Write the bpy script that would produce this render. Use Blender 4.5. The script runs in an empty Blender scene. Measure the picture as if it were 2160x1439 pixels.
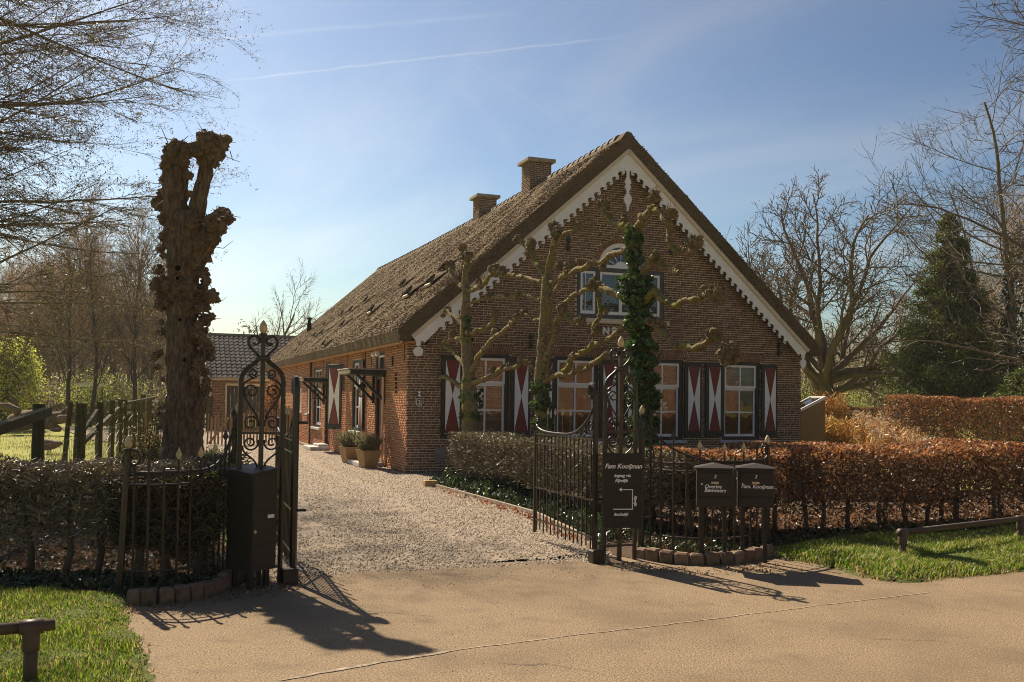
import bpy, bmesh, math, random
import numpy as np
from mathutils import Vector, Matrix, noise as mnoise

scene = bpy.context.scene
COL = scene.collection
R = math.radians
pi = math.pi

# ------------------------------------------------------------------ camera
F = 2000.0                     # focal length in photo pixels (photo is 2160 px wide)
HC = 1.6                       # eye height above the driveway
PITCH = math.atan(60 / F)
ROLL = 0.0124
CM = Matrix.Rotation(pi / 2 + PITCH, 3, 'X') @ Matrix.Rotation(ROLL, 3, 'Z')
cd = bpy.data.cameras.new('camera')
cd.sensor_width = 36.0
cd.lens = 36.0 * F / 2160.0
cd.shift_y = 64 / 2160.0
cd.clip_start = 0.1
cd.clip_end = 3000.0
cam = bpy.data.objects.new('camera', cd)
COL.objects.link(cam)
cam.matrix_world = Matrix.Translation((0, 0, HC)) @ CM.to_4x4()
scene.camera = cam

# ------------------------------------------------------------------ light
SUN_AZ = R(34)                 # left of straight ahead
SUN_EL = R(44)
SUNV = Vector((-math.sin(SUN_AZ) * math.cos(SUN_EL), math.cos(SUN_AZ) * math.cos(SUN_EL), math.sin(SUN_EL)))
sl = bpy.data.lights.new('sun', 'SUN')
sl.energy = 2.95
sl.angle = R(0.55)
sl.color = (1.0, 0.86, 0.66)
so = bpy.data.objects.new('sun', sl)
COL.objects.link(so)
so.rotation_euler = SUNV.to_track_quat('Z', 'Y').to_euler()
so.location = (-20, 30, 40)

world = bpy.data.worlds.new('World')
scene.world = world
world.use_nodes = True
wt = world.node_tree
wt.nodes.clear()


def N(t, kind, **kw):
    n = t.nodes.new(kind)
    for k, v in kw.items():
        if k.startswith('i_'):
            n.inputs[k[2:]].default_value = v
        else:
            setattr(n, k, v)
    return n


def ray(px, py):
    return CM @ Vector(((px - 1080) / F, (719.5 - py) / F + 64 / F, -1))


def build_world():
    t = wt
    L = t.links.new
    out = N(t, 'ShaderNodeOutputWorld')
    bg = N(t, 'ShaderNodeBackground')
    bg.inputs['Strength'].default_value = 0.078
    sky = N(t, 'ShaderNodeTexSky')
    sky.sky_type = 'NISHITA'
    sky.sun_disc = False
    sky.sun_elevation = SUN_EL
    sky.sun_rotation = -SUN_AZ
    sky.air_density = 1.1
    sky.dust_density = 1.0
    sky.ozone_density = 3.5
    tc = N(t, 'ShaderNodeTexCoord')
    nrm = N(t, 'ShaderNodeVectorMath', operation='NORMALIZE')
    L(tc.outputs['Generated'], nrm.inputs[0])
    sep = N(t, 'ShaderNodeSeparateXYZ')
    L(nrm.outputs[0], sep.inputs[0])

    def M(op, a, b=None, c=None, clamp=False):
        n = N(t, 'ShaderNodeMath', operation=op, use_clamp=clamp)
        for i, v in enumerate((a, b, c)):
            if v is None:
                continue
            if isinstance(v, (int, float)):
                n.inputs[i].default_value = v
            else:
                L(v, n.inputs[i])
        return n.outputs[0]

    def DOT(v):
        n = N(t, 'ShaderNodeVectorMath', operation='DOT_PRODUCT')
        L(nrm.outputs[0], n.inputs[0])
        n.inputs[1].default_value = v
        return n.outputs['Value']

    # thin cirrus on a high layer: direction projected to a plane overhead
    den = M('ADD', M('MAXIMUM', sep.outputs['Z'], 0.0), 0.18)
    u = M('DIVIDE', sep.outputs['X'], den)
    v = M('DIVIDE', sep.outputs['Y'], den)
    cmb = N(t, 'ShaderNodeCombineXYZ')
    L(M('ADD', M('MULTIPLY', u, 0.9), M('MULTIPLY', v, 0.5)), cmb.inputs[0])
    L(M('MULTIPLY', v, 0.55), cmb.inputs[1])
    nz = N(t, 'ShaderNodeTexNoise')
    nz.inputs['Scale'].default_value = 1.9
    nz.inputs['Detail'].default_value = 7
    nz.inputs['Roughness'].default_value = 0.52
    nz.inputs['Distortion'].default_value = 0.5
    L(cmb.outputs[0], nz.inputs['Vector'])
    cir = M('MULTIPLY', M('POWER', M('SUBTRACT', nz.outputs['Fac'], 0.40, clamp=True), 1.35), 1.7)
    # contrails: great-circle bands with soft, slightly ragged edges
    nz2 = N(t, 'ShaderNodeTexNoise')
    nz2.inputs['Scale'].default_value = 26
    nz2.inputs['Detail'].default_value = 4
    L(nrm.outputs[0], nz2.inputs['Vector'])
    wob = M('MULTIPLY', M('SUBTRACT', nz2.outputs['Fac'], 0.5), 0.004)
    total = cir
    for (a, b, width, amp, fade) in (((480, 170), (1300, 79), 0.0022, 0.30, 0.25), ((300, 95), (1080, 28), 0.005, 0.15, 0.3),
                                     ((950, 105), (1190, 260), 0.0022, 0.08, 0.2), ((960, 165), (1090, 330), 0.016, 0.06, 0.25)):
        d1 = ray(*a).normalized()
        d2 = ray(*b).normalized()
        n = d1.cross(d2).normalized()
        mid = (d1 + d2).normalized()
        half = math.acos(max(-1, min(1, d1.dot(d2)))) / 2
        dist = M('ABSOLUTE', M('ADD', DOT(n), wob))
        band = M('SUBTRACT', 1.0, M('DIVIDE', dist, width), clamp=True)
        band = M('MULTIPLY', band, band)
        ax = n.cross(mid).normalized()
        s = M('DIVIDE', M('ABSOLUTE', DOT(ax)), math.sin(half) * 1.08)
        along = M('SUBTRACT', 1.0, s, clamp=True)
        along = M('MULTIPLY', along, 1.0 / fade, clamp=True)
        front = M('GREATER_THAN', DOT(mid), 0.3)
        rag = M('ADD', M('MULTIPLY', nz2.outputs['Fac'], 0.9), 0.5)
        m = M('MULTIPLY', M('MULTIPLY', M('MULTIPLY', band, along), front), M('MULTIPLY', rag, amp))
        total = M('ADD', total, m)
    up = M('MULTIPLY', M('MULTIPLY', sep.outputs['Z'], 9.0, clamp=True), 1.0)
    fac = M('MULTIPLY', total, up, clamp=True)
    mix = N(t, 'ShaderNodeMix', data_type='RGBA')
    L(fac, mix.inputs['Factor'])
    # the cloud veil brightens towards the sun as the sky behind it does
    hsv = N(t, 'ShaderNodeHueSaturation')
    hsv.inputs['Saturation'].default_value = 0.12
    hsv.inputs['Value'].default_value = 1.2
    # spring haze: the blue is muted and a touch warm
    tone = N(t, 'ShaderNodeHueSaturation')
    tone.inputs['Saturation'].default_value = 0.90
    k = 0.12
    dn = N(t, 'ShaderNodeVectorMath', operation='SCALE')
    dn.inputs['Scale'].default_value = k
    L(sky.outputs[0], dn.inputs[0])
    ga = N(t, 'ShaderNodeGamma')
    ga.inputs['Gamma'].default_value = 1.65
    L(dn.outputs[0], ga.inputs['Color'])
    up_ = N(t, 'ShaderNodeVectorMath', operation='SCALE')
    up_.inputs['Scale'].default_value = 0.595 / k
    L(ga.outputs[0], up_.inputs[0])
    L(up_.outputs[0], tone.inputs['Color'])
    warm = N(t, 'ShaderNodeMix', data_type='RGBA', blend_type='MULTIPLY')
    warm.inputs['Factor'].default_value = 1.0
    warm.inputs[7].default_value = (0.95, 0.925, 0.82, 1)
    L(tone.outputs[0], warm.inputs[6])
    L(warm.outputs[2], hsv.inputs['Color'])
    L(warm.outputs[2], mix.inputs[6])
    L(hsv.outputs[0], mix.inputs[7])
    L(mix.outputs[2], bg.inputs['Color'])
    L(bg.outputs[0], out.inputs[0])


build_world()
scene.view_settings.view_transform = 'Standard'
scene.view_settings.look = 'None'
scene.view_settings.exposure = 1.42
scene.view_settings.gamma = 1.0
scene.view_settings.use_curve_mapping = False
scene.cycles.pixel_filter_type = 'BLACKMAN_HARRIS'
scene.cycles.filter_width = 1.0
scene.cycles.use_denoising = True
scene.cycles.denoising_prefilter = 'NONE'
scene.cycles.max_bounces = 7
scene.cycles.transparent_max_bounces = 12
scene.cycles.diffuse_bounces = 4
scene.cycles.glossy_bounces = 3
scene.cycles.transmission_bounces = 4
scene.cycles.caustics_reflective = False
scene.cycles.caustics_refractive = False

# ------------------------------------------------------------------ placing
def at(px, py, Y):
    d = ray(px, py)
    return Vector((0, 0, HC)) + d * (Y / d.y)


def gnd(px, py, z=0.0):
    d = ray(px, py)
    return Vector((0, 0, HC)) + d * ((z - HC) / d.z)


HA = R(21.0)
HO = gnd(857, 998)
HO.z = 0
HM = Matrix.Translation(HO) @ Matrix.Rotation(HA, 4, 'Z')
HI = HM.inverted()
DF = Vector((math.cos(HA), math.sin(HA), 0))
DS = Vector((-math.sin(HA), math.cos(HA), 0))


def hplane(px, py, yo):
    """world point where the view ray meets the plane y=yo of the house frame"""
    d = ray(px, py)
    n = DS
    p0 = HM @ Vector((0, yo, 0))
    o = Vector((0, 0, HC))
    return o + d * ((p0 - o).dot(n) / d.dot(n))


# ------------------------------------------------------------------ materials
MATS = {}


def new_mat(name):
    m = bpy.data.materials.new(name)
    m.use_nodes = True
    nt = m.node_tree
    p = nt.nodes['Principled BSDF']
    return m, nt, p


def mat(name, col, rough=0.7, var=0.25, scale=6.0, detail=5.0, bump=0.0, bscale=40.0, metal=0.0, spec=0.35,
        col2=None, patch2=None, attr=False, trans=0.0, stretch=None, patch=None, bdist=0.01, objrand=0.0):
    """base colour with a noise variation (var or towards col2), optional bump, vertex tint and translucency"""
    if name in MATS:
        return MATS[name]
    m, nt, p = new_mat(name)
    L = nt.links.new
    tc = N(nt, 'ShaderNodeTexCoord')
    vec = tc.outputs['Object']
    if stretch:
        mp = N(nt, 'ShaderNodeMapping')
        mp.inputs['Scale'].default_value = stretch
        L(vec, mp.inputs['Vector'])
        vec = mp.outputs[0]
    nz = N(nt, 'ShaderNodeTexNoise')
    nz.inputs['Scale'].default_value = scale
    nz.inputs['Detail'].default_value = detail
    nz.inputs['Roughness'].default_value = 0.6
    L(vec, nz.inputs['Vector'])
    mx = N(nt, 'ShaderNodeMix', data_type='RGBA')
    c = tuple(col) + (1,)
    if col2 is None:
        mx.inputs[6].default_value = tuple(min(1, x * (1 - var)) for x in col) + (1,)
        mx.inputs[7].default_value = tuple(min(1, x * (1 + var)) for x in col) + (1,)
    else:
        mx.inputs[6].default_value = c
        mx.inputs[7].default_value = tuple(col2) + (1,)
    rp = N(nt, 'ShaderNodeMapRange')
    rp.inputs['From Min'].default_value = 0.32
    rp.inputs['From Max'].default_value = 0.68
    L(nz.outputs['Fac'], rp.inputs['Value'])
    L(rp.outputs[0], mx.inputs['Factor'])
    cur = mx.outputs[2]
    for pt in (patch, patch2):
        if not pt:
            continue
        pcol, pscale, plo, phi = pt
        n3 = N(nt, 'ShaderNodeTexNoise')
        n3.inputs['Scale'].default_value = pscale
        n3.inputs['Detail'].default_value = 6
        L(tc.outputs['Object'], n3.inputs['Vector'])
        r3 = N(nt, 'ShaderNodeMapRange')
        r3.inputs['From Min'].default_value = plo
        r3.inputs['From Max'].default_value = phi
        L(n3.outputs['Fac'], r3.inputs['Value'])
        m3 = N(nt, 'ShaderNodeMix', data_type='RGBA')
        L(r3.outputs[0], m3.inputs['Factor'])
        L(cur, m3.inputs[6])
        m3.inputs[7].default_value = tuple(pcol) + (1,)
        cur = m3.outputs[2]
    if attr:
        a = N(nt, 'ShaderNodeAttribute', attribute_name='Col')
        mm = N(nt, 'ShaderNodeMix', data_type='RGBA', blend_type='MULTIPLY')
        mm.inputs['Factor'].default_value = 1.0
        L(cur, mm.inputs[6])
        L(a.outputs['Color'], mm.inputs[7])
        cur = mm.outputs[2]
    if objrand:
        oi = N(nt, 'ShaderNodeObjectInfo')
        mr = N(nt, 'ShaderNodeMapRange')
        mr.inputs['To Min'].default_value = 1 - objrand
        mr.inputs['To Max'].default_value = 1 + objrand
        L(oi.outputs['Random'], mr.inputs['Value'])
        mm = N(nt, 'ShaderNodeVectorMath', operation='SCALE')
        L(cur, mm.inputs[0])
        L(mr.outputs[0], mm.inputs['Scale'])
        cur = mm.outputs[0]
    L(cur, p.inputs['Base Color'])
    p.inputs['Roughness'].default_value = rough
    p.inputs['Metallic'].default_value = metal
    p.inputs['Specular IOR Level'].default_value = spec
    if bump:
        nb = N(nt, 'ShaderNodeTexNoise')
        nb.inputs['Scale'].default_value = bscale
        nb.inputs['Detail'].default_value = 5
        L(vec, nb.inputs['Vector'])
        b = N(nt, 'ShaderNodeBump')
        b.inputs['Strength'].default_value = bump
        b.inputs['Distance'].default_value = bdist
        L(nb.outputs['Fac'], b.inputs['Height'])
        L(b.outputs[0], p.inputs['Normal'])
    if trans:
        tr = N(nt, 'ShaderNodeBsdfTranslucent')
        L(cur, tr.inputs['Color'])
        ms = N(nt, 'ShaderNodeMixShader')
        ms.inputs[0].default_value = trans
        L(p.outputs[0], ms.inputs[1])
        L(tr.outputs[0], ms.inputs[2])
        L(ms.outputs[0], nt.nodes['Material Output'].inputs['Surface'])
    MATS[name] = m
    return m


def glass_mat(name, ior=2.1, wave=0.0015, tint=(0.8, 0.82, 0.8)):
    m, nt, p = new_mat(name)
    L = nt.links.new
    nt.nodes.remove(p)
    fr = N(nt, 'ShaderNodeFresnel')
    fr.inputs['IOR'].default_value = ior
    gl = N(nt, 'ShaderNodeBsdfGlossy')
    gl.inputs['Roughness'].default_value = 0.01
    gl.inputs['Color'].default_value = (1, 1, 1, 1)
    tr = N(nt, 'ShaderNodeBsdfTransparent')
    tr.inputs['Color'].default_value = tuple(tint) + (1,)
    nz = N(nt, 'ShaderNodeTexNoise')
    nz.inputs['Scale'].default_value = 3.0
    tc = N(nt, 'ShaderNodeTexCoord')
    L(tc.outputs['Object'], nz.inputs['Vector'])
    b = N(nt, 'ShaderNodeBump')
    b.inputs['Strength'].default_value = 0.35
    b.inputs['Distance'].default_value = wave * 8
    L(nz.outputs['Fac'], b.inputs['Height'])
    L(b.outputs[0], gl.inputs['Normal'])
    ms = N(nt, 'ShaderNodeMixShader')
    L(fr.outputs[0], ms.inputs[0])
    L(tr.outputs[0], ms.inputs[1])
    L(gl.outputs[0], ms.inputs[2])
    L(ms.outputs[0], nt.nodes['Material Output'].inputs['Surface'])
    return m


# ------------------------------------------------------------------ mesh helpers
def link(o, parent=None):
    COL.objects.link(o)
    if parent is not None:
        o.parent = parent
    return o


def mk(name, V, Fc, m=None, parent=None, smooth=False, col=None, loc=None, rotz=None):
    """one mesh object; Fc an int array (n,k) or list of lists; col per-face rgb"""
    me = bpy.data.meshes.new(name)
    V = np.asarray(V, dtype=np.float32).reshape(-1, 3)
    if isinstance(Fc, np.ndarray):
        k = Fc.shape[1]
        n = Fc.shape[0]
        me.vertices.add(len(V))
        me.vertices.foreach_set('co', V.ravel())
        me.loops.add(n * k)
        me.loops.foreach_set('vertex_index', Fc.astype(np.int32).ravel())
        me.polygons.add(n)
        me.polygons.foreach_set('loop_start', np.arange(0, n * k, k, dtype=np.int32))
        me.polygons.foreach_set('loop_total', np.full(n, k, dtype=np.int32))
        me.update(calc_edges=True)
        lens = np.full(n, k)
    else:
        me.from_pydata([tuple(map(float, v)) for v in V], [], Fc)
        me.update()
        lens = np.array([len(f) for f in Fc]) if len(Fc) else np.zeros(0, int)
    if col is not None:
        ca = me.color_attributes.new('Col', 'FLOAT_COLOR', 'CORNER')
        c = np.ones((len(lens), 4), np.float32)
        c[:, :3] = col
        ca.data.foreach_set('color', np.repeat(c, lens, axis=0).ravel())
    if smooth:
        me.polygons.foreach_set('use_smooth', np.ones(len(me.polygons), dtype=bool))
    if m is not None:
        me.materials.append(m)
    o = bpy.data.objects.new(name, me)
    if loc is not None:
        o.location = loc
    if rotz is not None:
        o.rotation_euler = (0, 0, rotz)
    return link(o, parent)


def inst(name, me, parent=None, loc=(0, 0, 0), rot=(0, 0, 0), scale=None):
    o = bpy.data.objects.new(name, me)
    o.location = loc
    o.rotation_euler = rot
    if scale is not None:
        o.scale = scale
    return link(o, parent)


def tag(o, label=None, cat=None, group=None, kind=None):
    if label:
        o['label'] = label
    if cat:
        o['category'] = cat
    if group:
        o['group'] = group
    if kind:
        o['kind'] = kind
    return o


def thing(name, label, cat, loc=(0, 0, 0), rotz=0.0, group=None):
    o = bpy.data.objects.new(name, None)
    o.empty_display_size = 0.2
    o.location = loc
    o.rotation_euler = (0, 0, rotz)
    link(o)
    return tag(o, label, cat, group)


def copy_tree(o, parent=None):
    c = o.copy()
    COL.objects.link(c)
    c.parent = parent
    for ch in list(o.children):
        copy_tree(ch, c)
    return c


class MB:
    """collects shapes for one mesh"""

    def __init__(self):
        self.v = []
        self.f = []

    def add(self, V, Fc):
        b = len(self.v)
        self.v.extend([tuple(p) for p in V])
        self.f.extend([[i + b for i in f] for f in Fc])
        return self

    def box(self, x0, x1, y0, y1, z0, z1, mtx=None):
        V = [Vector((x, y, z)) for z in (z0, z1) for y in (y0, y1) for x in (x0, x1)]
        if mtx is not None:
            V = [mtx @ p for p in V]
        return self.add(V, [[0, 2, 3, 1], [4, 5, 7, 6], [0, 1, 5, 4], [2, 6, 7, 3], [0, 4, 6, 2], [1, 3, 7, 5]])

    def bbox(self, x0, x1, y0, y1, z0, z1, b=0.006, mtx=None):
        """box with chamfered edges"""
        bm = bmesh.new()
        bmesh.ops.create_cube(bm, size=1.0)
        for v in bm.verts:
            v.co = Vector((x0 + (v.co.x + .5) * (x1 - x0), y0 + (v.co.y + .5) * (y1 - y0), z0 + (v.co.z + .5) * (z1 - z0)))
        bmesh.ops.bevel(bm, geom=list(bm.edges), offset=b, segments=1, affect='EDGES', profile=0.5)
        bm.verts.index_update()
        V = [v.co.copy() for v in bm.verts]
        if mtx is not None:
            V = [mtx @ p for p in V]
        Fc = [[v.index for v in f.verts] for f in bm.faces]
        bm.free()
        return self.add(V, Fc)

    def prism(self, poly, y0, y1, mtx=None):
        """convex polygon in x,z pushed from y0 to y1"""
        n = len(poly)
        V = [Vector((p[0], y0, p[1])) for p in poly] + [Vector((p[0], y1, p[1])) for p in poly]
        if mtx is not None:
            V = [mtx @ p for p in V]
        Fc = [list(range(n)), list(range(2 * n - 1, n - 1, -1))]
        for i in range(n):
            j = (i + 1) % n
            Fc.append([i, i + n, j + n, j])
        return self.add(V, Fc)

    def tube(self, path, rad, sides=6, cap=True, closed=False, flat=1.0):
        P = [Vector(p) for p in path]
        n = len(P)
        if not hasattr(rad, '__len__'):
            rad = [rad] * n
        b = len(self.v)
        up = None
        for i in range(n):
            a = P[max(i - 1, 0)]
            c = P[min(i + 1, n - 1)]
            if closed:
                a = P[i - 1]
                c = P[(i + 1) % n]
            t = (c - a)
            if t.length < 1e-9:
                t = Vector((0, 0, 1))
            t.normalize()
            if up is None:
                up = Vector((0, 1, 0)) if abs(t.y) < 0.9 else Vector((1, 0, 0))
            s = t.cross(up)
            if s.length < 1e-6:
                s = t.cross(Vector((1, 0, 0)))
            s.normalize()
            up = s.cross(t).normalized()
            for k in range(sides):
                an = 2 * pi * k / sides + pi / sides
                self.v.append(tuple(P[i] + (s * math.cos(an) + up * math.sin(an) * flat) * rad[i]))
        m = n if closed else n - 1
        for i in range(m):
            i2 = (i + 1) % n
            for k in range(sides):
                k2 = (k + 1) % sides
                self.f.append([b + i * sides + k, b + i * sides + k2, b + i2 * sides + k2, b + i2 * sides + k])
        if cap and not closed:
            self.f.append([b + k for k in range(sides - 1, -1, -1)])
            self.f.append([b + (n - 1) * sides + k for k in range(sides)])
        return self

    def lathe(self, prof, c=(0, 0, 0), sides=10, mtx=None):
        """profile of (r,z) turned round the z axis"""
        b = len(self.v)
        V = []
        for r, z in prof:
            for k in range(sides):
                an = 2 * pi * k / sides
                V.append(Vector((c[0] + r * math.cos(an), c[1] + r * math.sin(an), c[2] + z)))
        if mtx is not None:
            V = [mtx @ p for p in V]
        Fc = []
        n = len(prof)
        for i in range(n - 1):
            for k in range(sides):
                k2 = (k + 1) % sides
                Fc.append([i * sides + k, i * sides + k2, (i + 1) * sides + k2, (i + 1) * sides + k])
        Fc.append(list(range(sides - 1, -1, -1)))
        Fc.append([(n - 1) * sides + k for k in range(sides)])
        return self.add(V, Fc)

    def build(self, name, m, parent=None, smooth=False, loc=None, rotz=None):
        return mk(name, np.array(self.v), self.f, m, parent, smooth, None, loc, rotz)


def seg_mesh(P0, P1, R0, R1, sides=3):
    """many open tapered tubes at once: arrays (n,3),(n,3),(n,),(n,)"""
    P0 = np.asarray(P0, float)
    P1 = np.asarray(P1, float)
    d = P1 - P0
    ln = np.linalg.norm(d, axis=1, keepdims=True)
    ln[ln == 0] = 1
    t = d / ln
    ref = np.where(np.abs(t[:, 2:3]) < 0.9, np.array([[0, 0, 1.0]]), np.array([[1.0, 0, 0]]))
    s = np.cross(t, ref)
    s /= np.linalg.norm(s, axis=1, keepdims=True)
    u = np.cross(s, t)
    n = len(P0)
    V = np.zeros((n, 2, sides, 3))
    for k in range(sides):
        an = 2 * pi * k / sides
        o = s * math.cos(an) + u * math.sin(an)
        V[:, 0, k] = P0 + o * np.asarray(R0)[:, None]
        V[:, 1, k] = P1 + o * np.asarray(R1)[:, None]
    base = (np.arange(n) * 2 * sides)[:, None]
    Fc = []
    for k in range(sides):
        k2 = (k + 1) % sides
        Fc.append(np.concatenate([base + k, base + k2, base + sides + k2, base + sides + k], axis=1))
    Fc = np.stack(Fc, axis=1).reshape(-1, 4)
    return V.reshape(-1, 3), Fc


def strip_mesh(P0, P1, R0, R1, seed=1):
    """finest twigs and reeds: one flat sliver each, turned at random about its own axis"""
    P0 = np.asarray(P0, float)
    P1 = np.asarray(P1, float)
    n = len(P0)
    r = np.random.default_rng(seed)
    t = P1 - P0
    s = np.cross(t, r.normal(size=(n, 3)))
    s /= np.maximum(np.linalg.norm(s, axis=1, keepdims=True), 1e-9)
    a, b = s * (np.asarray(R0) * 1.3)[:, None], s * (np.asarray(R1) * 1.3)[:, None]
    V = np.stack([P0 - a, P0 + a, P1 + b, P1 - b], 1).reshape(-1, 3)
    i = (np.arange(n) * 4)[:, None]
    return V, np.concatenate([i, i + 1, i + 2, i + 3], 1)


def leaf_mesh(C, size, rng, asp=0.55, up=0.0, nrm=None, fold=True):
    """bent leaf diamonds (two triangles) at centres C; size array; random orientation"""
    n = len(C)
    C = np.asarray(C, float)
    size = np.broadcast_to(np.asarray(size, float), (n,))
    a = rng.normal(size=(n, 3))
    a[:, 2] += up
    a /= np.linalg.norm(a, axis=1, keepdims=True)
    b = rng.normal(size=(n, 3))
    b -= a * np.sum(a * b, axis=1, keepdims=True)
    b /= np.linalg.norm(b, axis=1, keepdims=True)
    c = np.cross(a, b)
    h = size[:, None]
    V = np.zeros((n, 4, 3))
    V[:, 0] = C - a * h * 0.5
    V[:, 1] = C + b * h * asp * 0.5 + c * h * 0.12
    V[:, 2] = C + a * h * 0.5
    V[:, 3] = C - b * h * asp * 0.5 + c * h * 0.12
    i = (np.arange(n) * 4)[:, None]
    Fc = np.concatenate([i, i + 1, i + 2, i, i + 2, i + 3], axis=1).reshape(-1, 3)
    return V.reshape(-1, 3), Fc


def tint(rng, n, cols, jit=0.2, rep=2):
    """per-leaf colours picked from a palette, repeated for each face of a leaf"""
    cols = np.array(cols, float)
    c = cols[rng.integers(0, len(cols), n)] * (1 + rng.uniform(-jit, jit, (n, 1)))
    return np.repeat(np.clip(c, 0, 1), rep, axis=0)


def curve2d(polys, depth, name='shape'):
    """flat outline(s) with holes, filled and given a thickness; returns a mesh in x,z with y = thickness"""
    cu = bpy.data.curves.new(name, 'CURVE')
    cu.dimensions = '2D'
    cu.fill_mode = 'BOTH'
    cu.extrude = depth / 2
    for p in polys:
        s = cu.splines.new('POLY')
        s.points.add(len(p) - 1)
        for i, q in enumerate(p):
            s.points[i].co = (q[0], q[1], 0, 1)
        s.use_cyclic_u = True
    return curve_to_mesh(cu)


def curve_to_mesh(cu):
    o = bpy.data.objects.new('tmp', cu)
    COL.objects.link(o)
    bpy.context.view_layer.update()
    dg = bpy.context.evaluated_depsgraph_get()
    me = bpy.data.meshes.new_from_object(o.evaluated_get(dg))
    bpy.data.objects.remove(o)
    bpy.data.curves.remove(cu)
    me.transform(Matrix.Rotation(pi / 2, 4, 'X'))
    return me


def text_mesh(s, size, depth=0.002, shear=0.0, align='CENTER', space=1.0, offset=0.0):
    cu = bpy.data.curves.new('text', 'FONT')
    cu.body = s
    cu.size = size
    cu.extrude = depth / 2
    cu.shear = shear
    cu.align_x = align
    cu.space_character = space
    cu.offset = offset
    cu.resolution_u = 3
    return curve_to_mesh(cu)


def mesh_obj(name, me, m, parent=None, loc=(0, 0, 0), rot=(0, 0, 0)):
    me.materials.clear()
    me.materials.append(m)
    return inst(name, me, parent, loc, rot)


def spiral(cx, cz, r0, r1, a0, turns, n=22):
    """points of a flat spiral in x,z from radius r0 at angle a0 to r1"""
    pts = []
    for i in range(n + 1):
        t = i / n
        a = a0 + turns * 2 * pi * t
        r = r0 + (r1 - r0) * t
        pts.append((cx + r * math.cos(a), 0, cz + r * math.sin(a)))
    return pts


def bez(p0, p1, p2, p3, n=10):
    o = []
    for i in range(n + 1):
        t = i / n
        a, b, c, d = (1 - t) ** 3, 3 * t * (1 - t) ** 2, 3 * t * t * (1 - t), t ** 3
        o.append((p0[0] * a + p1[0] * b + p2[0] * c + p3[0] * d, 0, p0[1] * a + p1[1] * b + p2[1] * c + p3[1] * d))
    return o
# ------------------------------------------------------------------ palette
M_ASPH = mat('asphalt', (0.46, 0.335, 0.205), 0.9, scale=75, detail=7, col2=(0.115, 0.08, 0.048), bump=1.0, bscale=90,
             bdist=0.013, patch=((0.15, 0.105, 0.064), 0.8, 0.46, 0.82), patch2=((0.19, 0.14, 0.092), 3.1, 0.54, 0.8), spec=0.25)
M_GRAV = mat('gravel bed', (0.22, 0.165, 0.115), 0.95, scale=60, detail=5, col2=(0.50, 0.41, 0.32), bump=0.9, bscale=90, bdist=0.02,
             patch=((0.36, 0.26, 0.15), 1.1, 0.5, 0.8))
M_STONE = mat('pebbles', (0.42, 0.36, 0.29), 0.85, var=0.2, scale=30, attr=True)
M_MEADOW = mat('meadow', (0.19, 0.215, 0.03), 0.95, scale=0.9, detail=9, col2=(0.35, 0.34, 0.065), bump=0.8, bscale=18, bdist=0.05,
               patch=((0.26, 0.20, 0.08), 3.0, 0.55, 0.75))
M_SOIL = mat('leaf litter soil', (0.045, 0.03, 0.018), 0.95, scale=40, col2=(0.13, 0.075, 0.042), bump=0.9, bscale=45, bdist=0.03)
M_TURF = mat('verge turf', (0.05, 0.085, 0.012), 0.95, scale=30, col2=(0.12, 0.13, 0.03), bump=0.7, bscale=40, bdist=0.03)
M_BLADE = mat('grass blades', (0.9, 0.9, 0.9), 0.45, var=0.1, attr=True, trans=0.5, spec=0.4)
M_LEAF = mat('leaves', (0.95, 0.95, 0.95), 0.42, var=0.1, scale=20, attr=True, trans=0.42, spec=0.5)
M_IVY = mat('ivy leaves', (0.95, 0.95, 0.95), 0.33, var=0.1, scale=20, attr=True, trans=0.2, spec=0.55)
M_TWIG = mat('twig bark', (0.10, 0.075, 0.05), 0.85, var=0.35, scale=8, spec=0.3)
M_BARK = mat('grey brown bark', (0.10, 0.078, 0.056), 0.95, col2=(0.19, 0.145, 0.10), scale=9, bump=1.0, bscale=22, bdist=0.03,
             stretch=(1, 1, 0.25), patch=((0.13, 0.13, 0.03), 5.0, 0.56, 0.68))


def flat(name, pts, z, m, kind='structure', sub=None):
    bm = bmesh.new()
    vs = [bm.verts.new((p[0], p[1], z)) for p in pts]
    f = bm.faces.new(vs)
    if f.normal.z < 0:
        f.normal_flip()
    bmesh.ops.triangulate(bm, faces=[f])
    me = bpy.data.meshes.new(name)
    bm.to_mesh(me)
    bm.free()
    me.materials.append(m)
    o = bpy.data.objects.new(name, me)
    link(o)
    return tag(o, kind=kind)


def inside(P, poly):
    x, y = P[:, 0], P[:, 1]
    c = np.zeros(len(P), bool)
    n = len(poly)
    for i in range(n):
        x0, y0 = poly[i][0], poly[i][1]
        x1, y1 = poly[(i + 1) % n][0], poly[(i + 1) % n][1]
        cond = ((y0 > y) != (y1 > y)) & (x < (x1 - x0) * (y - y0) / (y1 - y0 + 1e-12) + x0)
        c ^= cond
    return c


def edge_dist(P, poly):
    d = np.full(len(P), 1e9)
    n = len(poly)
    for i in range(n):
        a = np.array(poly[i][:2], float)
        b = np.array(poly[(i + 1) % n][:2], float)
        ab = b - a
        t = np.clip(((P[:, :2] - a) @ ab) / (ab @ ab + 1e-12), 0, 1)
        d = np.minimum(d, np.linalg.norm(P[:, :2] - a - t[:, None] * ab, axis=1))
    return d


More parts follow.
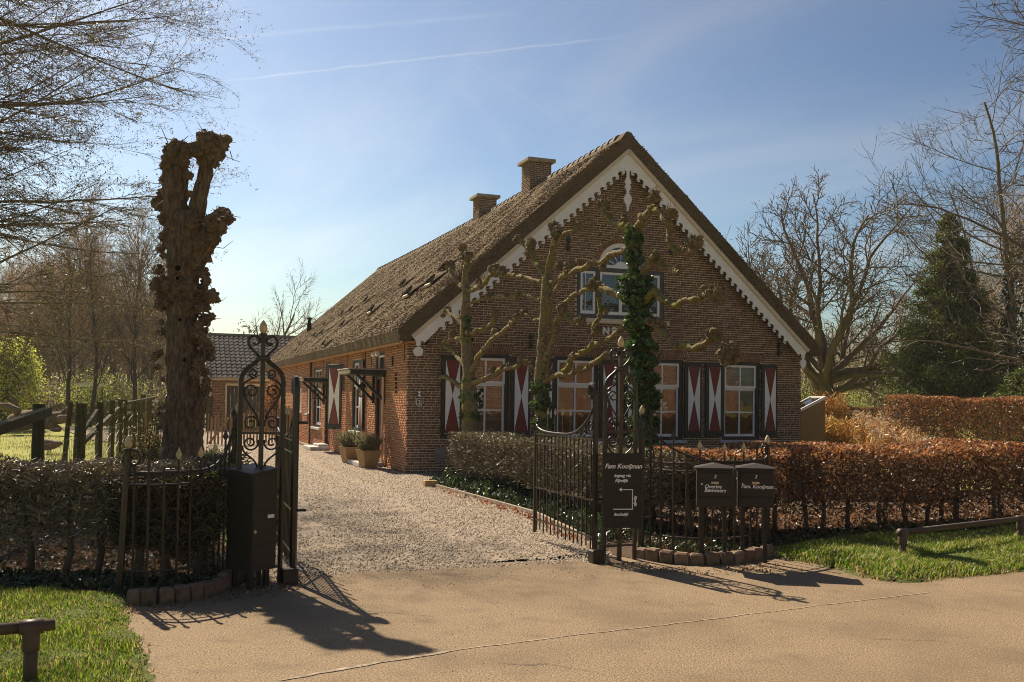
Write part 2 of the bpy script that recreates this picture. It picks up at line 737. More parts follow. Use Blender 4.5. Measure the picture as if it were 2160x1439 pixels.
def scatter(poly, n, rng, near=None):
    """random points in polygon; near = power weighting towards the camera"""
    a = np.array([p[:2] for p in poly])
    lo, hi = a.min(0), a.max(0)
    out = []
    tot = 0
    while tot < n:
        P = rng.uniform(lo, hi, (n * 3, 2))
        P = P[inside(P, poly)]
        if near:
            d = np.linalg.norm(P, axis=1)
            w = np.minimum(1, (near[0] / np.maximum(d, 0.1)) ** near[1])
            P = P[rng.uniform(size=len(P)) < w]
        out.append(P)
        tot += len(P)
        if len(P) == 0:
            break
    return np.concatenate(out)[:n]


def cheapnoise(P, s, seed=0):
    """smooth pseudo-noise from a few sines, -1..1"""
    r = np.random.default_rng(seed)
    v = np.zeros(len(P))
    for k in range(6):
        a = r.uniform(0, 2 * pi)
        f = s * r.uniform(0.5, 1.8)
        v += np.sin((P[:, 0] * math.cos(a) + P[:, 1] * math.sin(a)) * f + r.uniform(0, 6.28))
    return v / 4.0


# ------------------------------------------------------------------ ground, road, drive
g = mk('ground', [(-900, -400, -0.05), (900, -400, -0.05), (900, 1500, -0.05), (-900, 1500, -0.05)], [[0, 1, 2, 3]], M_MEADOW)
tag(g, kind='structure')
DR = Vector((0.883, 0.469, 0))          # the way the road runs
DN = Vector((-0.469, 0.883, 0))
e0 = gnd(620, 1430)
roadpts = [e0 - DN * 8.5 - DR * 90, e0 - DN * 8.5 + DR * 90, e0 + DR * 90 + DN * 0.3, gnd(2160, 1200), gnd(1905, 1226), gnd(1640, 1172),
           gnd(1500, 1165), gnd(1330, 1160), gnd(1255, 1177), gnd(950, 1192), gnd(630, 1212), gnd(540, 1215), gnd(225, 1252), gnd(245, 1330), gnd(255, 1400),
           gnd(235, 1470), e0 - DR * 1.3 - DN * 0.5, e0 - DR * 90 + DN * 0.0]
flat('road', roadpts, 0.0, M_ASPH)
# joint between the old road and the apron: thin pale seam
mb = MB()
seam = [(590, 1436), (800, 1398), (1000, 1367), (1200, 1342), (1400, 1319), (1567, 1298), (1760, 1274), (1990, 1247)]
sp = [gnd(*p) for p in seam]
V = []
Fq = []
rs = random.Random(3)
fine = []
for i in range(len(sp) - 1):
    for k in range(8):
        fine.append(sp[i].lerp(sp[i + 1], k / 8))
for i, p in enumerate(fine):
    w = (0.012 + 0.007 * rs.random()) * (1.15 if i < 14 else 0.38)
    j = DN * rs.uniform(-0.008, 0.008)
    V += [p + j - DN * w, p + j + DN * w]
    if i:
        b = 2 * i
        Fq.append([b - 2, b, b + 1, b - 1])
for q in V:
    q.z = 0.004
M_SEAM = mat('road seam filler', (0.50, 0.41, 0.31), 0.9, scale=9, col2=(0.16, 0.12, 0.08), spec=0.2)
tag(mk('road_seam', [tuple(q) for q in V], Fq, M_SEAM), kind='structure')

M_TAR = mat('tar filled crack', (0.035, 0.027, 0.02), 0.7, var=0.3, scale=20)
for kk, cr in enumerate(([(1290, 1200), (1340, 1225), (1430, 1238), (1520, 1262), (1600, 1280)], [(700, 1260), (780, 1290), (900, 1300), (1010, 1330)], [(1750, 1330), (1850, 1350), (1980, 1352), (2100, 1380)], [(1050, 1400), (1180, 1405), (1290, 1425)])):
    cp_ = [gnd(*p) for p in cr]
    Vc_, Fc_ = [], []
    fine = []
    for i in range(len(cp_) - 1):
        for k in range(14):
            fine.append(cp_[i].lerp(cp_[i + 1], k / 14))
    for i, p in enumerate(fine):
        q = Vector((p.x + 0.03 * mnoise.noise(p * 6) + rs.uniform(-.006, .006), p.y + 0.03 * mnoise.noise(p * 6 + Vector((5, 5, 5))) + rs.uniform(-.006, .006), 0.004))
        w = rs.uniform(0.0012, 0.0042)
        Vc_ += [q - DN * w, q + DN * w]
        if i:
            Fc_.append([2 * i - 2, 2 * i, 2 * i + 1, 2 * i - 1])
    tag(mk('road_crack', [tuple(q) for q in Vc_], Fc_, M_TAR), kind='structure')
hp = lambda u, v: HM @ Vector((u, v, 0))
gravpoly = [gnd(540, 1222), gnd(1000, 1198), gnd(1262, 1186), gnd(1300, 1172), gnd(1240, 1140), gnd(1130, 1087), gnd(905, 1024), hp(0.9, -0.2), hp(0.25, 0.25),
            hp(0.25, 24), Vector((-12, 46, 0)), Vector((-22, 46, 0)), Vector((-15, 34, 0)), gnd(470, 962), gnd(440, 1010), gnd(470, 1100), gnd(500, 1180)]
flat('gravel_drive', gravpoly, -0.008, M_GRAV)
rng = np.random.default_rng(5)


def pebbles(name, poly, n, smin, smax, z, near, cols, label, jit=0.25):
    P = scatter(poly, n, rng, near)
    if name == 'gravel_stones':      # two wheel tracks where the stones are pressed in and thinner
        a_, b_ = np.array([-0.55, 8.9]), np.array([-3.4, 17.0])
        d_ = (b_ - a_) / np.linalg.norm(b_ - a_)
        q_ = P[:, :2] - a_
        off_ = np.abs(q_[:, 0] * d_[1] - q_[:, 1] * d_[0] + 0.12 * np.sin(q_[:, 1] * 0.6))
        P = P[~((np.abs(off_ - 0.75) < 0.17) & (rng.uniform(size=len(P)) < 0.55))]
    m = len(P)
    base = np.array([[1, 0, -0.4], [0, 1, -0.4], [-1, 0, -0.4], [0, -1, -0.4], [0, 0, 1.0]])
    s = rng.uniform(smin, smax, (m, 1, 1)) * rng.uniform(0.6, 1.25, (m, 1, 3))
    s[:, :, 2] *= 0.7
    a = rng.uniform(0, 2 * pi, m)
    V = base[None] * s + rng.uniform(-0.25, 0.25, (m, 5, 3)) * smin
    c, sn = np.cos(a)[:, None], np.sin(a)[:, None]
    X = V[:, :, 0] * c - V[:, :, 1] * sn
    Y = V[:, :, 0] * sn + V[:, :, 1] * c
    V[:, :, 0], V[:, :, 1] = X, Y
    V[:, :, 0] += P[:, 0:1]
    V[:, :, 1] += P[:, 1:2]
    V[:, :, 2] += z + rng.uniform(0, 0.008, (m, 1))
    Fb = np.array([[0, 1, 4], [1, 2, 4], [2, 3, 4], [3, 0, 4]])
    Fc = (np.arange(m) * 5)[:, None, None] + Fb[None]
    o = mk(name, V.reshape(-1, 3), Fc.reshape(-1, 3), M_STONE, smooth=False, col=tint(rng, m, cols, jit, 4))
    return tag(o, label, 'gravel', kind='stuff')


gpoly2 = [p for p in gravpoly]
pebbles('gravel_stones', gpoly2, 62000, 0.008, 0.018, 0.0, (8.5, 1.5),
        [(1.0, 0.96, 0.92), (0.72, 0.65, 0.58), (0.5, 0.45, 0.4), (0.9, 0.8, 0.7), (1.15, 1.12, 1.08), (0.36, 0.32, 0.28)], 'pale loose gravel stones covering the drive')
# grit washed onto the apron in front of the gate
gritpoly = [gnd(560, 1250), gnd(900, 1245), gnd(1270, 1215), gnd(1330, 1190), gnd(1262, 1180), gnd(950, 1192), gnd(630, 1210)]
pebbles('loose_grit', gritpoly, 450, 0.004, 0.010, 0.002, None, [(0.8, 0.7, 0.6), (0.5, 0.4, 0.3)], 'scattered grit washed from the drive onto the apron')
gp2 = [gnd(330, 1430), gnd(900, 1430), gnd(1500, 1380), gnd(2100, 1300), gnd(1900, 1240), gnd(1400, 1220), gnd(700, 1240), gnd(330, 1300)]
pebbles('road_grit', gp2, 700, 0.002, 0.006, 0.001, None, [(0.45, 0.35, 0.25), (0.9, 0.8, 0.7), (0.2, 0.15, 0.1)], 'fine grit scattered over the sunny road')

# ------------------------------------------------------------------ verges
vl = [gnd(268, 1262), gnd(278, 1320), gnd(310, 1385), gnd(318, 1440), gnd(290, 1500), e0 - DR * 1.6 - DN * 0.5, e0 - DR * 8 - DN * 0.1, e0 - DR * 8 + DN * 3.2,
      Vector((-8, 7.9, 0)), Vector((-3.6, 7.75, 0)), Vector((-2.95, 7.5, 0))]
vr = [gnd(1640, 1176), gnd(1760, 1200), gnd(1860, 1226), gnd(1935, 1228), gnd(2160, 1206), gnd(2160, 1206) + DR * 3.5, gnd(2160, 1206) + DR * 14 + DN * 0.3,
      gnd(2160, 1206) + DR * 14 + DN * 4, Vector((7.2, 12.6, 0)), Vector((3.3, 10.75, 0)), Vector((2.7, 10.2, 0))]


def verge(name, poly, hmax, seed, m):
    """bumpy turf sheet that runs down under its own edge"""
    a = np.array([p[:2] for p in poly])
    lo, hi = a.min(0) - 0.2, a.max(0) + 0.2
    st = 0.11
    nx, ny = int((hi[0] - lo[0]) / st) + 1, int((hi[1] - lo[1]) / st) + 1
    X, Y = np.meshgrid(lo[0] + np.arange(nx) * st, lo[1] + np.arange(ny) * st)
    P = np.stack([X.ravel(), Y.ravel()], 1)
    ins = inside(P, poly)
    d = edge_dist(P, poly)
    sd = np.where(ins, d, -d) + 0.05 * cheapnoise(P, 9, seed)
    z = np.clip(sd / 0.25, -0.25, 1) * hmax + np.where(sd > 0, 0.018 * cheapnoise(P, 7, seed + 1), 0)
    ok = sd > -0.10
    idx = np.arange(nx * ny).reshape(ny, nx)
    q = np.stack([idx[:-1, :-1], idx[:-1, 1:], idx[1:, 1:], idx[1:, :-1]], -1).reshape(-1, 4)
    q = q[ok[q].all(1)]
    used = np.unique(q)
    remap = np.full(nx * ny, -1)
    remap[used] = np.arange(len(used))
    V = np.stack([P[:, 0], P[:, 1], z], 1)[used]
    o = mk(name, V, remap[q], m, smooth=True)
    tag(o, kind='structure')
    return lambda Q: np.clip(np.where(inside(Q, poly), edge_dist(Q, poly), 0) / 0.25, 0, 1) * hmax


zl = verge('grass_verge', vl, 0.05, 11, M_TURF)
zr = verge('grass_verge', vr, 0.06, 12, M_TURF)


def blades(name, P, z, rng, h0, h1, cols, label, wid=0.004, cat='grass', lean=0.5):
    n = len(P)
    h = rng.uniform(h0, h1, n) * np.clip(1 + 0.45 * cheapnoise(P, 3.1, 8) + 0.3 * cheapnoise(P, 9.0, 9), 0.45, 1.9)
    a = rng.uniform(0, 2 * pi, n)
    ln = rng.uniform(0.1, lean, n) * h
    dx, dy = np.cos(a), np.sin(a)
    w = wid * rng.uniform(0.7, 1.4, n)
    b = np.stack([P[:, 0], P[:, 1], z], 1)
    s = np.stack([-dy, dx, np.zeros(n)], 1) * w[:, None]
    ld = np.stack([dx, dy, np.zeros(n)], 1) * ln[:, None]
    up = np.stack([np.zeros(n), np.zeros(n), h], 1)
    V = np.stack([b - s, b + s, b + ld * 0.35 + up * 0.6 - s * 0.8, b + ld * 0.35 + up * 0.6 + s * 0.8, b + ld + up * 0.95], 1)
    i = (np.arange(n) * 5)[:, None]
    Fc = np.concatenate([i, i + 1, i + 3, i, i + 3, i + 2, i + 2, i + 3, i + 4], 1).reshape(-1, 3)
    o = mk(name, V.reshape(-1, 3), Fc, M_BLADE, col=tint(rng, n, cols, 0.3, 3))
    return tag(o, label, cat, kind='stuff')


GREEN = [(0.20, 0.34, 0.02), (0.16, 0.29, 0.02), (0.25, 0.37, 0.03), (0.32, 0.38, 0.06), (0.13, 0.23, 0.02), (0.44, 0.36, 0.12), (0.36, 0.36, 0.06), (0.50, 0.40, 0.18)]


def clumped(poly, n, seed, near=None):
    """grass thinner in patches and at the very edge"""
    P = scatter(poly, int(n * 5), rng, near)
    P = P[(np.abs(P[:, 0]) < 0.62 * P[:, 1] + 0.3) & (P[:, 1] > 3.4)]
    w = 0.85 + 0.35 * cheapnoise(P, 4.0, seed) + 0.25 * cheapnoise(P, 13.0, seed + 3)
    w *= np.clip(edge_dist(P, poly) / 0.12, 0.12, 1)
    return P[rng.uniform(size=len(P)) < w][:n]


P = clumped(vl, 42000, 21, (6.0, 2.0))
blades('verge_grass', P, zl(P) - 0.005, rng, 0.014, 0.055, GREEN, 'bright green grass on the verge beside the near pipe rail', wid=0.0035, lean=0.9)
P = clumped(vr, 50000, 31, (10.5, 2.0))
blades('verge_grass', P, zr(P) - 0.005, rng, 0.018, 0.075, GREEN, 'bright green grass on the verge below the beech hedge', wid=0.005, lean=0.9)
# the meadow, rough tufts where it is nearest
mp = [Vector((-13, 13, 0)), Vector((-4.8, 12.5, 0)), Vector((-7.5, 24, 0)), Vector((-14, 33, 0)), Vector((-26, 46, 0)), Vector((-40, 46, 0))]
P = scatter(mp, 26000, rng, (16, 1.2))
P = P[(0.6 + 0.5 * cheapnoise(P, 1.6, 5)) > rng.uniform(size=len(P))]
blades('meadow_grass', P, np.full(len(P), -0.05), rng, 0.04, 0.11, [(0.30, 0.30, 0.05), (0.38, 0.34, 0.08), (0.22, 0.26, 0.04), (0.42, 0.35, 0.13)],
       'yellowish short meadow grass behind the post fence', wid=0.009)
# worn border of the verges: straw, dead leaves and crumbs of soil
for poly, nm, nn in ((vl, 'the near pipe rail', 5200), (vr, 'the beech hedge', 5200)):
    P = scatter(poly, nn * 6, rng, (9.0, 2.0))
    P = P[edge_dist(P, poly) < np.abs(rng.normal(0, 0.09, len(P)))][:nn]
    P[:, :2] += rng.normal(0, 0.03, (len(P), 2))
    blades('straw', P, np.full(len(P), 0.004), rng, 0.012, 0.05, [(0.46, 0.33, 0.12), (0.56, 0.40, 0.14), (0.36, 0.26, 0.10), (0.28, 0.30, 0.06)], 'dry straw along the worn verge edge by ' + nm, wid=0.004, lean=2.2, cat='straw')
    k = len(P[::6])
    C = np.concatenate([P[::6], rng.uniform(0.006, 0.03, (k, 1))], 1)
    V, Fc = leaf_mesh(C, rng.uniform(0.015, 0.045, k), rng, 0.7)
    tag(mk('dead_leaves', V, Fc, M_LEAF, col=tint(rng, k, [(0.30, 0.17, 0.08), (0.22, 0.12, 0.06), (0.42, 0.30, 0.2)], 0.3, 2)), 'dead leaves caught in the verge edge by ' + nm, 'leaves', kind='stuff')
# dead leaves and grit along the foot of the stone edging and by the gate
P = np.concatenate([scatter([gnd(500, 1235), gnd(640, 1215), gnd(650, 1240), gnd(560, 1262), gnd(270, 1300), gnd(270, 1278), gnd(420, 1272)], 260, rng),
                    scatter([gnd(1270, 1190), gnd(1345, 1188), gnd(1480, 1203), gnd(1640, 1190), gnd(1700, 1205), gnd(1480, 1215), gnd(1300, 1205)], 240, rng)])
C = np.concatenate([P, rng.uniform(0.006, 0.02, (len(P), 1))], 1)
V, Fc = leaf_mesh(C, rng.uniform(0.015, 0.04, len(P)), rng, 0.7)
tag(mk('dead_leaves', V, Fc, M_LEAF, col=tint(rng, len(P), [(0.30, 0.17, 0.08), (0.20, 0.12, 0.06), (0.45, 0.34, 0.22)], 0.3, 2)), 'dead leaves blown against the stone edgings and gate stops', 'leaves', kind='stuff')
# ------------------------------------------------------------------ planted beds
bl = [Vector((-10, 7.75, 0)), Vector((-3.4, 7.7, 0)), Vector((-2.9, 7.42, 0)), Vector((-2.45, 7.75, 0)), Vector((-2.2, 8.3, 0)), Vector((-2.75, 9.6, 0)), Vector((-4.3, 12.6, 0)), Vector((-13, 12.9, 0))]
flat('soil_bed', bl, 0.006, M_SOIL)
br = [gnd(1262, 1165), gnd(1340, 1180), gnd(1480, 1180), gnd(1640, 1165), Vector((3.3, 10.9, 0)), Vector((9, 13.7, 0)), Vector((20, 19, 0)), Vector((19, 22, 0)), Vector((8.5, 18, 0)),
      hp(10.6, -0.02), hp(0.6, -0.02), hp(0.55, -1.2), gnd(905, 1022), gnd(1130, 1085), gnd(1240, 1138)]
flat('soil_bed', br, 0.006, M_SOIL)
DEADL = [(0.16, 0.085, 0.04), (0.10, 0.055, 0.03), (0.22, 0.13, 0.07), (0.30, 0.20, 0.13)]
IVYC = [(0.03, 0.055, 0.018), (0.045, 0.075, 0.022), (0.025, 0.045, 0.02), (0.07, 0.10, 0.03)]


def groundcover(name, poly, n, size, zlo, zhi, cols, label, cat, m=None, near=None, up=0.0):
    P = scatter(poly, n, rng, near)
    k = len(P)
    C = np.stack([P[:, 0], P[:, 1], 0.01 + rng.uniform(zlo, zhi, k) * (0.6 + 0.4 * cheapnoise(P, 6, 4))], 1)
    V, Fc = leaf_mesh(C, rng.uniform(size * 0.6, size * 1.3, k), rng, 0.75, up)
    o = mk(name, V, Fc, m or M_LEAF, col=tint(rng, k, cols, 0.3, 2))
    return tag(o, label, cat, kind='stuff')


groundcover('leaf_litter', bl, 16000, 0.05, 0.0, 0.035, DEADL + [(0.09, 0.11, 0.03)], 'dead brown leaves lying under the hedge by the meadow', 'leaf litter', near=(9, 1.5))
ivl = [Vector((-8, 7.85, 0)), Vector((-3.5, 7.7, 0)), Vector((-2.9, 7.45, 0)), Vector((-2.5, 7.8, 0)), Vector((-2.35, 8.2, 0)), Vector((-3.4, 8.3, 0)), Vector((-8, 8.35, 0))]
groundcover('ground_ivy', ivl, 6500, 0.045, 0.02, 0.12, IVYC + [(0.09, 0.13, 0.05)], 'small leafed ground ivy along the foot of the near hedge', 'ground ivy', M_IVY)
ivr = [gnd(1262, 1165), gnd(1280, 1150), Vector((1.9, 11.4, 0)), Vector((0.9, 14, 0)), hp(1.9, -1.0), hp(0.9, -1.0), gnd(905, 1022), gnd(1130, 1085), gnd(1240, 1138)]
groundcover('ground_ivy', ivr, 9000, 0.07, 0.02, 0.22, IVYC, 'glossy dark ivy carpet between the drive and the clipped hedge', 'ground ivy', M_IVY, up=0.3)
ivb = [gnd(1345, 1172), gnd(1480, 1178), gnd(1620, 1165), Vector((3.3, 10.7, 0)), Vector((9, 13.2, 0)), Vector((9, 14.2, 0)), Vector((3.2, 11.5, 0)), Vector((1.5, 10.8, 0))]
groundcover('ground_ivy', ivb, 8000, 0.05, 0.01, 0.12, IVYC + DEADL[:2], 'ivy and dead leaves at the foot of the beech hedge', 'ground ivy', M_IVY)
lit = [Vector((1.6, 10.9, 0)), Vector((3.3, 10.95, 0)), Vector((9, 13.75, 0)), Vector((13, 15.8, 0)), Vector((13, 18, 0)), Vector((7, 15.5, 0)), Vector((2.2, 13, 0))]
groundcover('leaf_litter', lit, 14000, 0.05, 0.0, 0.05, DEADL + [(0.30, 0.13, 0.05)], 'dead beech leaves lying under and behind the beech hedge', 'leaf litter', near=(12, 1.5))
# bright daffodil-like tufts in the beds
tp = [gnd(1560, 1140), gnd(1750, 1130), gnd(1800, 1150), gnd(1600, 1165)]
P = scatter(ivr, 500, rng)
P2 = P[(cheapnoise(P, 5, 77) > 0.35)]
blades('spring_bulb_leaves', P2, np.full(len(P2), 0.0), rng, 0.15, 0.32, [(0.08, 0.16, 0.03), (0.11, 0.2, 0.04)], 'fresh green bulb leaves in the ivy beside the drive', wid=0.012, cat='bulb leaves')
# ------------------------------------------------------------------ edging of the beds
M_KERB = mat('old kerb brick', (0.16, 0.10, 0.065), 0.95, scale=14, col2=(0.27, 0.19, 0.13), bump=0.8, bscale=40, bdist=0.01,
             patch=((0.08, 0.09, 0.03), 6, 0.55, 0.7), objrand=0.22)


def kerb_row(pts, label, nbr, h=0.115, start=0):
    """upright edging stones, each its own piece, along a ground curve"""
    t = thing('stone_edging', label, 'edging', (pts[0].x, pts[0].y, 0))
    cum = [0]
    for a, b in zip(pts[:-1], pts[1:]):
        cum.append(cum[-1] + (b - a).length)
    tot = cum[-1]

    def pos(s):
        s = max(0, min(tot, s))
        for i in range(len(pts) - 1):
            if s <= cum[i + 1] or i == len(pts) - 2:
                return pts[i].lerp(pts[i + 1], (s - cum[i]) / max(1e-6, cum[i + 1] - cum[i]))
    w = tot / nbr
    mbx = MB().bbox(-w * 0.46, w * 0.46, -0.055, 0.055, -0.06, h, 0.018)
    proto = None
    for i in range(nbr):
        p = pos((i + .5) * w)
        q = pos((i + .5) * w + 0.03) - pos((i + .5) * w - 0.03)
        if proto is None:
            o = mbx.build('edging_stone', M_KERB, t, smooth=False)
            proto = o.data
        else:
            o = inst('edging_stone', proto, t)
        o.location = Vector((p.x, p.y, rs.uniform(-0.012, 0.012))) - t.location
        o.rotation_euler = (rs.uniform(-.06, .06), rs.uniform(-.06, .06), math.atan2(q.y, q.x) + rs.uniform(-.05, .05))
    return t


def gcurve(px, n=6):
    P = [gnd(*p) for p in px]
    out = []
    for i in range(len(P) - 1):
        p0, p1, p2, p3 = P[max(i - 1, 0)], P[i], P[i + 1], P[min(i + 2, len(P) - 1)]
        for k in range(n):
            t = k / n
            out.append(0.5 * ((2 * p1) + (p2 - p0) * t + (2 * p0 - 5 * p1 + 4 * p2 - p3) * t * t + (3 * p1 - p0 - 3 * p2 + p3) * t ** 3))
    out.append(P[-1])
    return out


kerb_row(gcurve([(272, 1272), (330, 1274), (400, 1266), (450, 1251), (496, 1226)]), 'weathered stone edging under the curved railing with the parcel box', 11)
kerb_row(gcurve([(1348, 1176), (1400, 1186), (1480, 1191), (1560, 1187), (1625, 1172)]), 'weathered stone edging under the curved railing with two letterboxes', 12)
mb = MB()
for a, b in (((905, 1023), (1130, 1086)), ((1130, 1086), (1242, 1140))):
    p, q = gnd(*a), gnd(*b)
    d = (q - p).normalized()
    nrm_ = Vector((-d.y, d.x, 0)) * 0.022
    mb.add([p - nrm_, q - nrm_, q + nrm_, p + nrm_] + [Vector((w.x, w.y, 0.05)) for w in (p - nrm_, q - nrm_, q + nrm_, p + nrm_)],
           [[0, 1, 5, 4], [1, 2, 6, 5], [2, 3, 7, 6], [3, 0, 4, 7], [4, 5, 6, 7]])
M_EDGE = mat('concrete edging', (0.36, 0.29, 0.22), 0.9, bump=0.4, bscale=30, scale=10)
tag(mb.build('bed_edging', M_EDGE), 'low pale edging strip between drive and ivy bed', 'edging')
mb = MB().bbox(-0.12, 0.12, -0.09, 0.09, -0.05, 0.11, 0.01)
o = mb.build('loose_brick', mat('yellow brick', (0.42, 0.29, 0.13), 0.9, bump=0.5, scale=12))
o.location = gnd(908, 1026)
o.rotation_euler.z = 0.3
tag(o, 'single yellowish brick at the end of the bed edging near the house corner', 'brick')
# ================================================================== farmhouse
W = 10.27
XC = W / 2
LEN = 25.0
SL = 0.883                       # roof slope
ZU = 7.42                        # underside apex
EAVE = 2.86
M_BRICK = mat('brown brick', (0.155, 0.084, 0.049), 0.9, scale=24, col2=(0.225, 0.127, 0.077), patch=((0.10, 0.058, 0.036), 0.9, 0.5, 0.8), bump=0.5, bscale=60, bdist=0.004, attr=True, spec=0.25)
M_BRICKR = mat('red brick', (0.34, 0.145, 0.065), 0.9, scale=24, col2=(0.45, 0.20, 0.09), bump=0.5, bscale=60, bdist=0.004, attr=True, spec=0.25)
M_MORT = mat('lime mortar', (0.78, 0.62, 0.43), 0.95, scale=9, col2=(0.60, 0.46, 0.31), patch=((0.34, 0.27, 0.18), 1.0, 0.5, 0.75), bump=0.4, bscale=90, bdist=0.004, spec=0.2)
M_WHITE = mat('white paint', (0.92, 0.88, 0.83), 0.45, var=0.05, scale=5, spec=0.4)
M_CREAM = mat('cream paint', (0.74, 0.60, 0.42), 0.5, var=0.06, scale=5)
M_BLACK = mat('black green paint', (0.016, 0.017, 0.013), 0.42, var=0.3, scale=4, spec=0.4)
M_RED = mat('ox red paint', (0.20, 0.022, 0.014), 0.45, var=0.12, scale=4, spec=0.4)
M_GREY = mat('grey green paint', (0.075, 0.075, 0.068), 0.5, var=0.1, scale=4)
M_OAK = mat('orange soffit boards', (0.66, 0.35, 0.12), 0.6, scale=7, col2=(0.30, 0.14, 0.05), stretch=(8, 0.5, 8))
M_THATCH = mat('reed thatch', (0.10, 0.066, 0.036), 0.95, scale=85, detail=5, col2=(0.33, 0.24, 0.14), bump=1.0, bscale=95, bdist=0.035, stretch=(1, 1, 0.7),
               patch=((0.13, 0.095, 0.045), 0.7, 0.52, 0.85), spec=0.15)
M_IRON = mat('wrought iron', (0.022, 0.017, 0.011), 0.36, scale=18, col2=(0.045, 0.031, 0.018), spec=0.5, bump=0.2, bscale=60, bdist=0.002)
M_SILL = mat('stone sill', (0.50, 0.47, 0.45), 0.8, scale=7, bump=0.2, bscale=50)
M_GLASS = glass_mat('window glass', 1.75)
M_BLIND = mat('slatted blind', (0.55, 0.50, 0.42), 0.6, var=0.1)
M_RIDGE = mat('ridge tile', (0.10, 0.082, 0.066), 0.8, scale=12, col2=(0.17, 0.14, 0.115), bump=0.3, objrand=0.2, spec=0.35)
M_DARK = mat('black and painted shade', (0.010, 0.008, 0.006), 1.0, var=0.2, spec=0.0)  # paints the shade in vents and knots; plain black on the flue

house = thing('farmhouse', 'long brick farmhouse with thatched roof and white scalloped bargeboards', 'farmhouse', HO, HA)

# ---- openings
GW = [(1.24, 2.34), (3.44, 4.55), (5.72, 6.83), (7.93, 9.03)]
WZ0, WZ1 = 0.68, 2.61
ARCH = (2.61, 2.85)
UX0, UX1, UZ0, UZ1 = XC - 1.15, XC + 1.15, 3.52, 4.72
UR = 0.60


def fac_solid(z):
    half = min(XC, (ZU - 0.01 - z) / SL)
    if half <= 0.05:
        return []
    iv = [(XC - half, XC + half)]
    cuts = []
    if WZ0 < z < WZ1:
        cuts += GW
    if ARCH[0] <= z < ARCH[1]:
        t = (z - ARCH[0]) / (ARCH[1] - ARCH[0])
        cuts += [(a - 0.05 - 0.08 * t, b + 0.05 + 0.08 * t) for a, b in GW]
    if UZ0 < z < UZ1:
        cuts.append((UX0, UX1))
    if UZ1 <= z < UZ1 + UR + 0.155:
        r = UR + 0.155
        h = math.sqrt(max(0, r * r - (z - UZ1) ** 2))
        cuts.append((XC - h, XC + h))
    if UZ1 <= z < UZ1 + 0.165:
        cuts.append((UX0 - 0.02, UX1 + 0.02))
    for c0, c1 in cuts:
        n = []
        for a, b in iv:
            if c1 <= a or c0 >= b:
                n.append((a, b))
                continue
            if c0 > a:
                n.append((a, c0))
            if c1 < b:
                n.append((c1, b))
        iv = n
    return iv


SIDE_OPEN = [(2.2, 3.1, 0.0, 2.72), (4.85, 5.95, 0.72, 2.62), (9.25, 10.15, 0.0, 2.70), (10.9, 12.4, 0.62, 2.60), (13.3, 13.75, 1.05, 1.95), (15.1, 15.6, 1.05, 1.95),
             (19.2, 20.2, 0.9, 2.0)]


def side_solid(z):
    iv = [(0.092, LEN)]
    for (c0, c1, z0, z1) in SIDE_OPEN:
        if z0 < z < z1:
            n = []
            for a, b in iv:
                if c1 <= a or c0 >= b:
                    n.append((a, b))
                    continue
                if c0 > a:
                    n.append((a, c0))
                if c1 < b:
                    n.append((c1, b))
            iv = n
    return iv


CH, JT, BL = 0.055, 0.0155, 0.176


def lay(solid, ztop, rnd):
    """bricks (s0,s1,z0,z1) in a mixed bond of stretchers and headers"""
    out = []
    row = 0
    z = 0.0
    while z < ztop:
        zm = z + CH / 2
        for a, b in solid(zm):
            # running pattern anchored to the wall
            off = (row % 2) * BL / 2 + (row % 4 == 2) * 0.04
            s = -off
            k = row
            while s < b:
                w = BL if (k % 3) else BL * 0.55
                k += 1
                s0, s1 = max(s, a), min(s + w, b)
                if s1 - s0 > 0.035:
                    out.append((s0 + (JT / 2 if s0 > a + 1e-6 else 0), s1 - (JT / 2 if s1 < b - 1e-6 else 0), z + JT / 2, z + CH - JT / 2))
                s += w
        z += CH
        row += 1
    return np.array(out)


def brick_arrays(B, axis, rng, depth=0.085):
    """axis 'f': facade (s=x, out=-y); 's': side (s=y, out=-x)"""
    n = len(B)
    pr = rng.uniform(-0.0035, 0.0035, n)
    s0, s1, z0, z1 = B.T
    jz = rng.uniform(-0.0015, 0.0015, n)
    V = np.zeros((n, 8, 3))
    si, oi = (0, 1) if axis == 'f' else (1, 0)
    for k in range(8):
        V[:, k, si] = s1 if k & 1 else s0
        V[:, k, oi] = (depth if k & 2 else pr)
        V[:, k, 2] = (z1 if k & 4 else z0) + jz
    i = (np.arange(n) * 8)[:, None, None]
    Fb = np.array([[0, 1, 5, 4], [0, 4, 6, 2], [1, 3, 7, 5], [4, 5, 7, 6], [0, 2, 3, 1]])
    return V.reshape(-1, 3), (i + Fb[None]).reshape(-1, 4)


def brick_cols(n, rng, dark=0.16):
    t = rng.uniform(size=(n, 1))
    base = np.where(t < 0.76, 1.0, np.where(t < 0.90, 0.72, 1.28))
    c = base * (1 + rng.uniform(-0.18, 0.18, (n, 1))) * np.ones((1, 3))
    c[:, 0] *= 1 + rng.uniform(-0.02, 0.12, n)
    return c


rb = np.random.default_rng(17)
wall = MB()
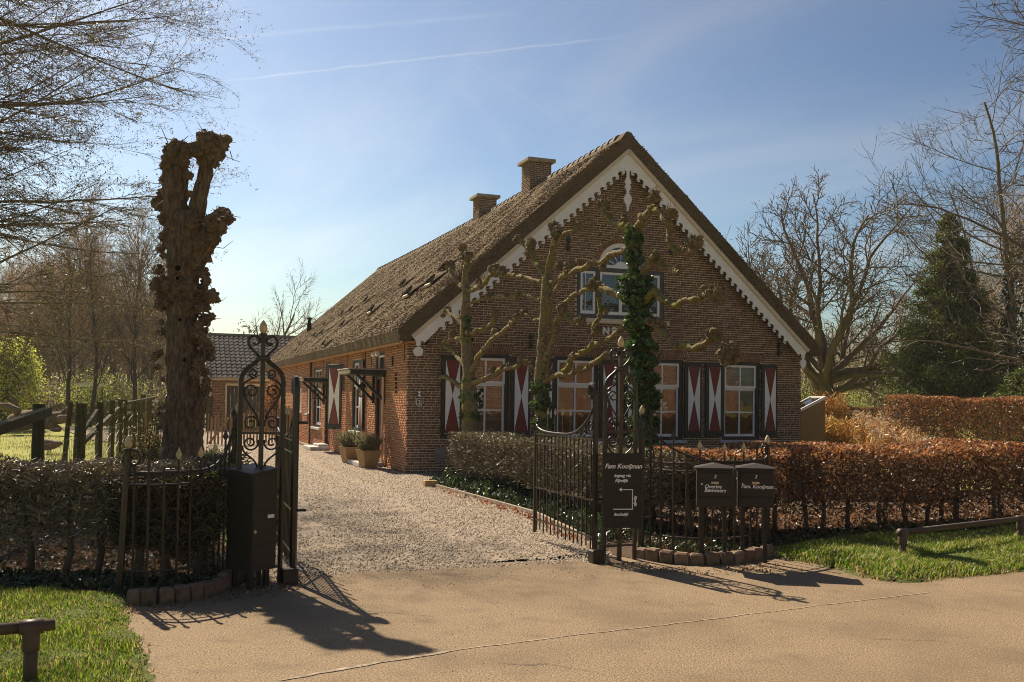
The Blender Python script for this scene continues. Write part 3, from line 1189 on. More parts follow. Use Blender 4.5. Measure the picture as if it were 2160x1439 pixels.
# mortar sheets, cut in bands round the openings (a hand behind the brick faces)
zs = sorted(set([0.0, WZ0, WZ1, ARCH[1], EAVE, UZ0, UZ1, UZ1 + 0.165] + [UZ1 + (UR + 0.155) * math.sin(k * pi / 2 / 9) for k in range(10)] + [2.66, 2.71, 2.76, 2.81]
                + list(np.linspace(EAVE, ZU - 0.05, 24))))
for za, zb in zip(zs[:-1], zs[1:]):
    if zb - za < 1e-4:
        continue
    A = fac_solid(za + 1e-5)
    Bv = fac_solid(zb - 1e-5)
    if len(A) != len(Bv):
        A = Bv = fac_solid((za + zb) / 2)
    for (a0, a1), (b0, b1) in zip(A, Bv):
        wall.add([(a0, 0.008, za), (a1, 0.008, za), (b1, 0.008, zb), (b0, 0.008, zb)], [[0, 1, 2, 3]])
zs = sorted(set([0.0, 2.95] + [o[2] for o in SIDE_OPEN] + [o[3] for o in SIDE_OPEN]))
for za, zb in zip(zs[:-1], zs[1:]):
    for a, b in side_solid((za + zb) / 2):
        wall.add([(0.008, a - (0.09 if a < 0.1 else 0), za), (0.008, b, za), (0.008, b, zb), (0.008, a - (0.09 if a < 0.1 else 0), zb)], [[0, 3, 2, 1]])
# plain far walls and a dark inner shell
wall.add([(W, 0.01, 0), (W, LEN, 0), (W, LEN, 2.95), (W, 0.01, 2.95)], [[0, 1, 2, 3]])
wall.add([(0.01, LEN, 0), (W, LEN, 0), (W, LEN, 2.95), (XC, LEN, ZU), (0.01, LEN, 2.95)], [[4, 3, 2, 1, 0]])
wobj = wall.build('wall', M_MORT, house)

FB = lay(fac_solid, ZU - 0.05, rb)
near = (FB[:, 0] < 2.6) & (FB[:, 2] < 2.55) & (FB[:, 2] > 0.5) & (np.abs(FB[:, 1] - FB[:, 0] - (BL - JT)) < 1e-4)
idx = np.where(near)[0]
idx = idx[np.argsort(FB[idx, 0] + 0.2 * np.abs(FB[idx, 2] - 1.6))][:300]
rest = np.setdiff1d(np.arange(len(FB)), idx)
V, Fc = brick_arrays(FB[rest], 'f', rb)
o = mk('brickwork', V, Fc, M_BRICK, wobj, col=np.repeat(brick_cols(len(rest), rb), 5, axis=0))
tag(o, kind='stuff')
bmesh_var = []
for k in range(14):
    Bq = np.array([[-(BL - JT) / 2, (BL - JT) / 2, -(CH - JT) / 2, (CH - JT) / 2]])
    V, Fc = brick_arrays(Bq, 'f', rb)
    ob = mk('brick', V, Fc, M_BRICK, wobj, col=np.repeat(brick_cols(1, rb), 5, axis=0))
    bmesh_var.append(ob)
for j, i in enumerate(idx):
    b = FB[i]
    loc = ((b[0] + b[1]) / 2, 0, (b[2] + b[3]) / 2)
    if j < len(bmesh_var):
        bmesh_var[j].location = loc
    else:
        inst('brick', bmesh_var[rb.integers(0, len(bmesh_var))].data, wobj, loc)
SBk = lay(side_solid, 2.93, rb)
V, Fc = brick_arrays(SBk, 's', rb)
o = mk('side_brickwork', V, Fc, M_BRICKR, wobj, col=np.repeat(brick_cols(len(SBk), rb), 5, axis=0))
tag(o, kind='stuff')

# flat arches and the arch ring: every brick its own wedge
V, Fl, Cl = [], [], []


def wedge(p):
    b = len(V)
    pr = rb.uniform(-0.004, 0.004)
    for q in p:
        V.append((q[0], pr - 0.002, q[1]))
    for q in p:
        V.append((q[0], 0.08, q[1]))
    Fl.extend([[b, b + 1, b + 2, b + 3], [b, b + 4, b + 5, b + 1], [b + 1, b + 5, b + 6, b + 2], [b + 2, b + 6, b + 7, b + 3], [b + 3, b + 7, b + 4, b]])
    c = brick_cols(1, rb)[0] * np.array([1.15, 1.0, 0.95])
    Cl.extend([c] * 5)


for a, b in GW:
    n = 23
    lo0, lo1, hi0, hi1 = a - 0.05, b + 0.05, a - 0.13, b + 0.13
    for k in range(n):
        t0, t1 = k / n + 0.0045, (k + 1) / n - 0.0045
        f = lambda z, t: lo0 + (lo1 - lo0) * t + ((hi0 + (hi1 - hi0) * t) - (lo0 + (lo1 - lo0) * t)) * z
        split = 0.62 if k % 2 else 0.38
        H = ARCH[1] - ARCH[0]
        for z0, z1 in ((0.01, split - 0.02), (split + 0.02, 0.985)):
            wedge([(f(z0, t0), ARCH[0] + H * z0), (f(z0, t1), ARCH[0] + H * z0), (f(z1, t1), ARCH[0] + H * z1), (f(z1, t0), ARCH[0] + H * z1)])
n = 34
for k in range(n):
    a0, a1 = pi - pi * (k + 0.1) / n, pi - pi * (k + 0.9) / n
    for r0, r1 in ((UR + 0.008, UR + 0.112), (UR + 0.12, UR + 0.15)):
        wedge([(XC + r0 * math.cos(a0), UZ1 + r0 * math.sin(a0)), (XC + r0 * math.cos(a1), UZ1 + r0 * math.sin(a1)),
               (XC + r1 * math.cos(a1), UZ1 + r1 * math.sin(a1)), (XC + r1 * math.cos(a0), UZ1 + r1 * math.sin(a0))])
for c0, c1 in ((UX0 - 0.01, XC - UR - 0.16), (XC + UR + 0.16, UX1 + 0.01)):
    n = 8
    for k in range(n):
        x0 = c0 + (c1 - c0) * k / n + 0.005
        x1 = c0 + (c1 - c0) * (k + 1) / n - 0.005
        wedge([(x0, UZ1 + 0.008), (x1, UZ1 + 0.008), (x1, UZ1 + 0.158), (x0, UZ1 + 0.158)])
o = mk('arch_bricks', np.array(V), Fl, M_BRICK, wobj, col=np.array(Cl))
tag(o, kind='stuff')
for a, b in GW:
    MB().prism([(a - 0.05, ARCH[0]), (b + 0.05, ARCH[0]), (b + 0.13, ARCH[1]), (a - 0.13, ARCH[1])], 0.006, 0.085).build('arch_mortar', M_MORT, wobj)
mb = MB()
mb.prism([(XC + (UR + .155) * math.cos(t), UZ1 + (UR + .155) * math.sin(t)) for t in np.linspace(0, pi / 2, 8)] + [(XC + (UR + .002) * math.cos(t), UZ1 + (UR + .002) * math.sin(t)) for t in np.linspace(pi / 2, 0, 8)], 0.006, 0.085)
mb.prism([(XC - (UR + .155) * math.cos(t), UZ1 + (UR + .155) * math.sin(t)) for t in np.linspace(0, pi / 2, 8)] + [(XC - (UR + .002) * math.cos(t), UZ1 + (UR + .002) * math.sin(t)) for t in np.linspace(pi / 2, 0, 8)], 0.0065, 0.085)
mb.build('arch_ring_mortar', M_MORT, wobj)
for c0, c1 in ((UX0 - 0.02, XC - UR - 0.15), (XC + UR + 0.15, UX1 + 0.02)):
    MB().box(c0, c1, 0.0075, 0.085, UZ1, UZ1 + 0.165).build('arch_mortar', M_MORT, wobj)


# ---- windows: built round their own middle, then set in the front or side wall
def ring(mb, x0, x1, z0, z1, w, y0, y1, wb=None):
    wb = wb or w
    mb.box(x0, x0 + w, y0, y1, z0, z1)
    mb.box(x1 - w, x1, y0, y1, z0, z1)
    mb.box(x0 + w, x1 - w, y0, y1, z0, z0 + wb)
    mb.box(x0 + w, x1 - w, y0, y1, z1 - w, z1)


def sash_window(w, h, split, loc, rotz, blind=1.0, cols=2, dark=M_BLACK, fw=0.085, sill=True, shade=True):
    mb = MB()
    ring(mb, -w / 2, w / 2, 0, h, fw, 0.022, 0.16)
    win = mb.build('window', dark, house, loc=loc, rotz=rotz)
    x0, x1 = -w / 2 + fw, w / 2 - fw
    zlo, zhi = fw, h - fw
    for nm, a, b, y0, rows, st in (('upper_sash', split, zhi, 0.045, 1, 0.055), ('lower_sash', zlo, split + 0.004, 0.082, 2, 0.055)):
        s = MB()
        ring(s, x0 + 0.002, x1 - 0.002, a, b, st, y0, y0 + 0.035, 0.06)
        ia, ib = a + 0.06, b - st
        gx0, gx1 = x0 + st, x1 - st
        for c in range(1, cols):
            xm = gx0 + (gx1 - gx0) * c / cols
            s.box(xm - 0.019, xm + 0.019, y0 - 0.004, y0 + 0.03, ia, ib)
        for r in range(1, rows):
            zm = ia + (ib - ia) * r / rows
            for c in range(cols):
                xa = gx0 + (gx1 - gx0) * c / cols + (0.019 if c else 0)
                xb = gx0 + (gx1 - gx0) * (c + 1) / cols - (0.019 if c < cols - 1 else 0)
                s.box(xa, xb, y0 - 0.003, y0 + 0.029, zm - 0.017, zm + 0.017)
        s.build(nm, M_WHITE, win)
        for c in range(cols):
            for r in range(rows):
                xa = gx0 + (gx1 - gx0) * c / cols
                xb = gx0 + (gx1 - gx0) * (c + 1) / cols
                za = ia + (ib - ia) * r / rows
                zb = ia + (ib - ia) * (r + 1) / rows
                tl = rs.uniform(-0.004, 0.004)
                mk('pane', [(xa, y0 + 0.02 + tl, za), (xb, y0 + 0.02 - tl, za), (xb, y0 + 0.02 - tl, zb), (xa, y0 + 0.02 + tl, zb)], [[0, 1, 2, 3]], M_GLASS, win)
    if shade:
        bl = MB()
        z = zhi - 0.03
        zend = zhi - (zhi - zlo) * blind
        while z > zend:
            bl.add([(x0, 0.165, z - 0.012), (x1, 0.165, z - 0.012), (x1, 0.195, z + 0.012), (x0, 0.195, z + 0.012)], [[0, 1, 2, 3]])
            z -= 0.045
        if blind < 0.95:
            bl.box(x0, x1, 0.165, 0.19, zend - 0.06, zend)
        bl.build('blind', M_BLIND, win)
    if sill:
        MB().bbox(-w / 2 - 0.09, w / 2 + 0.09, -0.075, 0.05, -0.075, -0.002, 0.008).build('sill', M_SILL, win)
    return win


for i, (a, b) in enumerate(GW):
    sash_window(b - a, WZ1 - WZ0, 1.27, ((a + b) / 2, 0, WZ0), 0, blind=(0.98, 0.02, 0.35, 0.33)[i])


def shutter(loc, rotz, w=0.475, h=1.80):
    """black framed board shutter with red and white hourglass"""
    s = MB().bbox(-w / 2, w / 2, -0.045, -0.006, 0, h, 0.004).build('shutter', M_BLACK, house, loc=loc, rotz=rotz)
    m = 0.105
    x0, x1, z0, z1 = -w / 2 + 0.095, w / 2 - 0.055, 0.15, h - 0.10
    if rotz:
        x0, x1 = -w / 2 + 0.075, w / 2 - 0.075
    xm, zm = (x0 + x1) / 2, (z0 + z1) / 2
    p = MB()
    p.prism([(x0, z0), (xm, zm), (x0, z1)], -0.051, -0.04)
    p.prism([(x1, z0), (x1, z1), (xm, zm)], -0.051, -0.04)
    p.build('white_field', M_WHITE, s)
    e = 0.014
    p = MB()
    p.prism([(x0 + e, z0 - 0.005), (x1 - e, z0 - 0.005), (xm, zm - 0.03)], -0.0535, -0.041)
    p.prism([(x0 + e, z1 + 0.005), (xm, zm + 0.03), (x1 - e, z1 + 0.005)], -0.0535, -0.041)
    p.build('red_field', M_RED, s)
    hg = MB()
    for zz in (0.16, h - 0.2):
        hg.box(-w / 2 - 0.03, -w / 2 + 0.02, -0.05, -0.046, zz, zz + 0.03)
    hg.box(0.02, 0.035, -0.075, -0.046, 0.02, 0.06)
    hg.build('hinge', M_IRON, s)
    return s


for a, b in GW:
    shutter((a - 0.02 - 0.2375, 0, 0.755), 0)
    shutter((b + 0.02 + 0.2375, 0, 0.755), 0)

# ---- arched upper window
mb = MB()
ring(mb, UX0, UX1, UZ0, UZ1, 0.10, 0.02, 0.16)
for xx in (XC - UR - 0.005, XC + UR + 0.005):
    mb.box(xx - 0.055, xx + 0.055, 0.021, 0.159, UZ0 + 0.1, UZ1 - 0.1)
uw = mb.build('arched_window', M_GREY, house)


def casement(x0, x1, z0, z1, mull):
    s = MB()
    ring(s, x0, x1, z0, z1, 0.06, 0.035, 0.08, 0.075)
    if mull:
        xm = (x0 + x1) / 2
        s.box(xm - 0.04, xm + 0.04, 0.036, 0.078, z0 + 0.075, z1 - 0.06)
    else:
        s.box(x0 + 0.125, x0 + 0.14, 0.04, 0.07, z0 + 0.075, z1 - 0.06)
    s.build('casement', M_WHITE, uw)
    mk('pane', [(x0 + 0.06, 0.06, z0 + 0.07), (x1 - 0.06, 0.06, z0 + 0.07), (x1 - 0.06, 0.06, z1 - 0.06), (x0 + 0.06, 0.06, z1 - 0.06)], [[0, 1, 2, 3]], M_GLASS, uw)


casement(UX0 + 0.1, XC - UR - 0.062, UZ0 + 0.1, UZ1 - 0.1, False)
casement(XC - UR + 0.052, XC + UR - 0.052, UZ0 + 0.1, UZ1 - 0.1, True)
casement(XC + UR + 0.062, UX1 - 0.1, UZ0 + 0.1, UZ1 - 0.1, False)
bl = MB()
z = UZ1 - 0.2
while z > UZ0 + 0.2:
    bl.add([(UX0 + 0.12, 0.165, z - 0.012), (UX1 - 0.12, 0.165, z - 0.012), (UX1 - 0.12, 0.195, z + 0.012), (UX0 + 0.12, 0.195, z + 0.012)], [[0, 1, 2, 3]])
    z -= 0.05
bl.build('blind', M_BLIND, uw)
fl = [[(XC + UR * math.cos(t), UZ1 + 0.002 + UR * math.sin(t)) for t in np.linspace(0, pi, 25)]]
holes = []
for k in range(6):
    a0, a1 = pi * k / 6 + (0.03 if k else 0.0), pi * (k + 1) / 6 - (0.03 if k < 5 else 0.0)
    r0, r1 = 0.17, UR - 0.095
    lo = 0.04
    arc = [(XC + r1 * math.cos(t), max(UZ1 + 0.075, UZ1 + r1 * math.sin(t))) for t in np.linspace(a0, a1, 8)]
    arc2 = [(XC + r0 * math.cos(t), max(UZ1 + 0.075, UZ1 + r0 * math.sin(t))) for t in np.linspace(a1, a0, 5)]
    holes.append(arc + arc2)
mesh_obj('fanlight_frame', curve2d(fl + holes, 0.05), M_WHITE, uw, (0, 0.06, 0))
mk('fanlight_pane', [(XC + (UR - .03) * math.cos(t), 0.07, UZ1 + 0.01 + (UR - .03) * math.sin(t)) for t in np.linspace(0, pi, 17)], [list(range(17))], M_GLASS, uw)
MB().bbox(UX0 - 0.1, UX1 + 0.1, -0.10, 0.05, UZ0 - 0.12, UZ0 - 0.004, 0.012).build('sill', M_CREAM, uw)
# letters under the upper window
for k, ch in enumerate('LIND'):
    mo = mesh_obj('letter', text_mesh(ch, 0.23, 0.02, offset=0.010), M_WHITE, house, (XC - 0.74 + (0.0, 0.16, 0.34, 0.58)[k], -0.012, 3.16))

# wall anchors
for px, py in ((900, 712), (1120, 720), (1198, 514), (1415, 524), (1642, 737)):
    p = HI @ hplane(px, py, 0)
    a = MB()
    a.bbox(-0.03, 0.03, -0.03, 0.004, -0.17, 0.17, 0.006)
    for s in (-1, 1):
        a.bbox(-0.055, 0.055, -0.028, 0.003, s * 0.09 - 0.03, s * 0.09 + 0.03, 0.012)
    a.build('wall_anchor', M_BLACK, house, loc=(p.x, -0.004, p.z))
# house number and monument shield by the corner
p = HI @ hplane(884, 848, 0)
hn = MB().bbox(-0.062, 0.062, -0.016, 0.004, -0.075, 0.075, 0.012).build('number_plate', M_WHITE, house, loc=(p.x, -0.004, p.z))
MB().bbox(-0.048, 0.048, -0.019, -0.014, -0.06, 0.06, 0.002).build('plate_field', M_BLACK, hn)
mesh_obj('numeral', text_mesh('2', 0.13, 0.003, offset=0.003), M_WHITE, hn, (0, -0.021, -0.047))
sh = MB()
sh.prism([(-0.055, 0.07), (-0.055, 0.0), (0, -0.07), (0.055, 0.0), (0.055, 0.07)], -0.012, 0.004)
M_BLUE = mat('enamel blue grey', (0.05, 0.09, 0.12), 0.35, var=0.1)
sh = sh.build('monument_shield', M_BLUE, house, loc=(p.x, -0.004, p.z + 0.165))
q = MB()
q.prism([(-0.05, 0.065), (0, 0.0), (0.05, 0.065)], -0.015, -0.011)
q.prism([(-0.045, -0.008), (0.045, -0.008), (0, 0.0)], -0.015, -0.011)
q.prism([(-0.04, -0.012), (0, -0.064), (0.04, -0.012)], -0.0151, -0.011)
q.build('shield_field', M_WHITE, sh)
# pale repair patches of stone low at the corner
MB().box(0.62, 0.86, -0.002, 0.05, 0.22, 0.55).build('stone_block', mat('grey stone block', (0.22, 0.19, 0.16), 0.9, bump=0.3, scale=8), house)

# ---- thatched roof
VO = -0.34
Y1 = LEN + 0.3
prof = []      # cross-section x,z (outer, then inner)
DXE = 5.43


def top_z(dx):
    return 7.90 - SL * dx


def roof_profile(y):
    """outer line from left eave over the ridge to the right eave"""
    pts = []
    nsl = 34
    for k in range(nsl + 1):
        dx = DXE - (DXE - 0.18) * k / nsl
        z = top_z(dx)
        if dx > DXE - 0.45:
            t = (dx - (DXE - 0.45)) / 0.45
            z -= 0.05 * t * t
        pts.append((XC - dx, z))
    for a in (110, 90, 70):
        pts.append((XC + 0.2 * math.cos(R(a)), 7.66 + 0.24 * math.sin(R(a))))
    for k in range(nsl + 1):
        dx = 0.18 + (DXE + 0.12 - 0.18) * k / nsl
        z = top_z(dx)
        if dx > DXE - 0.35:
            t = (dx - (DXE - 0.35)) / 0.45
            z -= 0.03 * t * t
        pts.append((XC + dx, z))
    return pts


ys = [VO] + [VO + 0.04, VO + 0.12] + list(np.linspace(0.0, Y1, 130))
V = []
pr0 = roof_profile(0)
npf = len(pr0)
inner = [(XC + DXE + 0.06, 2.80), (XC + 5.17, 2.84), (XC, ZU + 0.01), (XC - 5.17, 2.84), (XC - DXE + 0.05, 2.83)]
for iy, y in enumerate(ys):
    sag = -0.10 * math.sin(pi * max(0, y) / LEN)
    for k, (x, z) in enumerate(pr0):
        nn = mnoise.noise(Vector((x * 1.3, y * 1.3, 0.0))) * 0.016 + mnoise.noise(Vector((x * 7, y * 7, 3.0))) * 0.014
        e = 0.0
        if iy == 0:
            e = -0.05
            yy = y + mnoise.noise(Vector((x * 6, z * 6, 9))) * 0.03 + 0.02
        elif iy == 1:
            yy = y - 0.015 + mnoise.noise(Vector((x * 6, z * 6, 9))) * 0.03
        else:
            yy = y
        kk = k / (npf - 1)
        tipj = mnoise.noise(Vector((y * 5, 7, 0))) * 0.02 if k in (0, npf - 1) else 0
        V.append((x + tipj, yy, z + nn + e + sag * (1 - abs(x - XC) / 5.7)))
    for x, z in inner:
        V.append((x, y if iy else y + 0.03, z + mnoise.noise(Vector((x, y * 4, 5))) * 0.015))
ring_n = npf + len(inner)
Fc = []
for i in range(len(ys) - 1):
    for k in range(ring_n):
        k2 = (k + 1) % ring_n
        Fc.append([i * ring_n + k, i * ring_n + k2, (i + 1) * ring_n + k2, (i + 1) * ring_n + k])
# end faces as strips between the outer and inner lines
for end in (0, len(ys) - 1):
    b = end * ring_n
    mid = npf // 2
    left = list(range(0, mid + 1))
    right = list(range(mid, npf))
    i_r_tip, i_r, i_a, i_l, i_l_tip = [b + npf + j for j in range(5)]
    # left half: outer 0..mid against inner apex..tip
    q = []
    nl = len(left)
    # helper points along the inner left line by fanning
    for j in range(nl - 1):
        t = j / (nl - 1)
        anchor = i_l_tip if t < 0.06 else (i_l if t < 0.45 else i_a)
        q.append([b + left[j], b + left[j + 1], anchor])
    jl = [j for j in range(nl) if j / (nl - 1) >= 0.06][0]
    ja = [j for j in range(nl) if j / (nl - 1) >= 0.45][0]
    q.append([b + left[jl], i_l, i_l_tip])
    q.append([b + left[ja], i_a, i_l])
    nr = len(right)
    for j in range(nr - 1):
        t = j / (nr - 1)
        anchor = i_a if t < 0.55 else (i_r if t < 0.94 else i_r_tip)
        q.append([b + right[j], b + right[j + 1], anchor])
    j1 = [j for j in range(nr) if j / (nr - 1) >= 0.55][0]
    j2 = [j for j in range(nr) if j / (nr - 1) >= 0.94][0]
    q.append([b + right[j1], i_r, i_a])
    q.append([b + right[j2], i_r_tip, i_r])
    Fc += q if end == 0 else [f[::-1] for f in q]
roof = mk('thatched_roof', np.array(V), Fc, M_THATCH, house, smooth=False)
# loose reed ends over the lit slope and along the edges
rr = np.random.default_rng(31)
nre = 95000
dx = rr.uniform(0.3, DXE + 0.01, nre)
yy = VO + (Y1 - VO) * rr.uniform(0, 1, nre) ** 1.5
sd = np.where(rr.uniform(size=nre) < 0.85, -1.0, 1.0)
zz = 7.90 - SL * dx - np.where(dx > DXE - 0.45, 0.05 * ((dx - DXE + .45) / .45) ** 2, 0) - 0.10 * np.sin(pi * np.clip(yy, 0, LEN) / LEN) * (1 - dx / 5.7)
P0 = np.stack([XC + sd * dx, yy, zz - 0.005], 1)
ln = rr.uniform(0.02, 0.06, nre)
dn = np.stack([sd * 0.72, rr.normal(0, 0.12, nre), -0.58 + rr.normal(0, .12, nre)], 1)
dn[:, 0] += sd * 0.12
P1 = P0 + dn * ln[:, None] + np.array([[0, 0, 0.012]])
# ragged verge in front
nv = 9000
t = rr.uniform(0, 1, nv)
sv = np.where(rr.uniform(size=nv) < 0.5, -1.0, 1.0)
dv = t * DXE
thick = rr.uniform(0.02, 0.46, nv)
Q0 = np.stack([XC + sv * dv, np.full(nv, VO + 0.05), 7.90 - SL * dv - thick], 1)
Q1 = Q0 + np.stack([sv * rr.uniform(0.02, 0.06, nv), -rr.uniform(0.01, 0.06, nv), -rr.uniform(0.0, 0.05, nv)], 1)
A0, A1 = np.concatenate([P0, Q0]), np.concatenate([P1, Q1])
rad = rr.uniform(0.003, 0.0065, len(A0))
V, Fc = strip_mesh(A0, A1, rad, rad * 0.6, 3)
o = mk('reed_ends', V, Fc, mat('reed ends', (0.165, 0.115, 0.064), 0.9, var=0.1, attr=True), roof,
       col=np.repeat(np.clip(rr.choice([0.55, 0.85, 1.2, 1.7], (len(A0), 1)) * np.ones((1, 3)), 0, 2), 1, axis=0))
tag(o, kind='stuff')
# ridge tiles: half-round pantiles one after another
nt = 74
tile = MB()
tl = (LEN + 0.2) / nt
for k in range(8):
    a0, a1 = R(-8 + 196 * k / 8), R(-8 + 196 * (k + 1) / 8)
    for r in (0.155,):
        x0, z0, x1, z1 = r * math.cos(a0), r * math.sin(a0), r * math.cos(a1), r * math.sin(a1)
        xo0, zo0, xo1, zo1 = x0 * 1.16, z0 * 1.16, x1 * 1.16, z1 * 1.16
        tile.add([(x0, 0, z0), (x1, 0, z1), (xo1, 0, zo1), (xo0, 0, zo0), (x0, tl * 1.1, z0 * .9), (x1, tl * 1.1, z1 * .9), (x1 * 1.05, tl * 1.1, z1 * 1.05), (x0 * 1.05, tl * 1.1, z0 * 1.05)],
                 [[0, 1, 2, 3], [3, 2, 6, 7], [4, 7, 6, 5]])
# raised lip at the near end of each
for k in range(8):
    a0, a1 = R(-8 + 196 * k / 8), R(-8 + 196 * (k + 1) / 8)
    q = []
    for (r, y) in ((0.18, 0.0), (0.192, 0.01), (0.192, 0.045), (0.178, 0.055)):
        q.append((r * math.cos(a0), y, r * math.sin(a0)))
        q.append((r * math.cos(a1), y, r * math.sin(a1)))
    tile.add(q, [[0, 1, 3, 2], [2, 3, 5, 4], [4, 5, 7, 6]])
proto = None
for k in range(nt):
    y = VO + 0.42 + k * tl
    if y > LEN:
        break
    z = 7.735 - 0.10 * math.sin(pi * max(0, y) / LEN)
    if proto is None:
        ob = tile.build('ridge_tile', M_RIDGE, roof)
        proto = ob.data
    else:
        ob = inst('ridge_tile', proto, roof)
    ob.location = (XC + rs.uniform(-.008, .008), y, z + rs.uniform(-.006, .006))
# slit vents in the left slope: mouth shade painted as a black sheet under an eyebrow of reed with a pale sill
for px, py, s in ((858, 626, 1.0), (905, 603, 1.0), (782, 660, 0.85), (722, 688, 0.75), (680, 704, 0.6), (664, 710, 0.6), (633, 728, 0.55), (850, 602, 0.75), (740, 656, 0.7), (722, 664, 0.6),
                  (683, 730, 0.6), (772, 635, 0.7), (685, 686, 0.5), (626, 742, 0.4), (935, 570, 0.8)):
    d = HI.to_3x3() @ ray(px, py)
    o_ = HI @ Vector((0, 0, HC))
    nn = Vector((-SL, 0, 1))
    p0 = Vector((XC, 0, 7.90))
    t = (p0 - o_).dot(nn) / d.dot(nn)
    p = o_ + d * t
    p.z -= 0.10 * math.sin(pi * max(0, min(LEN, p.y)) / LEN) * (1 - abs(p.x - XC) / 5.7)
    sx = Vector((0, 1, 0))
    dnv = Vector((-1, 0, -SL)).normalized()
    nv_ = Vector((-SL, 0, 1)).normalized()
    mt = Matrix((tuple(sx) + (0,), tuple(dnv) + (0,), tuple(nv_) + (0,), (0, 0, 0, 1))).transposed()
    mt = Matrix.Translation(p) @ mt
    hw, up = 0.46 * s, 0.06 * s
    br = MB()
    nseg = 10
    back, front, fl_ = [], [], []
    for k in range(nseg + 1):
        t = k / nseg
        x = (t * 2 - 1) * hw
        hgt = up * math.sin(pi * t) ** 0.8
        back.append((x * 0.7, -0.62 * s, 0.012))
        front.append((x, -0.30 * s * math.sin(pi * t) ** 0.7, hgt + 0.085))
        fl_.append((x, 0.02, -0.03))
    A = back + front
    br.add([mt @ Vector(q) for q in A], [[k, k + 1, nseg + 2 + k, nseg + 1 + k] for k in range(nseg)])
    vn = br.build('roof_vent', M_THATCH, roof)
    mo = MB()
    ins = [(q[0] * 0.97, q[1] - 0.02, q[2] - 0.012) for q in front]
    ins2 = [(q[0] * 0.99, 0.03, 0.06) for q in front]
    mo.add([mt @ Vector(q) for q in ins + ins2], [[k, nseg + 1 + k, nseg + 2 + k, k + 1] for k in range(nseg)])
    mo.build('vent_shade_sheet', M_DARK, vn)
    if s > 0.8:
        sb = MB().box(-hw * 0.85, hw * 0.1, 0.032, 0.08, 0.03, 0.085, mt)
        sb.build('vent_sill', M_CREAM, vn)
# flue on the roof
p = HI @ at(652, 716, 41.5)
fl2 = MB().lathe([(0.10, 0), (0.10, 0.35), (0.06, 0.5), (0.06, 0.58), (0.13, 0.60), (0.13, 0.63), (0.02, 0.66)], sides=10)
# stands on the slope
zs_ = 7.90 - SL * abs(p.x - XC)
fl2.build('flue', M_DARK, house, loc=(max(p.x, -0.1), min(p.y, 22.5), 7.90 - SL * abs(max(p.x, -0.1) - XC) - 0.1))


# ---- chimneys on the ridge
def chimney(y, w, zt):
    V2, F2, C2 = [], [], []
    ch = MB()
    hw = w / 2
    ch.box(-hw + 0.008, hw - 0.008, -hw + 0.008, hw - 0.008, 7.2, zt)
    c = ch.build('chimney', M_MORT, house, loc=(XC, y, 0))
    B = []
    z = 7.2
    row = 0
    while z < zt - 0.03:
        s = -hw - (row % 2) * BL / 2
        while s < hw:
            s0, s1 = max(s, -hw), min(s + BL, hw)
            if s1 - s0 > 0.03:
                B.append((s0 + JT / 2 * (s0 > -hw), s1 - JT / 2 * (s1 < hw), z + JT / 2, z + CH - JT / 2))
            s += BL
        z += CH
        row += 1
    B = np.array(B)
    V_, F_ = brick_arrays(B, 'f', rb, 0.06)
    V1 = V_.copy()
    V1[:, 1] -= hw
    Vb = V_.copy()
    Vb = np.stack([V_[:, 1] - hw + 0.001, V_[:, 0], V_[:, 2]], 1)
    Vc = np.stack([hw - V_[:, 1] - 0.001, V_[:, 0], V_[:, 2]], 1)
    nV = len(V_)
    VV = np.concatenate([V1, Vb, Vc])
    FF = np.concatenate([F_, F_[:, ::-1] + nV, F_ + 2 * nV])
    o = mk('chimney_bricks', VV, FF, M_BRICK, c, col=np.repeat(brick_cols(len(B) * 3, rb), 5, axis=0) * 0.85)
    tag(o, kind='stuff')
    MB().bbox(-hw - 0.10, hw + 0.10, -hw - 0.10, hw + 0.10, zt - 0.012, zt + 0.09, 0.012).build('chimney_cap', M_EDGE, c)
    return c


chimney(5.35, 0.66, 8.42)
chimney(9.85, 0.62, 8.28)

# ---- bargeboards
per = 0.205


def barge(right):
    """board along the verge: straight top, row of hooked curls below, real holes"""
    L_ = 6.72
    top, w = 0.0, 0.25
    n = int((L_ - 0.62) / per)
    hook = [(0.0, 0.0), (0.012, 0.045), (0.038, 0.082), (0.075, 0.098), (0.105, 0.088), (0.122, 0.064), (0.118, 0.044), (0.102, 0.040), (0.098, 0.05), (0.083, 0.048),
            (0.078, 0.03), (0.09, 0.008), (0.115, -0.012), (0.15, -0.022), (0.18, -0.018)]
    # running downhill the curls open towards the ridge
    low = []
    s = 0.36
    for k in range(n):
        for (a, b) in hook:
            low.append((s + a, w + b))
        s += per
    low.append((s, w))
    outline = [(0, 0.0), (L_, 0.0), (L_, w * 0.55)]
    outline += [(L_ - 0.02, w + 0.02)] + [(s + 0.02, w)] + low[::-1] + [(0.30, w)]
    if right:
        outline += [(0.0, w)]
    else:
        outline += [(0.0, w)]
    holes = []
    for k in range(n):
        cx, cz = 0.36 + per * k + 0.058, w + 0.052
        holes.append([(cx + 0.011 * math.cos(t), cz + 0.011 * math.sin(t)) for t in np.linspace(0, 2 * pi, 8)[:-1]])
    ca, sa = math.cos(math.atan(SL)), math.sin(math.atan(SL))

    def tr(p):
        a, b = p
        x = a * ca - b * sa
        z = -a * sa - b * ca
        # cut plumb at the middle
        if x < 0.0:
            z = z + 0 * x
            x = 0.0
        return ((x if right else -x), z)
    polys = [[tr(p) for p in outline]] + [[tr(p) for p in h] for h in holes]
    return polys


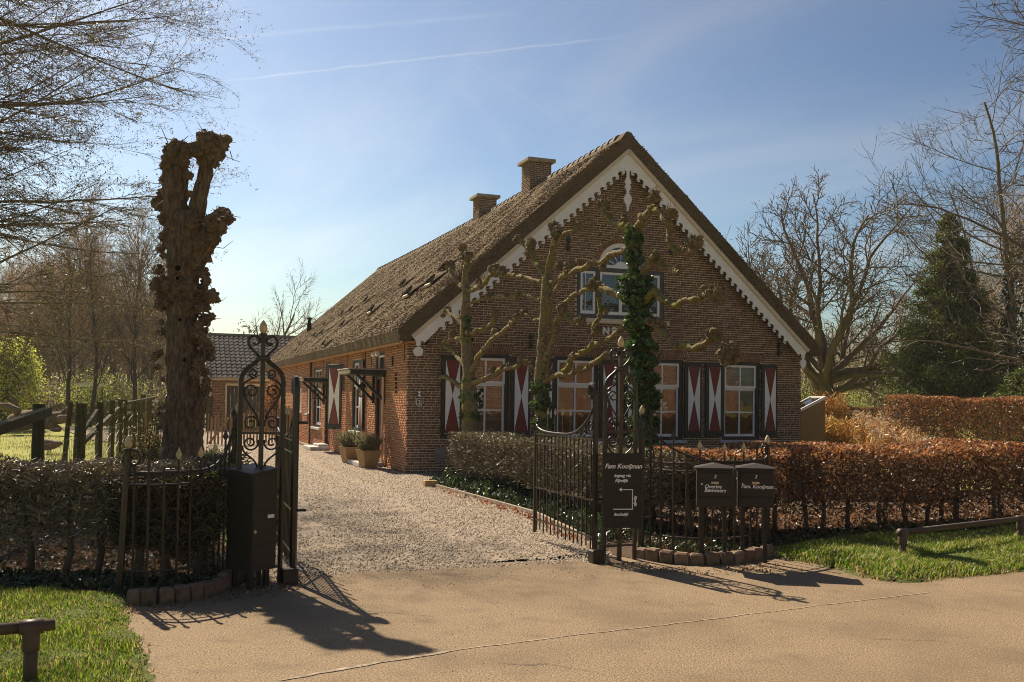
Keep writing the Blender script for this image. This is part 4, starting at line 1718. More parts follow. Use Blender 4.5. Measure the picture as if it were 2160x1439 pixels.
ZB = 7.46
M_BARGE = M_WHITE
for right in (False, True):
    o = mesh_obj('bargeboard', curve2d(barge(right), 0.03), M_BARGE, house, (XC + (0.004 if right else -0.004), -0.27, ZB - 0.02))
    s = 1 if right else -1
    an = math.atan(SL)
    # moulding board above
    mm = Matrix.Translation((XC, -0.27, ZB + 0.0)) @ Matrix.Rotation(an if right else -an, 4, 'Y')
    MB().box(0.0 if right else -6.85, 6.85 if right else 0.0, -0.06, 0.02, -0.055, 0.03, mm).build('verge_moulding', M_CREAM, house)
    # boarded soffit behind the bargeboard
    MB().box(0.0 if right else -6.8, 6.8 if right else 0.0, 0.016, 0.268, -0.04, -0.015, mm).build('verge_soffit', M_CREAM, house)
    # drop with a disc at the foot
    fx, fz = XC + s * 4.985, 2.93
    out = [(-0.11, 0.08), (-0.11, -0.02), (-0.06, -0.10), (-0.045, -0.15), (-0.055, -0.175), (-0.03, -0.20), (-0.012, -0.225)]
    rr_ = 0.105
    cz = -0.325
    disc = [(rr_ * math.sin(t) * -1, cz + rr_ * math.cos(t)) for t in np.linspace(0.12, 2 * pi - 0.12, 22)]
    if right:
        disc = [(x * (0.9 if z > cz else 0.75 * (1 - 0.5 * ((cz - z) / rr_) ** 2) + .1), z if z > cz else z - 0.04 * (cz - z) / rr_) for x, z in disc]
    poly = out + disc + [(-x, z) for x, z in out[::-1]]
    mesh_obj('bargeboard_drop', curve2d([poly], 0.028), M_BARGE, house, (fx, -0.272, fz))
# middle pendant
pd = [(0.0, 0.22), (0.055, 0.2), (0.06, 0.02), (0.105, -0.02), (0.11, -0.07), (0.075, -0.10), (0.04, -0.115), (0.03, -0.16), (0.042, -0.27), (0.075, -0.33), (0.085, -0.38), (0.045, -0.43),
      (0.075, -0.46), (0.08, -0.50), (0.045, -0.54), (0.03, -0.60), (0.045, -0.66), (0.085, -0.70), (0.105, -0.77), (0.09, -0.83), (0.05, -0.89), (0.03, -0.95), (0.022, -1.04), (0.0, -1.06)]
poly = pd + [(-x, z) for x, z in pd[::-1][1:-1]]
mesh_obj('gable_pendant', curve2d([poly], 0.034), M_BARGE, house, (XC, -0.275, ZB - 0.38))
# eaves board and soffit on the lane side
MB().box(-0.16, 0.30, -0.22, LEN, 2.79, 2.825).build('eaves_soffit', M_OAK, house)
MB().box(-0.19, -0.162, -0.24, LEN, 2.77, 2.90).build('eaves_board', M_OAK, house)

# ---- lane-side details
RZ = -pi / 2


def sidewin(v0, v1, z0, z1, split=None, cols=2, dark=M_BLACK, fw=0.085, blind=0.5, shade=False, sill=True):
    return sash_window(v1 - v0, z1 - z0, split or (z1 - z0) * 0.62, (0, (v0 + v1) / 2, z0), RZ, blind, cols, dark, fw, sill, shade)


sidewin(4.85, 5.95, 0.72, 2.62)
sidewin(10.9, 12.4, 0.62, 2.60)
for a, b in ((13.3, 13.75), (15.1, 15.6)):
    sidewin(a, b, 1.05, 1.95, cols=1, dark=M_WHITE, fw=0.05)
sidewin(19.2, 20.2, 0.9, 2.0, dark=M_WHITE, fw=0.06)
# open shutter swung away from the wall, and its fellow flat behind
shutter((-0.20, 7.32, 0.70), RZ + R(28), 0.62, 1.85)
shutter((-0.02, 4.52, 0.74), RZ, 0.5, 1.84)
shutter((-0.02, 8.5, 0.70), RZ, 0.5, 1.84)


def side_door(v0, v1, ztop, canopy_z, lamp=True):
    w = v1 - v0
    fr = MB()
    ring(fr, -w / 2, w / 2, 0.0, ztop, 0.08, 0.02, 0.17, 0.03)
    fr.box(-w / 2 + 0.08, w / 2 - 0.08, 0.022, 0.168, 2.06, 2.16)
    d = fr.build('door', M_BLACK, house, loc=(0, (v0 + v1) / 2, 0), rotz=RZ)
    lf = MB().box(-w / 2 + 0.082, w / 2 - 0.082, 0.08, 0.12, 0.03, 2.06)
    for zz in (0.2, 1.12):
        lf.bbox(-w / 2 + 0.18, w / 2 - 0.18, 0.07, 0.09, zz, zz + 0.78, 0.006)
    lf.build('door_leaf', M_RED, d)
    MB().lathe([(0.012, 0), (0.012, 0.04), (0.03, 0.05), (0.03, 0.075), (0.01, 0.085)], mtx=Matrix.Translation((w / 2 - 0.16, 0.078, 1.02)) @ Matrix.Rotation(pi / 2, 4, 'X')).build('door_knob', M_CREAM, d)
    tw = MB()
    ring(tw, -w / 2 + 0.08, w / 2 - 0.08, 2.16, ztop - 0.08, 0.05, 0.05, 0.09)
    tw.build('transom_sash', M_WHITE, d)
    mk('transom_pane', [(-w / 2 + .1, 0.07, 2.18), (w / 2 - .1, 0.07, 2.18), (w / 2 - .1, 0.07, ztop - .1), (-w / 2 + .1, 0.07, ztop - .1)], [[0, 1, 2, 3]], M_GLASS, d)
    # canopy on two struts
    cp = MB().bbox(-w / 2 - 0.22, w / 2 + 0.22, -0.85, 0.02, canopy_z, canopy_z + 0.11, 0.01)
    cp = cp.build('canopy', M_BLACK, d)
    MB().bbox(-w / 2 - 0.25, w / 2 + 0.25, -0.90, 0.0, canopy_z + 0.112, canopy_z + 0.14, 0.006).build('canopy_lid', mat('zinc', (0.36, 0.33, 0.29), 0.45, metal=0.3), d)
    MB().box(-w / 2 - 0.23, w / 2 + 0.23, -0.872, -0.852, canopy_z + 0.02, canopy_z + 0.10).build('canopy_fascia', M_CREAM, d)
    for s in (-1, 1):
        x = s * (w / 2 + 0.10)
        st = MB()
        st.tube([(x, -0.68, canopy_z + 0.01), (x, -0.03, canopy_z - 0.60)], 0.045, 4)
        st.tube([(x, -0.03, canopy_z - 0.68), (x, -0.03, canopy_z)], 0.04, 4)
        st.build('canopy_strut', M_BLACK, d)
    if lamp:
        lp = MB()
        lp.lathe([(0.02, 0.0), (0.09, 0.02), (0.105, 0.24), (0.11, 0.25), (0.02, 0.36), (0.012, 0.40)], sides=6)
        ll = mk('lantern', np.array(lp.v), lp.f, glass_mat('lantern glass', 1.5, 0.001, (0.9, 0.85, 0.7)), d)
        ll.location = (-w / 2 - 0.42, -0.24, canopy_z - 0.52)
        cg = MB()
        for k in range(6):
            a = k * pi / 3
            cg.tube([(0.092 * math.cos(a), 0.092 * math.sin(a), 0.02), (0.108 * math.cos(a), 0.108 * math.sin(a), 0.245)], 0.007, 4)
        cg.lathe([(0.11, 0.245), (0.118, 0.25), (0.03, 0.36), (0.012, 0.40)], sides=6)
        cg.lathe([(0.03, -0.02), (0.095, 0.0), (0.095, 0.02)], sides=6)
        cg.tube([(0, 0.24, 0.30), (0, 0.02, 0.45), (0, 0, 0.39)], 0.01, 4)
        cg.build('lantern_cage', M_BLACK, ll)
    return d


side_door(2.2, 3.1, 2.72, 2.15)
side_door(9.25, 10.15, 2.70, 2.07)
# flood lamps above the first door
for k, dy in enumerate((2.45, 2.85)):
    l = MB().lathe([(0.02, -0.05), (0.055, -0.04), (0.06, 0.03), (0.055, 0.05)], mtx=Matrix.Rotation(R(70), 4, 'X'), sides=10)
    l.build('spot_lamp', M_WHITE, house, loc=(-0.12, dy, 2.66))
# drain pipes, slots and the old beam ends under the eaves
for v, h in ((0.30, 0.35), (3.6, 0.4), (4.3, 0.4), (6.6, 0.4), (10.6, 0.9), (13.0, 0.5), (16.5, 0.5)):
    MB().box(-0.012, 0.005, v - 0.025, v + 0.025, 2.78 - h, 2.79).build('tie_plate', M_BLACK, house)
MB().tube([(-0.05, 2.08, 0.02), (-0.05, 2.08, 2.10)], 0.03, 8).build('drain_pipe', M_CREAM, house)
MB().tube([(-0.05, 12.75, 0.02), (-0.05, 12.75, 2.80)], 0.035, 8).build('drain_pipe', M_BLACK, house)
sh = MB().bbox(-0.035, 0.035, -0.03, 0.0, -0.11, 0.11, 0.012)
sh.build('wall_anchor', M_BLACK, house, loc=(-0.004, 1.35, 2.45), rotz=RZ)
# small dark blocks in two columns near the corner
blk = MB()
for dy in (-0.05, 0.05):
    for k in range(5):
        blk.box(-0.012, -0.004, 1.0 + dy - 0.02, 1.0 + dy + 0.02, 1.72 + k * 0.095, 1.78 + k * 0.095)
blk.build('dark_blocks', M_DARK, house)
# plinth patches left of the door are plain wall; stone doorsteps are separate things
for (v0, v1, px_) in ((1.95, 3.35, 0), (9.0, 10.4, 1)):
    st = MB().bbox(-0.62, -0.03, v0, v1, 0.0, 0.10, 0.012)
    st.bbox(-0.34, -0.03, v0 + 0.2, v1 - 0.2, 0.101, 0.17, 0.01)
    o = st.build('stone_doorstep', M_SILL)
    o.matrix_world = HM
    tag(o, ('low stone doorstep behind the planted tubs', 'low stone doorstep below the farther side door canopy')[px_], 'doorstep')
# ================================================================== ironwork
M_GOLD = mat('worn gilding', (0.62, 0.48, 0.26), 0.5, var=0.25, scale=30, spec=0.5)
M_BOXBLK = mat('powder coated black', (0.03, 0.023, 0.016), 0.55, var=0.15, scale=30, spec=0.35)
M_SIGN = mat('sign black', (0.012, 0.010, 0.008), 0.42, var=0.2, scale=6, spec=0.35)
M_LETTER = mat('white lettering', (0.88, 0.86, 0.83), 0.5, var=0.05)
M_PIPE = mat('brown painted pipe', (0.085, 0.058, 0.038), 0.5, scale=20, col2=(0.13, 0.09, 0.06), bump=0.3, bscale=60, bdist=0.003)

PT = R(24.0)


def finial(parent, x, z, s=1.0, y=0.0):
    """gilded bud on a black collar"""
    m = Matrix.Translation((x, y, z)) @ Matrix.Scale(s, 4)
    MB().lathe([(0.016, -0.05), (0.03, -0.045), (0.018, -0.03), (0.034, -0.012), (0.036, 0.0)], sides=10, mtx=m).build('finial_collar', M_IRON, parent, smooth=True)
    MB().lathe([(0.016, 0.0), (0.03, 0.02), (0.034, 0.045), (0.028, 0.08), (0.012, 0.105), (0.003, 0.115)], sides=10, mtx=m).build('gilded_finial', M_GOLD, parent, smooth=True)


def scroll_pair(mb, fn, r=0.011, flat=1.0):
    for s in (-1, 1):
        mb.tube([(s * p[0], p[1], p[2]) for p in fn], r, 5, flat=flat)


def pillar(label, loc, rotz):
    t = thing('iron_gate_pillar', label, 'gate pillar', loc, rotz)
    hw = 0.178
    cb = MB().tube([(0, 0, -0.05), (0, 0, 2.10)], 0.026, 4)
    cb.build('centre_bar', M_IRON, t)
    finial(t, 0, 2.14)
    for s in (-1, 1):
        pts = [(s * hw, 0, -0.05), (s * hw, 0, 0.9), (s * hw, 0, 1.68)] + [(s * p[0], 0, p[2]) for p in bez((hw, 1.72), (hw - 0.004, 1.86), (0.045, 1.86), (0.038, 1.93), 9)]
        MB().tube(pts, 0.022, 6).build('side_post', M_IRON, t, smooth=False)
    MB().bbox(-0.058, 0.058, -0.04, 0.04, 1.91, 1.945, 0.006).build('collar', M_IRON, t)
    h = MB()
    heart = bez((0.036, 1.94), (0.045, 1.98), (0.115, 2.0), (0.122, 2.065), 8)[:-1] + bez((0.122, 2.065), (0.124, 2.12), (0.05, 2.145), (0.03, 2.085), 8)[:-1] + \
        bez((0.03, 2.085), (0.028, 2.045), (0.075, 2.035), (0.075, 2.06), 6)
    scroll_pair(h, heart, 0.0135)
    h.build('heart_scroll', M_IRON, t, smooth=True)
    # upper S-scrolls
    sc = MB()
    scroll_pair(sc, spiral(0.075, 1.80, 0.012, 0.042, 0.0, -1.35, 18) + bez((0.034, 1.80), (0.05, 1.74), (0.15, 1.75), (0.158, 1.69), 6)[1:], 0.0085)
    scroll_pair(sc, spiral(0.088, 1.645, 0.014, 0.066, pi * 0.6, -1.45, 22) + bez((0.15, 1.66), (0.163, 1.58), (0.09, 1.53), (0.03, 1.42), 8)[1:], 0.0085)
    scroll_pair(sc, bez((0.158, 1.69), (0.165, 1.60), (0.12, 1.55), (0.10, 1.545), 6), 0.007)
    sc.build('s_scroll', M_IRON, t, smooth=True)
    for zc in (1.29, 0.66):
        MB().box(-hw, hw, -0.012, 0.012, zc - 0.009, zc + 0.009).build('cross_bar', M_IRON, t)
        cc = MB()
        scroll_pair(cc, spiral(0.09, zc + 0.085, 0.014, 0.068, 0.4, 1.5, 22), 0.0085)
        scroll_pair(cc, spiral(0.09, zc - 0.085, 0.014, 0.068, -0.4, -1.5, 22), 0.0085)
        scroll_pair(cc, bez((0.155, zc - 0.11), (0.155, zc - 0.2), (0.05, zc - 0.19), (0.028, zc - 0.29), 7), 0.0085)
        if zc < 1:
            scroll_pair(cc, bez((0.155, zc + 0.11), (0.155, zc + 0.2), (0.05, zc + 0.19), (0.028, zc + 0.29), 7), 0.0085)
        cc.build('c_scroll', M_IRON, t, smooth=True)
    MB().box(-hw, hw, -0.012, 0.012, 0.14, 0.16).build('cross_bar', M_IRON, t)
    cc = MB()
    scroll_pair(cc, spiral(0.09, 0.235, 0.014, 0.066, 0.4, 1.5, 22), 0.0085)
    cc.build('c_scroll', M_IRON, t, smooth=True)
    return t


PLOC = Vector((-2.133, 8.105, 0))
PROC = Vector((1.10, 9.585, 0))
pillar('openwork iron gate pillar behind the black parcel box', PLOC, PT)
pillar('openwork iron gate pillar carrying the black name board', PROC, PT)


def leaf_gate(label, loc, rotz):
    t = thing('iron_gate_leaf', label, 'gate', loc, rotz)
    Lf = 1.58
    st = MB()
    cane = [(0, 0, 0.05), (0, 0, 1.62)] + [(p[0], 0, p[2]) for p in bez((0, 1.64), (0.0, 1.80), (0.14, 1.80), (0.135, 1.68), 8)] + [(p[0], 0, p[2]) for p in bez((0.135, 1.68), (0.125, 1.62), (0.06, 1.63), (0.065, 1.68), 6)][1:]
    st.tube(cane, 0.03, 6)
    st.build('hinge_stile', M_IRON, t)
    MB().tube([(Lf, 0, 0.08), (Lf, 0, 1.24)], 0.02, 4).build('meeting_stile', M_IRON, t)
    for z, r in ((1.215, 0.011), (1.105, 0.011), (0.60, 0.011), (0.235, 0.011)):
        MB().tube([(0, 0, z), (Lf, 0, z)], r, 4).build('rail', M_IRON, t)
    sw = MB()
    sw.tube([(p[0], 0, p[2]) for p in bez((0.03, 1.56), (0.14, 1.42), (0.35, 1.245), (0.75, 1.24), 12)] + [(p[0], 0, p[2]) for p in bez((0.75, 1.24), (1.2, 1.235), (1.5, 1.24), (1.54, 1.32), 8)][1:], 0.014, 5)
    sw.tube([(Lf - 0.055 + q[0], 0, q[2]) for q in spiral(0, 1.34, 0.055, 0.012, 0.2, 1.4, 18)], 0.010, 5)
    sw.build('sweep_rail', M_IRON, t, smooth=True)
    sc = MB()
    for cx, cz, r in ((0.115, 1.345, 0.082), (0.255, 1.285, 0.052), (0.36, 1.258, 0.034)):
        sc.tube(spiral(cx, cz, r, 0.012, -pi / 2, 1.6, 22), 0.009, 5)
    sc.build('scroll', M_IRON, t, smooth=True)
    n = 15
    proto = None
    for k in range(n):
        x = 0.10 + (Lf - 0.14) * k / (n - 1) * 0.985
        tall = 1.235 + (0.20 if (k % 2 and 4 < k < 13) else 0.0)
        MB().tube([(x, 0, 0.11 + 0.02 * (k % 2)), (x, 0, tall)], 0.0085, 4).build('bar', M_IRON, t)
        if tall > 1.3:
            MB().lathe([(0.004, 0), (0.017, 0.03), (0.002, 0.075)], (x, 0, tall), 4).build('bar_tip', M_GOLD, t)
    MB().tube([(0.05, -0.016, 0.24), (Lf - 0.18, -0.016, 1.11)], 0.014, 4).build('brace', M_PIPE, t)
    for z in (1.38, 0.62):
        MB().tube([(0.12 * 0, 0.02, z), (-0.02, -0.10, z)], 0.013, 5).build('hinge_pin', M_IRON, t)
    return t


ang = math.atan2(0.934, -0.358)
leaf_gate('right iron gate leaf swung open beside the ivy bed', Vector((0.845, 9.50, 0)), ang)
leaf_gate('left iron gate leaf swung open, seen nearly edge on behind the parcel box', Vector((-1.875, 8.26, 0)), ang + R(-1.5))
# ground stops of the leaves
for p, lab in (((0.86, 9.44), 'black gate stop block at the foot of the name board pillar'), ((-1.89, 8.19), 'black gate stop block at the foot of the pillar by the parcel box')):
    o = MB().bbox(-0.07, 0.07, -0.06, 0.06, -0.02, 0.13, 0.012).build('gate_stop', M_IRON)
    o.location = (p[0], p[1], 0)
    o.rotation_euler.z = PT
    tag(o, lab, 'gate stop')


def curved_railing(label, px, flip, z_out, z_in):
    """fence bent in plan; flip=False: outer post first"""
    pts = gcurve(px, 8)
    if flip:
        pts = pts[::-1]
    base = pts[0].copy()
    t = thing('curved_iron_railing', label, 'railing', (base.x, base.y, 0))
    cum = [0]
    for a, b in zip(pts[:-1], pts[1:]):
        cum.append(cum[-1] + (b - a).length)
    tot = cum[-1]

    def pos(s, z):
        s = max(0, min(tot, s))
        for i in range(len(pts) - 1):
            if s <= cum[i + 1] + 1e-9:
                p = pts[i].lerp(pts[i + 1], (s - cum[i]) / max(1e-6, cum[i + 1] - cum[i])) - base
                return Vector((p.x, p.y, z))
        p = pts[-1] - base
        return Vector((p.x, p.y, z))
    # outer post leans a little, as old posts do
    lean = Vector((0.05 if not flip else -0.01, 0, 0))
    MB().tube([pos(0, -0.05), pos(0, z_out) + lean], 0.028, 6).build('outer_post', M_IRON, t)
    q = pos(0, z_out) + lean
    finial(t, q.x, q.z + 0.04, 0.95, q.y)
    MB().tube([pos(tot, -0.05), pos(tot, z_in)], 0.034, 8).build('inner_post', M_IRON, t)
    q = pos(tot, z_in)
    finial(t, q.x, q.z + 0.04, 0.85, q.y)
    S = np.linspace(0, tot, 18)
    for z, r in ((0.965, 0.010), (0.885, 0.010), (0.20, 0.010)):
        MB().tube([pos(s, z) for s in S], r, 5).build('rail', M_IRON, t)
    # sweeping top bar, scrolled at the outer end, rising to the inner post
    def sz(u):
        return 0.985 + 0.46 * max(0, (u - 0.45) / 0.55) ** 2.4
    sw = MB()
    sw.tube([pos(s, sz(s / tot)) for s in np.linspace(0.12, tot, 22)], 0.013, 5)
    d = (pos(0.16, 0) - pos(0.02, 0)).normalized()
    o0 = pos(0.10, 1.09)
    sw.tube([o0 + d * p[0] + Vector((0, 0, p[2])) for p in spiral(0.0, 0.0, 0.105, 0.022, -pi / 2 + 0.2, -1.45, 24)], 0.011, 5)
    sw.build('sweep_rail', M_IRON, t, smooth=True)
    d2 = (pos(tot - 0.02, 0) - pos(tot - 0.22, 0)).normalized()
    sc = MB()
    o1 = pos(tot - 0.10, 1.26)
    sc.tube([o1 + d2 * p[0] + Vector((0, 0, p[2])) for p in spiral(0, 0, 0.085, 0.014, -0.6, 1.5, 22)], 0.012, 5)
    sc.build('scroll', M_IRON, t, smooth=True)
    sc = MB()
    o2 = pos(tot - 0.115, 1.05)
    sc.tube([o2 + d2 * p[0] + Vector((0, 0, p[2])) for p in spiral(0, 0, 0.07, 0.012, 2.0, 1.5, 22)], 0.010, 5)
    sc.build('scroll', M_IRON, t, smooth=True)
    n = 12
    for k in range(n):
        s = tot * (k + 1) / (n + 1)
        u = s / tot
        spear = k % 2 == 1
        top = sz(u) + (0.10 if spear else 0.05)
        MB().tube([pos(s, -0.03), pos(s, top)], 0.0105, 5).build('bar', M_IRON, t)
        if spear:
            p = pos(s, top)
            gil = 2 <= k <= 8
            sp = MB()
            sp.add([p + Vector((0, 0, -0.01)), p + Vector((0.028, 0, 0.035)), p + Vector((0, 0.008, 0.035)), p + Vector((-0.028, 0, 0.035)), p + Vector((0, -0.008, 0.035)), p + Vector((0, 0, 0.10))],
                   [[0, 1, 2], [0, 2, 3], [0, 3, 4], [0, 4, 1], [5, 2, 1], [5, 3, 2], [5, 4, 3], [5, 1, 4]])
            sp.build('spear_tip', M_GOLD if gil else M_IRON, t)
    return t


curved_railing('curved black iron railing left of the parcel box', [(250, 1257), (320, 1259), (400, 1248), (455, 1229), (494, 1206)], False, 1.13, 1.40)
curved_railing('curved black iron railing with the two letterboxes', [(1352, 1164), (1400, 1172), (1480, 1177), (1560, 1173), (1620, 1160)], True, 1.10, 1.42)

# ---- parcel box
t = thing('parcel_box', 'tall black parcel box on short legs in front of the left gate pillar', 'parcel box', at(527, 1250, 7.85), R(-35))
t.location.z = 0
nearc = at(527, 1208, 7.85)
zb, zt = nearc.z, nearc.z + 0.825
# local x runs along the wide left face towards the corner, y runs back along the door face
bx = MB()
wL, dL = 0.30, 0.265
V = [(-wL, 0, zb), (0, 0, zb), (0, dL, zb), (-wL, dL, zb), (-wL, 0, zt - 0.0), (0, 0, zt - 0.03), (0, dL, zt + 0.01), (-wL, dL, zt + 0.035)]
bx.add(V, [[3, 2, 1, 0], [0, 1, 5, 4], [1, 2, 6, 5], [2, 3, 7, 6], [3, 0, 4, 7], [4, 5, 6, 7]])
bx.build('box_body', M_BOXBLK, t)
MB().add([(-wL - 0.008, -0.008, zt + 0.002), (0.008, -0.008, zt - 0.028), (0.008, dL + 0.008, zt + 0.012), (-wL - 0.008, dL + 0.008, zt + 0.037),
          (-wL - 0.008, -0.008, zt + 0.014), (0.008, -0.008, zt - 0.016), (0.008, dL + 0.008, zt + 0.024), (-wL - 0.008, dL + 0.008, zt + 0.049)],
         [[3, 2, 1, 0], [0, 1, 5, 4], [1, 2, 6, 5], [2, 3, 7, 6], [3, 0, 4, 7], [4, 5, 6, 7]]).build('box_lid', M_BOXBLK, t)
for z0, z1, nm in ((zb + 0.01, zb + 0.215, 'lower_panel'), (zb + 0.225, zb + 0.50, 'parcel_door'), (zb + 0.51, zt - 0.04, 'upper_flap')):
    MB().bbox(0.001, 0.007, 0.008, dL - 0.008, z0, z1, 0.002).build(nm, M_BOXBLK, t)
MB().bbox(0.007, 0.010, 0.165, 0.235, zb + 0.43, zb + 0.46, 0.001).build('name_card', M_LETTER, t)
MB().lathe([(0.014, 0), (0.014, 0.006), (0.006, 0.008)], mtx=Matrix.Translation((0.007, 0.035, zb + 0.33)) @ Matrix.Rotation(pi / 2, 4, 'Y')).build('lock', mat('steel', (0.5, 0.48, 0.45), 0.35, metal=0.8), t)
for x, y in ((-wL + 0.05, 0.05), (-0.06, 0.05), (-wL + 0.05, dL - 0.05), (-0.06, dL - 0.05)):
    MB().bbox(x - 0.022, x + 0.022, y - 0.022, y + 0.022, -0.04, zb + 0.002, 0.004).build('leg', M_BOXBLK, t)

# ---- name board on the right pillar
cp = at(1314, 1035, 9.40)
t = thing('name_board', 'black sign board lettered Fam Kooijman with a white route arrow', 'sign', (cp.x, cp.y, 0), R(8))
bw, bh = 0.385, 0.735
MB().bbox(-bw / 2, bw / 2, -0.006, 0.006, cp.z - bh / 2, cp.z + bh / 2, 0.002).build('board', M_SIGN, t)
zc = cp.z
for s, size, dx, dz, rot in (('Fam Kooijman', 0.06, 0.0, 0.22, 0), ('ingang via', 0.04, -0.01, 0.135, 0), ('Rijndijk', 0.04, -0.02, 0.085, 0), ('Rijndijk', 0.032, 0.115, -0.10, -pi / 2), ('Bochtdijk', 0.035, -0.02, -0.245, 0)):
    me = text_mesh(s, size * 1.08, 0.002, 0.28, offset=0.0014)
    o = mesh_obj('lettering', me, M_LETTER, t, (dx, -0.0085, zc + dz))
    o.rotation_euler = (0, -rot, 0)
ar = MB()
ar.box(-0.10, 0.10, -0.009, -0.0062, zc - 0.187, zc - 0.178)
ar.box(0.091, 0.10, -0.009, -0.0062, zc - 0.178, zc + 0.006)
ar.box(-0.02, 0.10, -0.0091, -0.0062, zc + 0.006, zc + 0.014)
ar.prism([(-0.045, zc + 0.010), (-0.015, zc - 0.010), (-0.015, zc + 0.030)], -0.0092, -0.0062)
ar.build('route_arrow', M_LETTER, t)
MB().box(-0.15, -0.13, 0.006, 0.12, zc + 0.28, zc + 0.30).build('bracket', M_IRON, t)
MB().box(-0.15, -0.13, 0.006, 0.12, zc - 0.30, zc - 0.28).build('bracket', M_IRON, t)

# ---- two letterboxes
def letterbox(px, py, label, lines, rotz, Z):
    c = at(px, py, Z)
    t = thing('letterbox', label, 'letterbox', (c.x, c.y, 0), rotz)
    w, d, h = 0.34, 0.25, 0.365
    z0 = c.z - h / 2
    MB().bbox(-w / 2, w / 2, 0, d, z0, z0 + h, 0.006).build('box_body', M_BOXBLK, t)
    e = 0.018
    rf = MB()
    zt = z0 + h
    rf.add([(-w / 2 - e, -e, zt), (w / 2 + e, -e, zt), (w / 2 + e, d + e, zt), (-w / 2 - e, d + e, zt),
            (-w / 2 - e, -e, zt + 0.018), (w / 2 + e, -e, zt + 0.018), (w / 2 + e, d + e, zt + 0.018), (-w / 2 - e, d + e, zt + 0.018), (0.0, d * 0.35, zt + 0.055), (0.0, d + e, zt + 0.055)],
           [[3, 2, 1, 0], [0, 1, 5, 4], [1, 2, 6, 5], [2, 3, 7, 6], [3, 0, 4, 7], [4, 5, 8], [5, 6, 9, 8], [4, 8, 9, 7], [6, 7, 9]])
    rf.build('box_roof', M_BOXBLK, t)
    MB().bbox(-w / 2 + 0.022, w / 2 - 0.022, -0.006, 0.001, z0 + 0.105, z0 + h - 0.025, 0.003).build('box_door', M_BOXBLK, t)
    MB().bbox(-w / 2 + 0.005, w / 2 - 0.005, -0.012, 0.001, z0 + 0.008, z0 + 0.095, 0.003).build('newspaper_tray', M_BOXBLK, t)
    MB().bbox(-w / 2 + 0.03, w / 2 - 0.03, -0.012, -0.006, z0 + h - 0.09, z0 + h - 0.035, 0.003).build('letter_flap', M_BOXBLK, t)
    mesh_obj('numeral', text_mesh('2', 0.045, 0.002, 0.28, offset=0.001), M_LETTER, t, (0.0, -0.0145, z0 + h - 0.079))
    MB().bbox(-0.036, 0.036, -0.010, -0.006, z0 + h - 0.138, z0 + h - 0.115, 0.001).build('brass_plate', M_GOLD, t)
    for i, (s, dx) in enumerate(lines):
        mesh_obj('lettering', text_mesh(s, 0.05, 0.002, 0.28, offset=0.0012), M_LETTER, t, (dx, -0.0085, z0 + h - 0.178 - i * 0.036))
    MB().lathe([(0.009, 0), (0.009, 0.006), (0.004, 0.008)], mtx=Matrix.Translation((-w / 2 + 0.045, -0.006, z0 + h - 0.14)) @ Matrix.Rotation(pi / 2, 4, 'X')).build('lock', M_LETTER, t)
    for s in (-1, 1):
        MB().bbox(s * 0.11 - 0.02, s * 0.11 + 0.02, d + 0.002, d + 0.035, -0.05, z0 + h * 0.8, 0.004).build('post', M_BOXBLK, t)
    return t


letterbox(1508, 1031, 'black letterbox lettered Overige Bewoners', (('Overige', -0.02), ('Bewoners', 0.0)), R(-9), 9.20)
letterbox(1594, 1031, 'black letterbox lettered Fam. Kooijman', (('Fam. Kooijman', 0.012),), R(-11), 9.30)


# ---- low pipe rails on the verges
def pipe_rail(label, posts, z, ends):
    t = thing('pipe_rail', label, 'pipe rail', (posts[0].x, posts[0].y, 0))
    b = Vector((posts[0].x, posts[0].y, 0))
    for p in posts:
        q = p - b
        MB().tube([(q.x, q.y, -0.1), (q.x, q.y, z - 0.02)], 0.036, 12).build('post', M_PIPE, t, smooth=True)
        MB().lathe([(0.042, -0.13), (0.044, -0.12), (0.044, -0.01), (0.036, 0.0)], (q.x, q.y, z), 12).build('post_socket', M_PIPE, t, smooth=True)
    d = (posts[1] - posts[0]).normalized()
    a = posts[0] - b - d * ends[0]
    c = posts[-1] - b + d * ends[1]
    MB().tube([(a.x, a.y, z), (c.x, c.y, z)], 0.031, 12).build('rail', M_PIPE, t, smooth=True)
    for p in posts:
        q = p - b
        MB().tube([(q.x - d.x * 0.06, q.y - d.y * 0.06, z), (q.x + d.x * 0.06, q.y + d.y * 0.06, z)], 0.040, 12).build('clamp', M_PIPE, t, smooth=True)
    return t


p1 = at(66, 1322, 5.15)
pipe_rail('low brown pipe rail on the near verge, ending at a single post', [Vector((p1.x, p1.y, 0)), Vector((p1.x, p1.y, 0)) - DR * 2.6], p1.z, (0.115, 0.1))
p1 = at(1904, 1123, 9.75)
p2 = at(2152, 1102, 11.05)
pipe_rail('low brown pipe rail on the verge below the beech hedge', [Vector((p1.x, p1.y, 0)), Vector((p2.x, p2.y, 0)), Vector((p2.x, p2.y, 0)) + (p2 - p1) * 1.0], p1.z, (0.06, 0.3))

# ---- planted tubs by the first door
M_TUB = mat('weathered tub wood', (0.34, 0.225, 0.095), 0.8, scale=6, col2=(0.44, 0.31, 0.15), stretch=(6, 6, 1), bump=0.4, bscale=30)


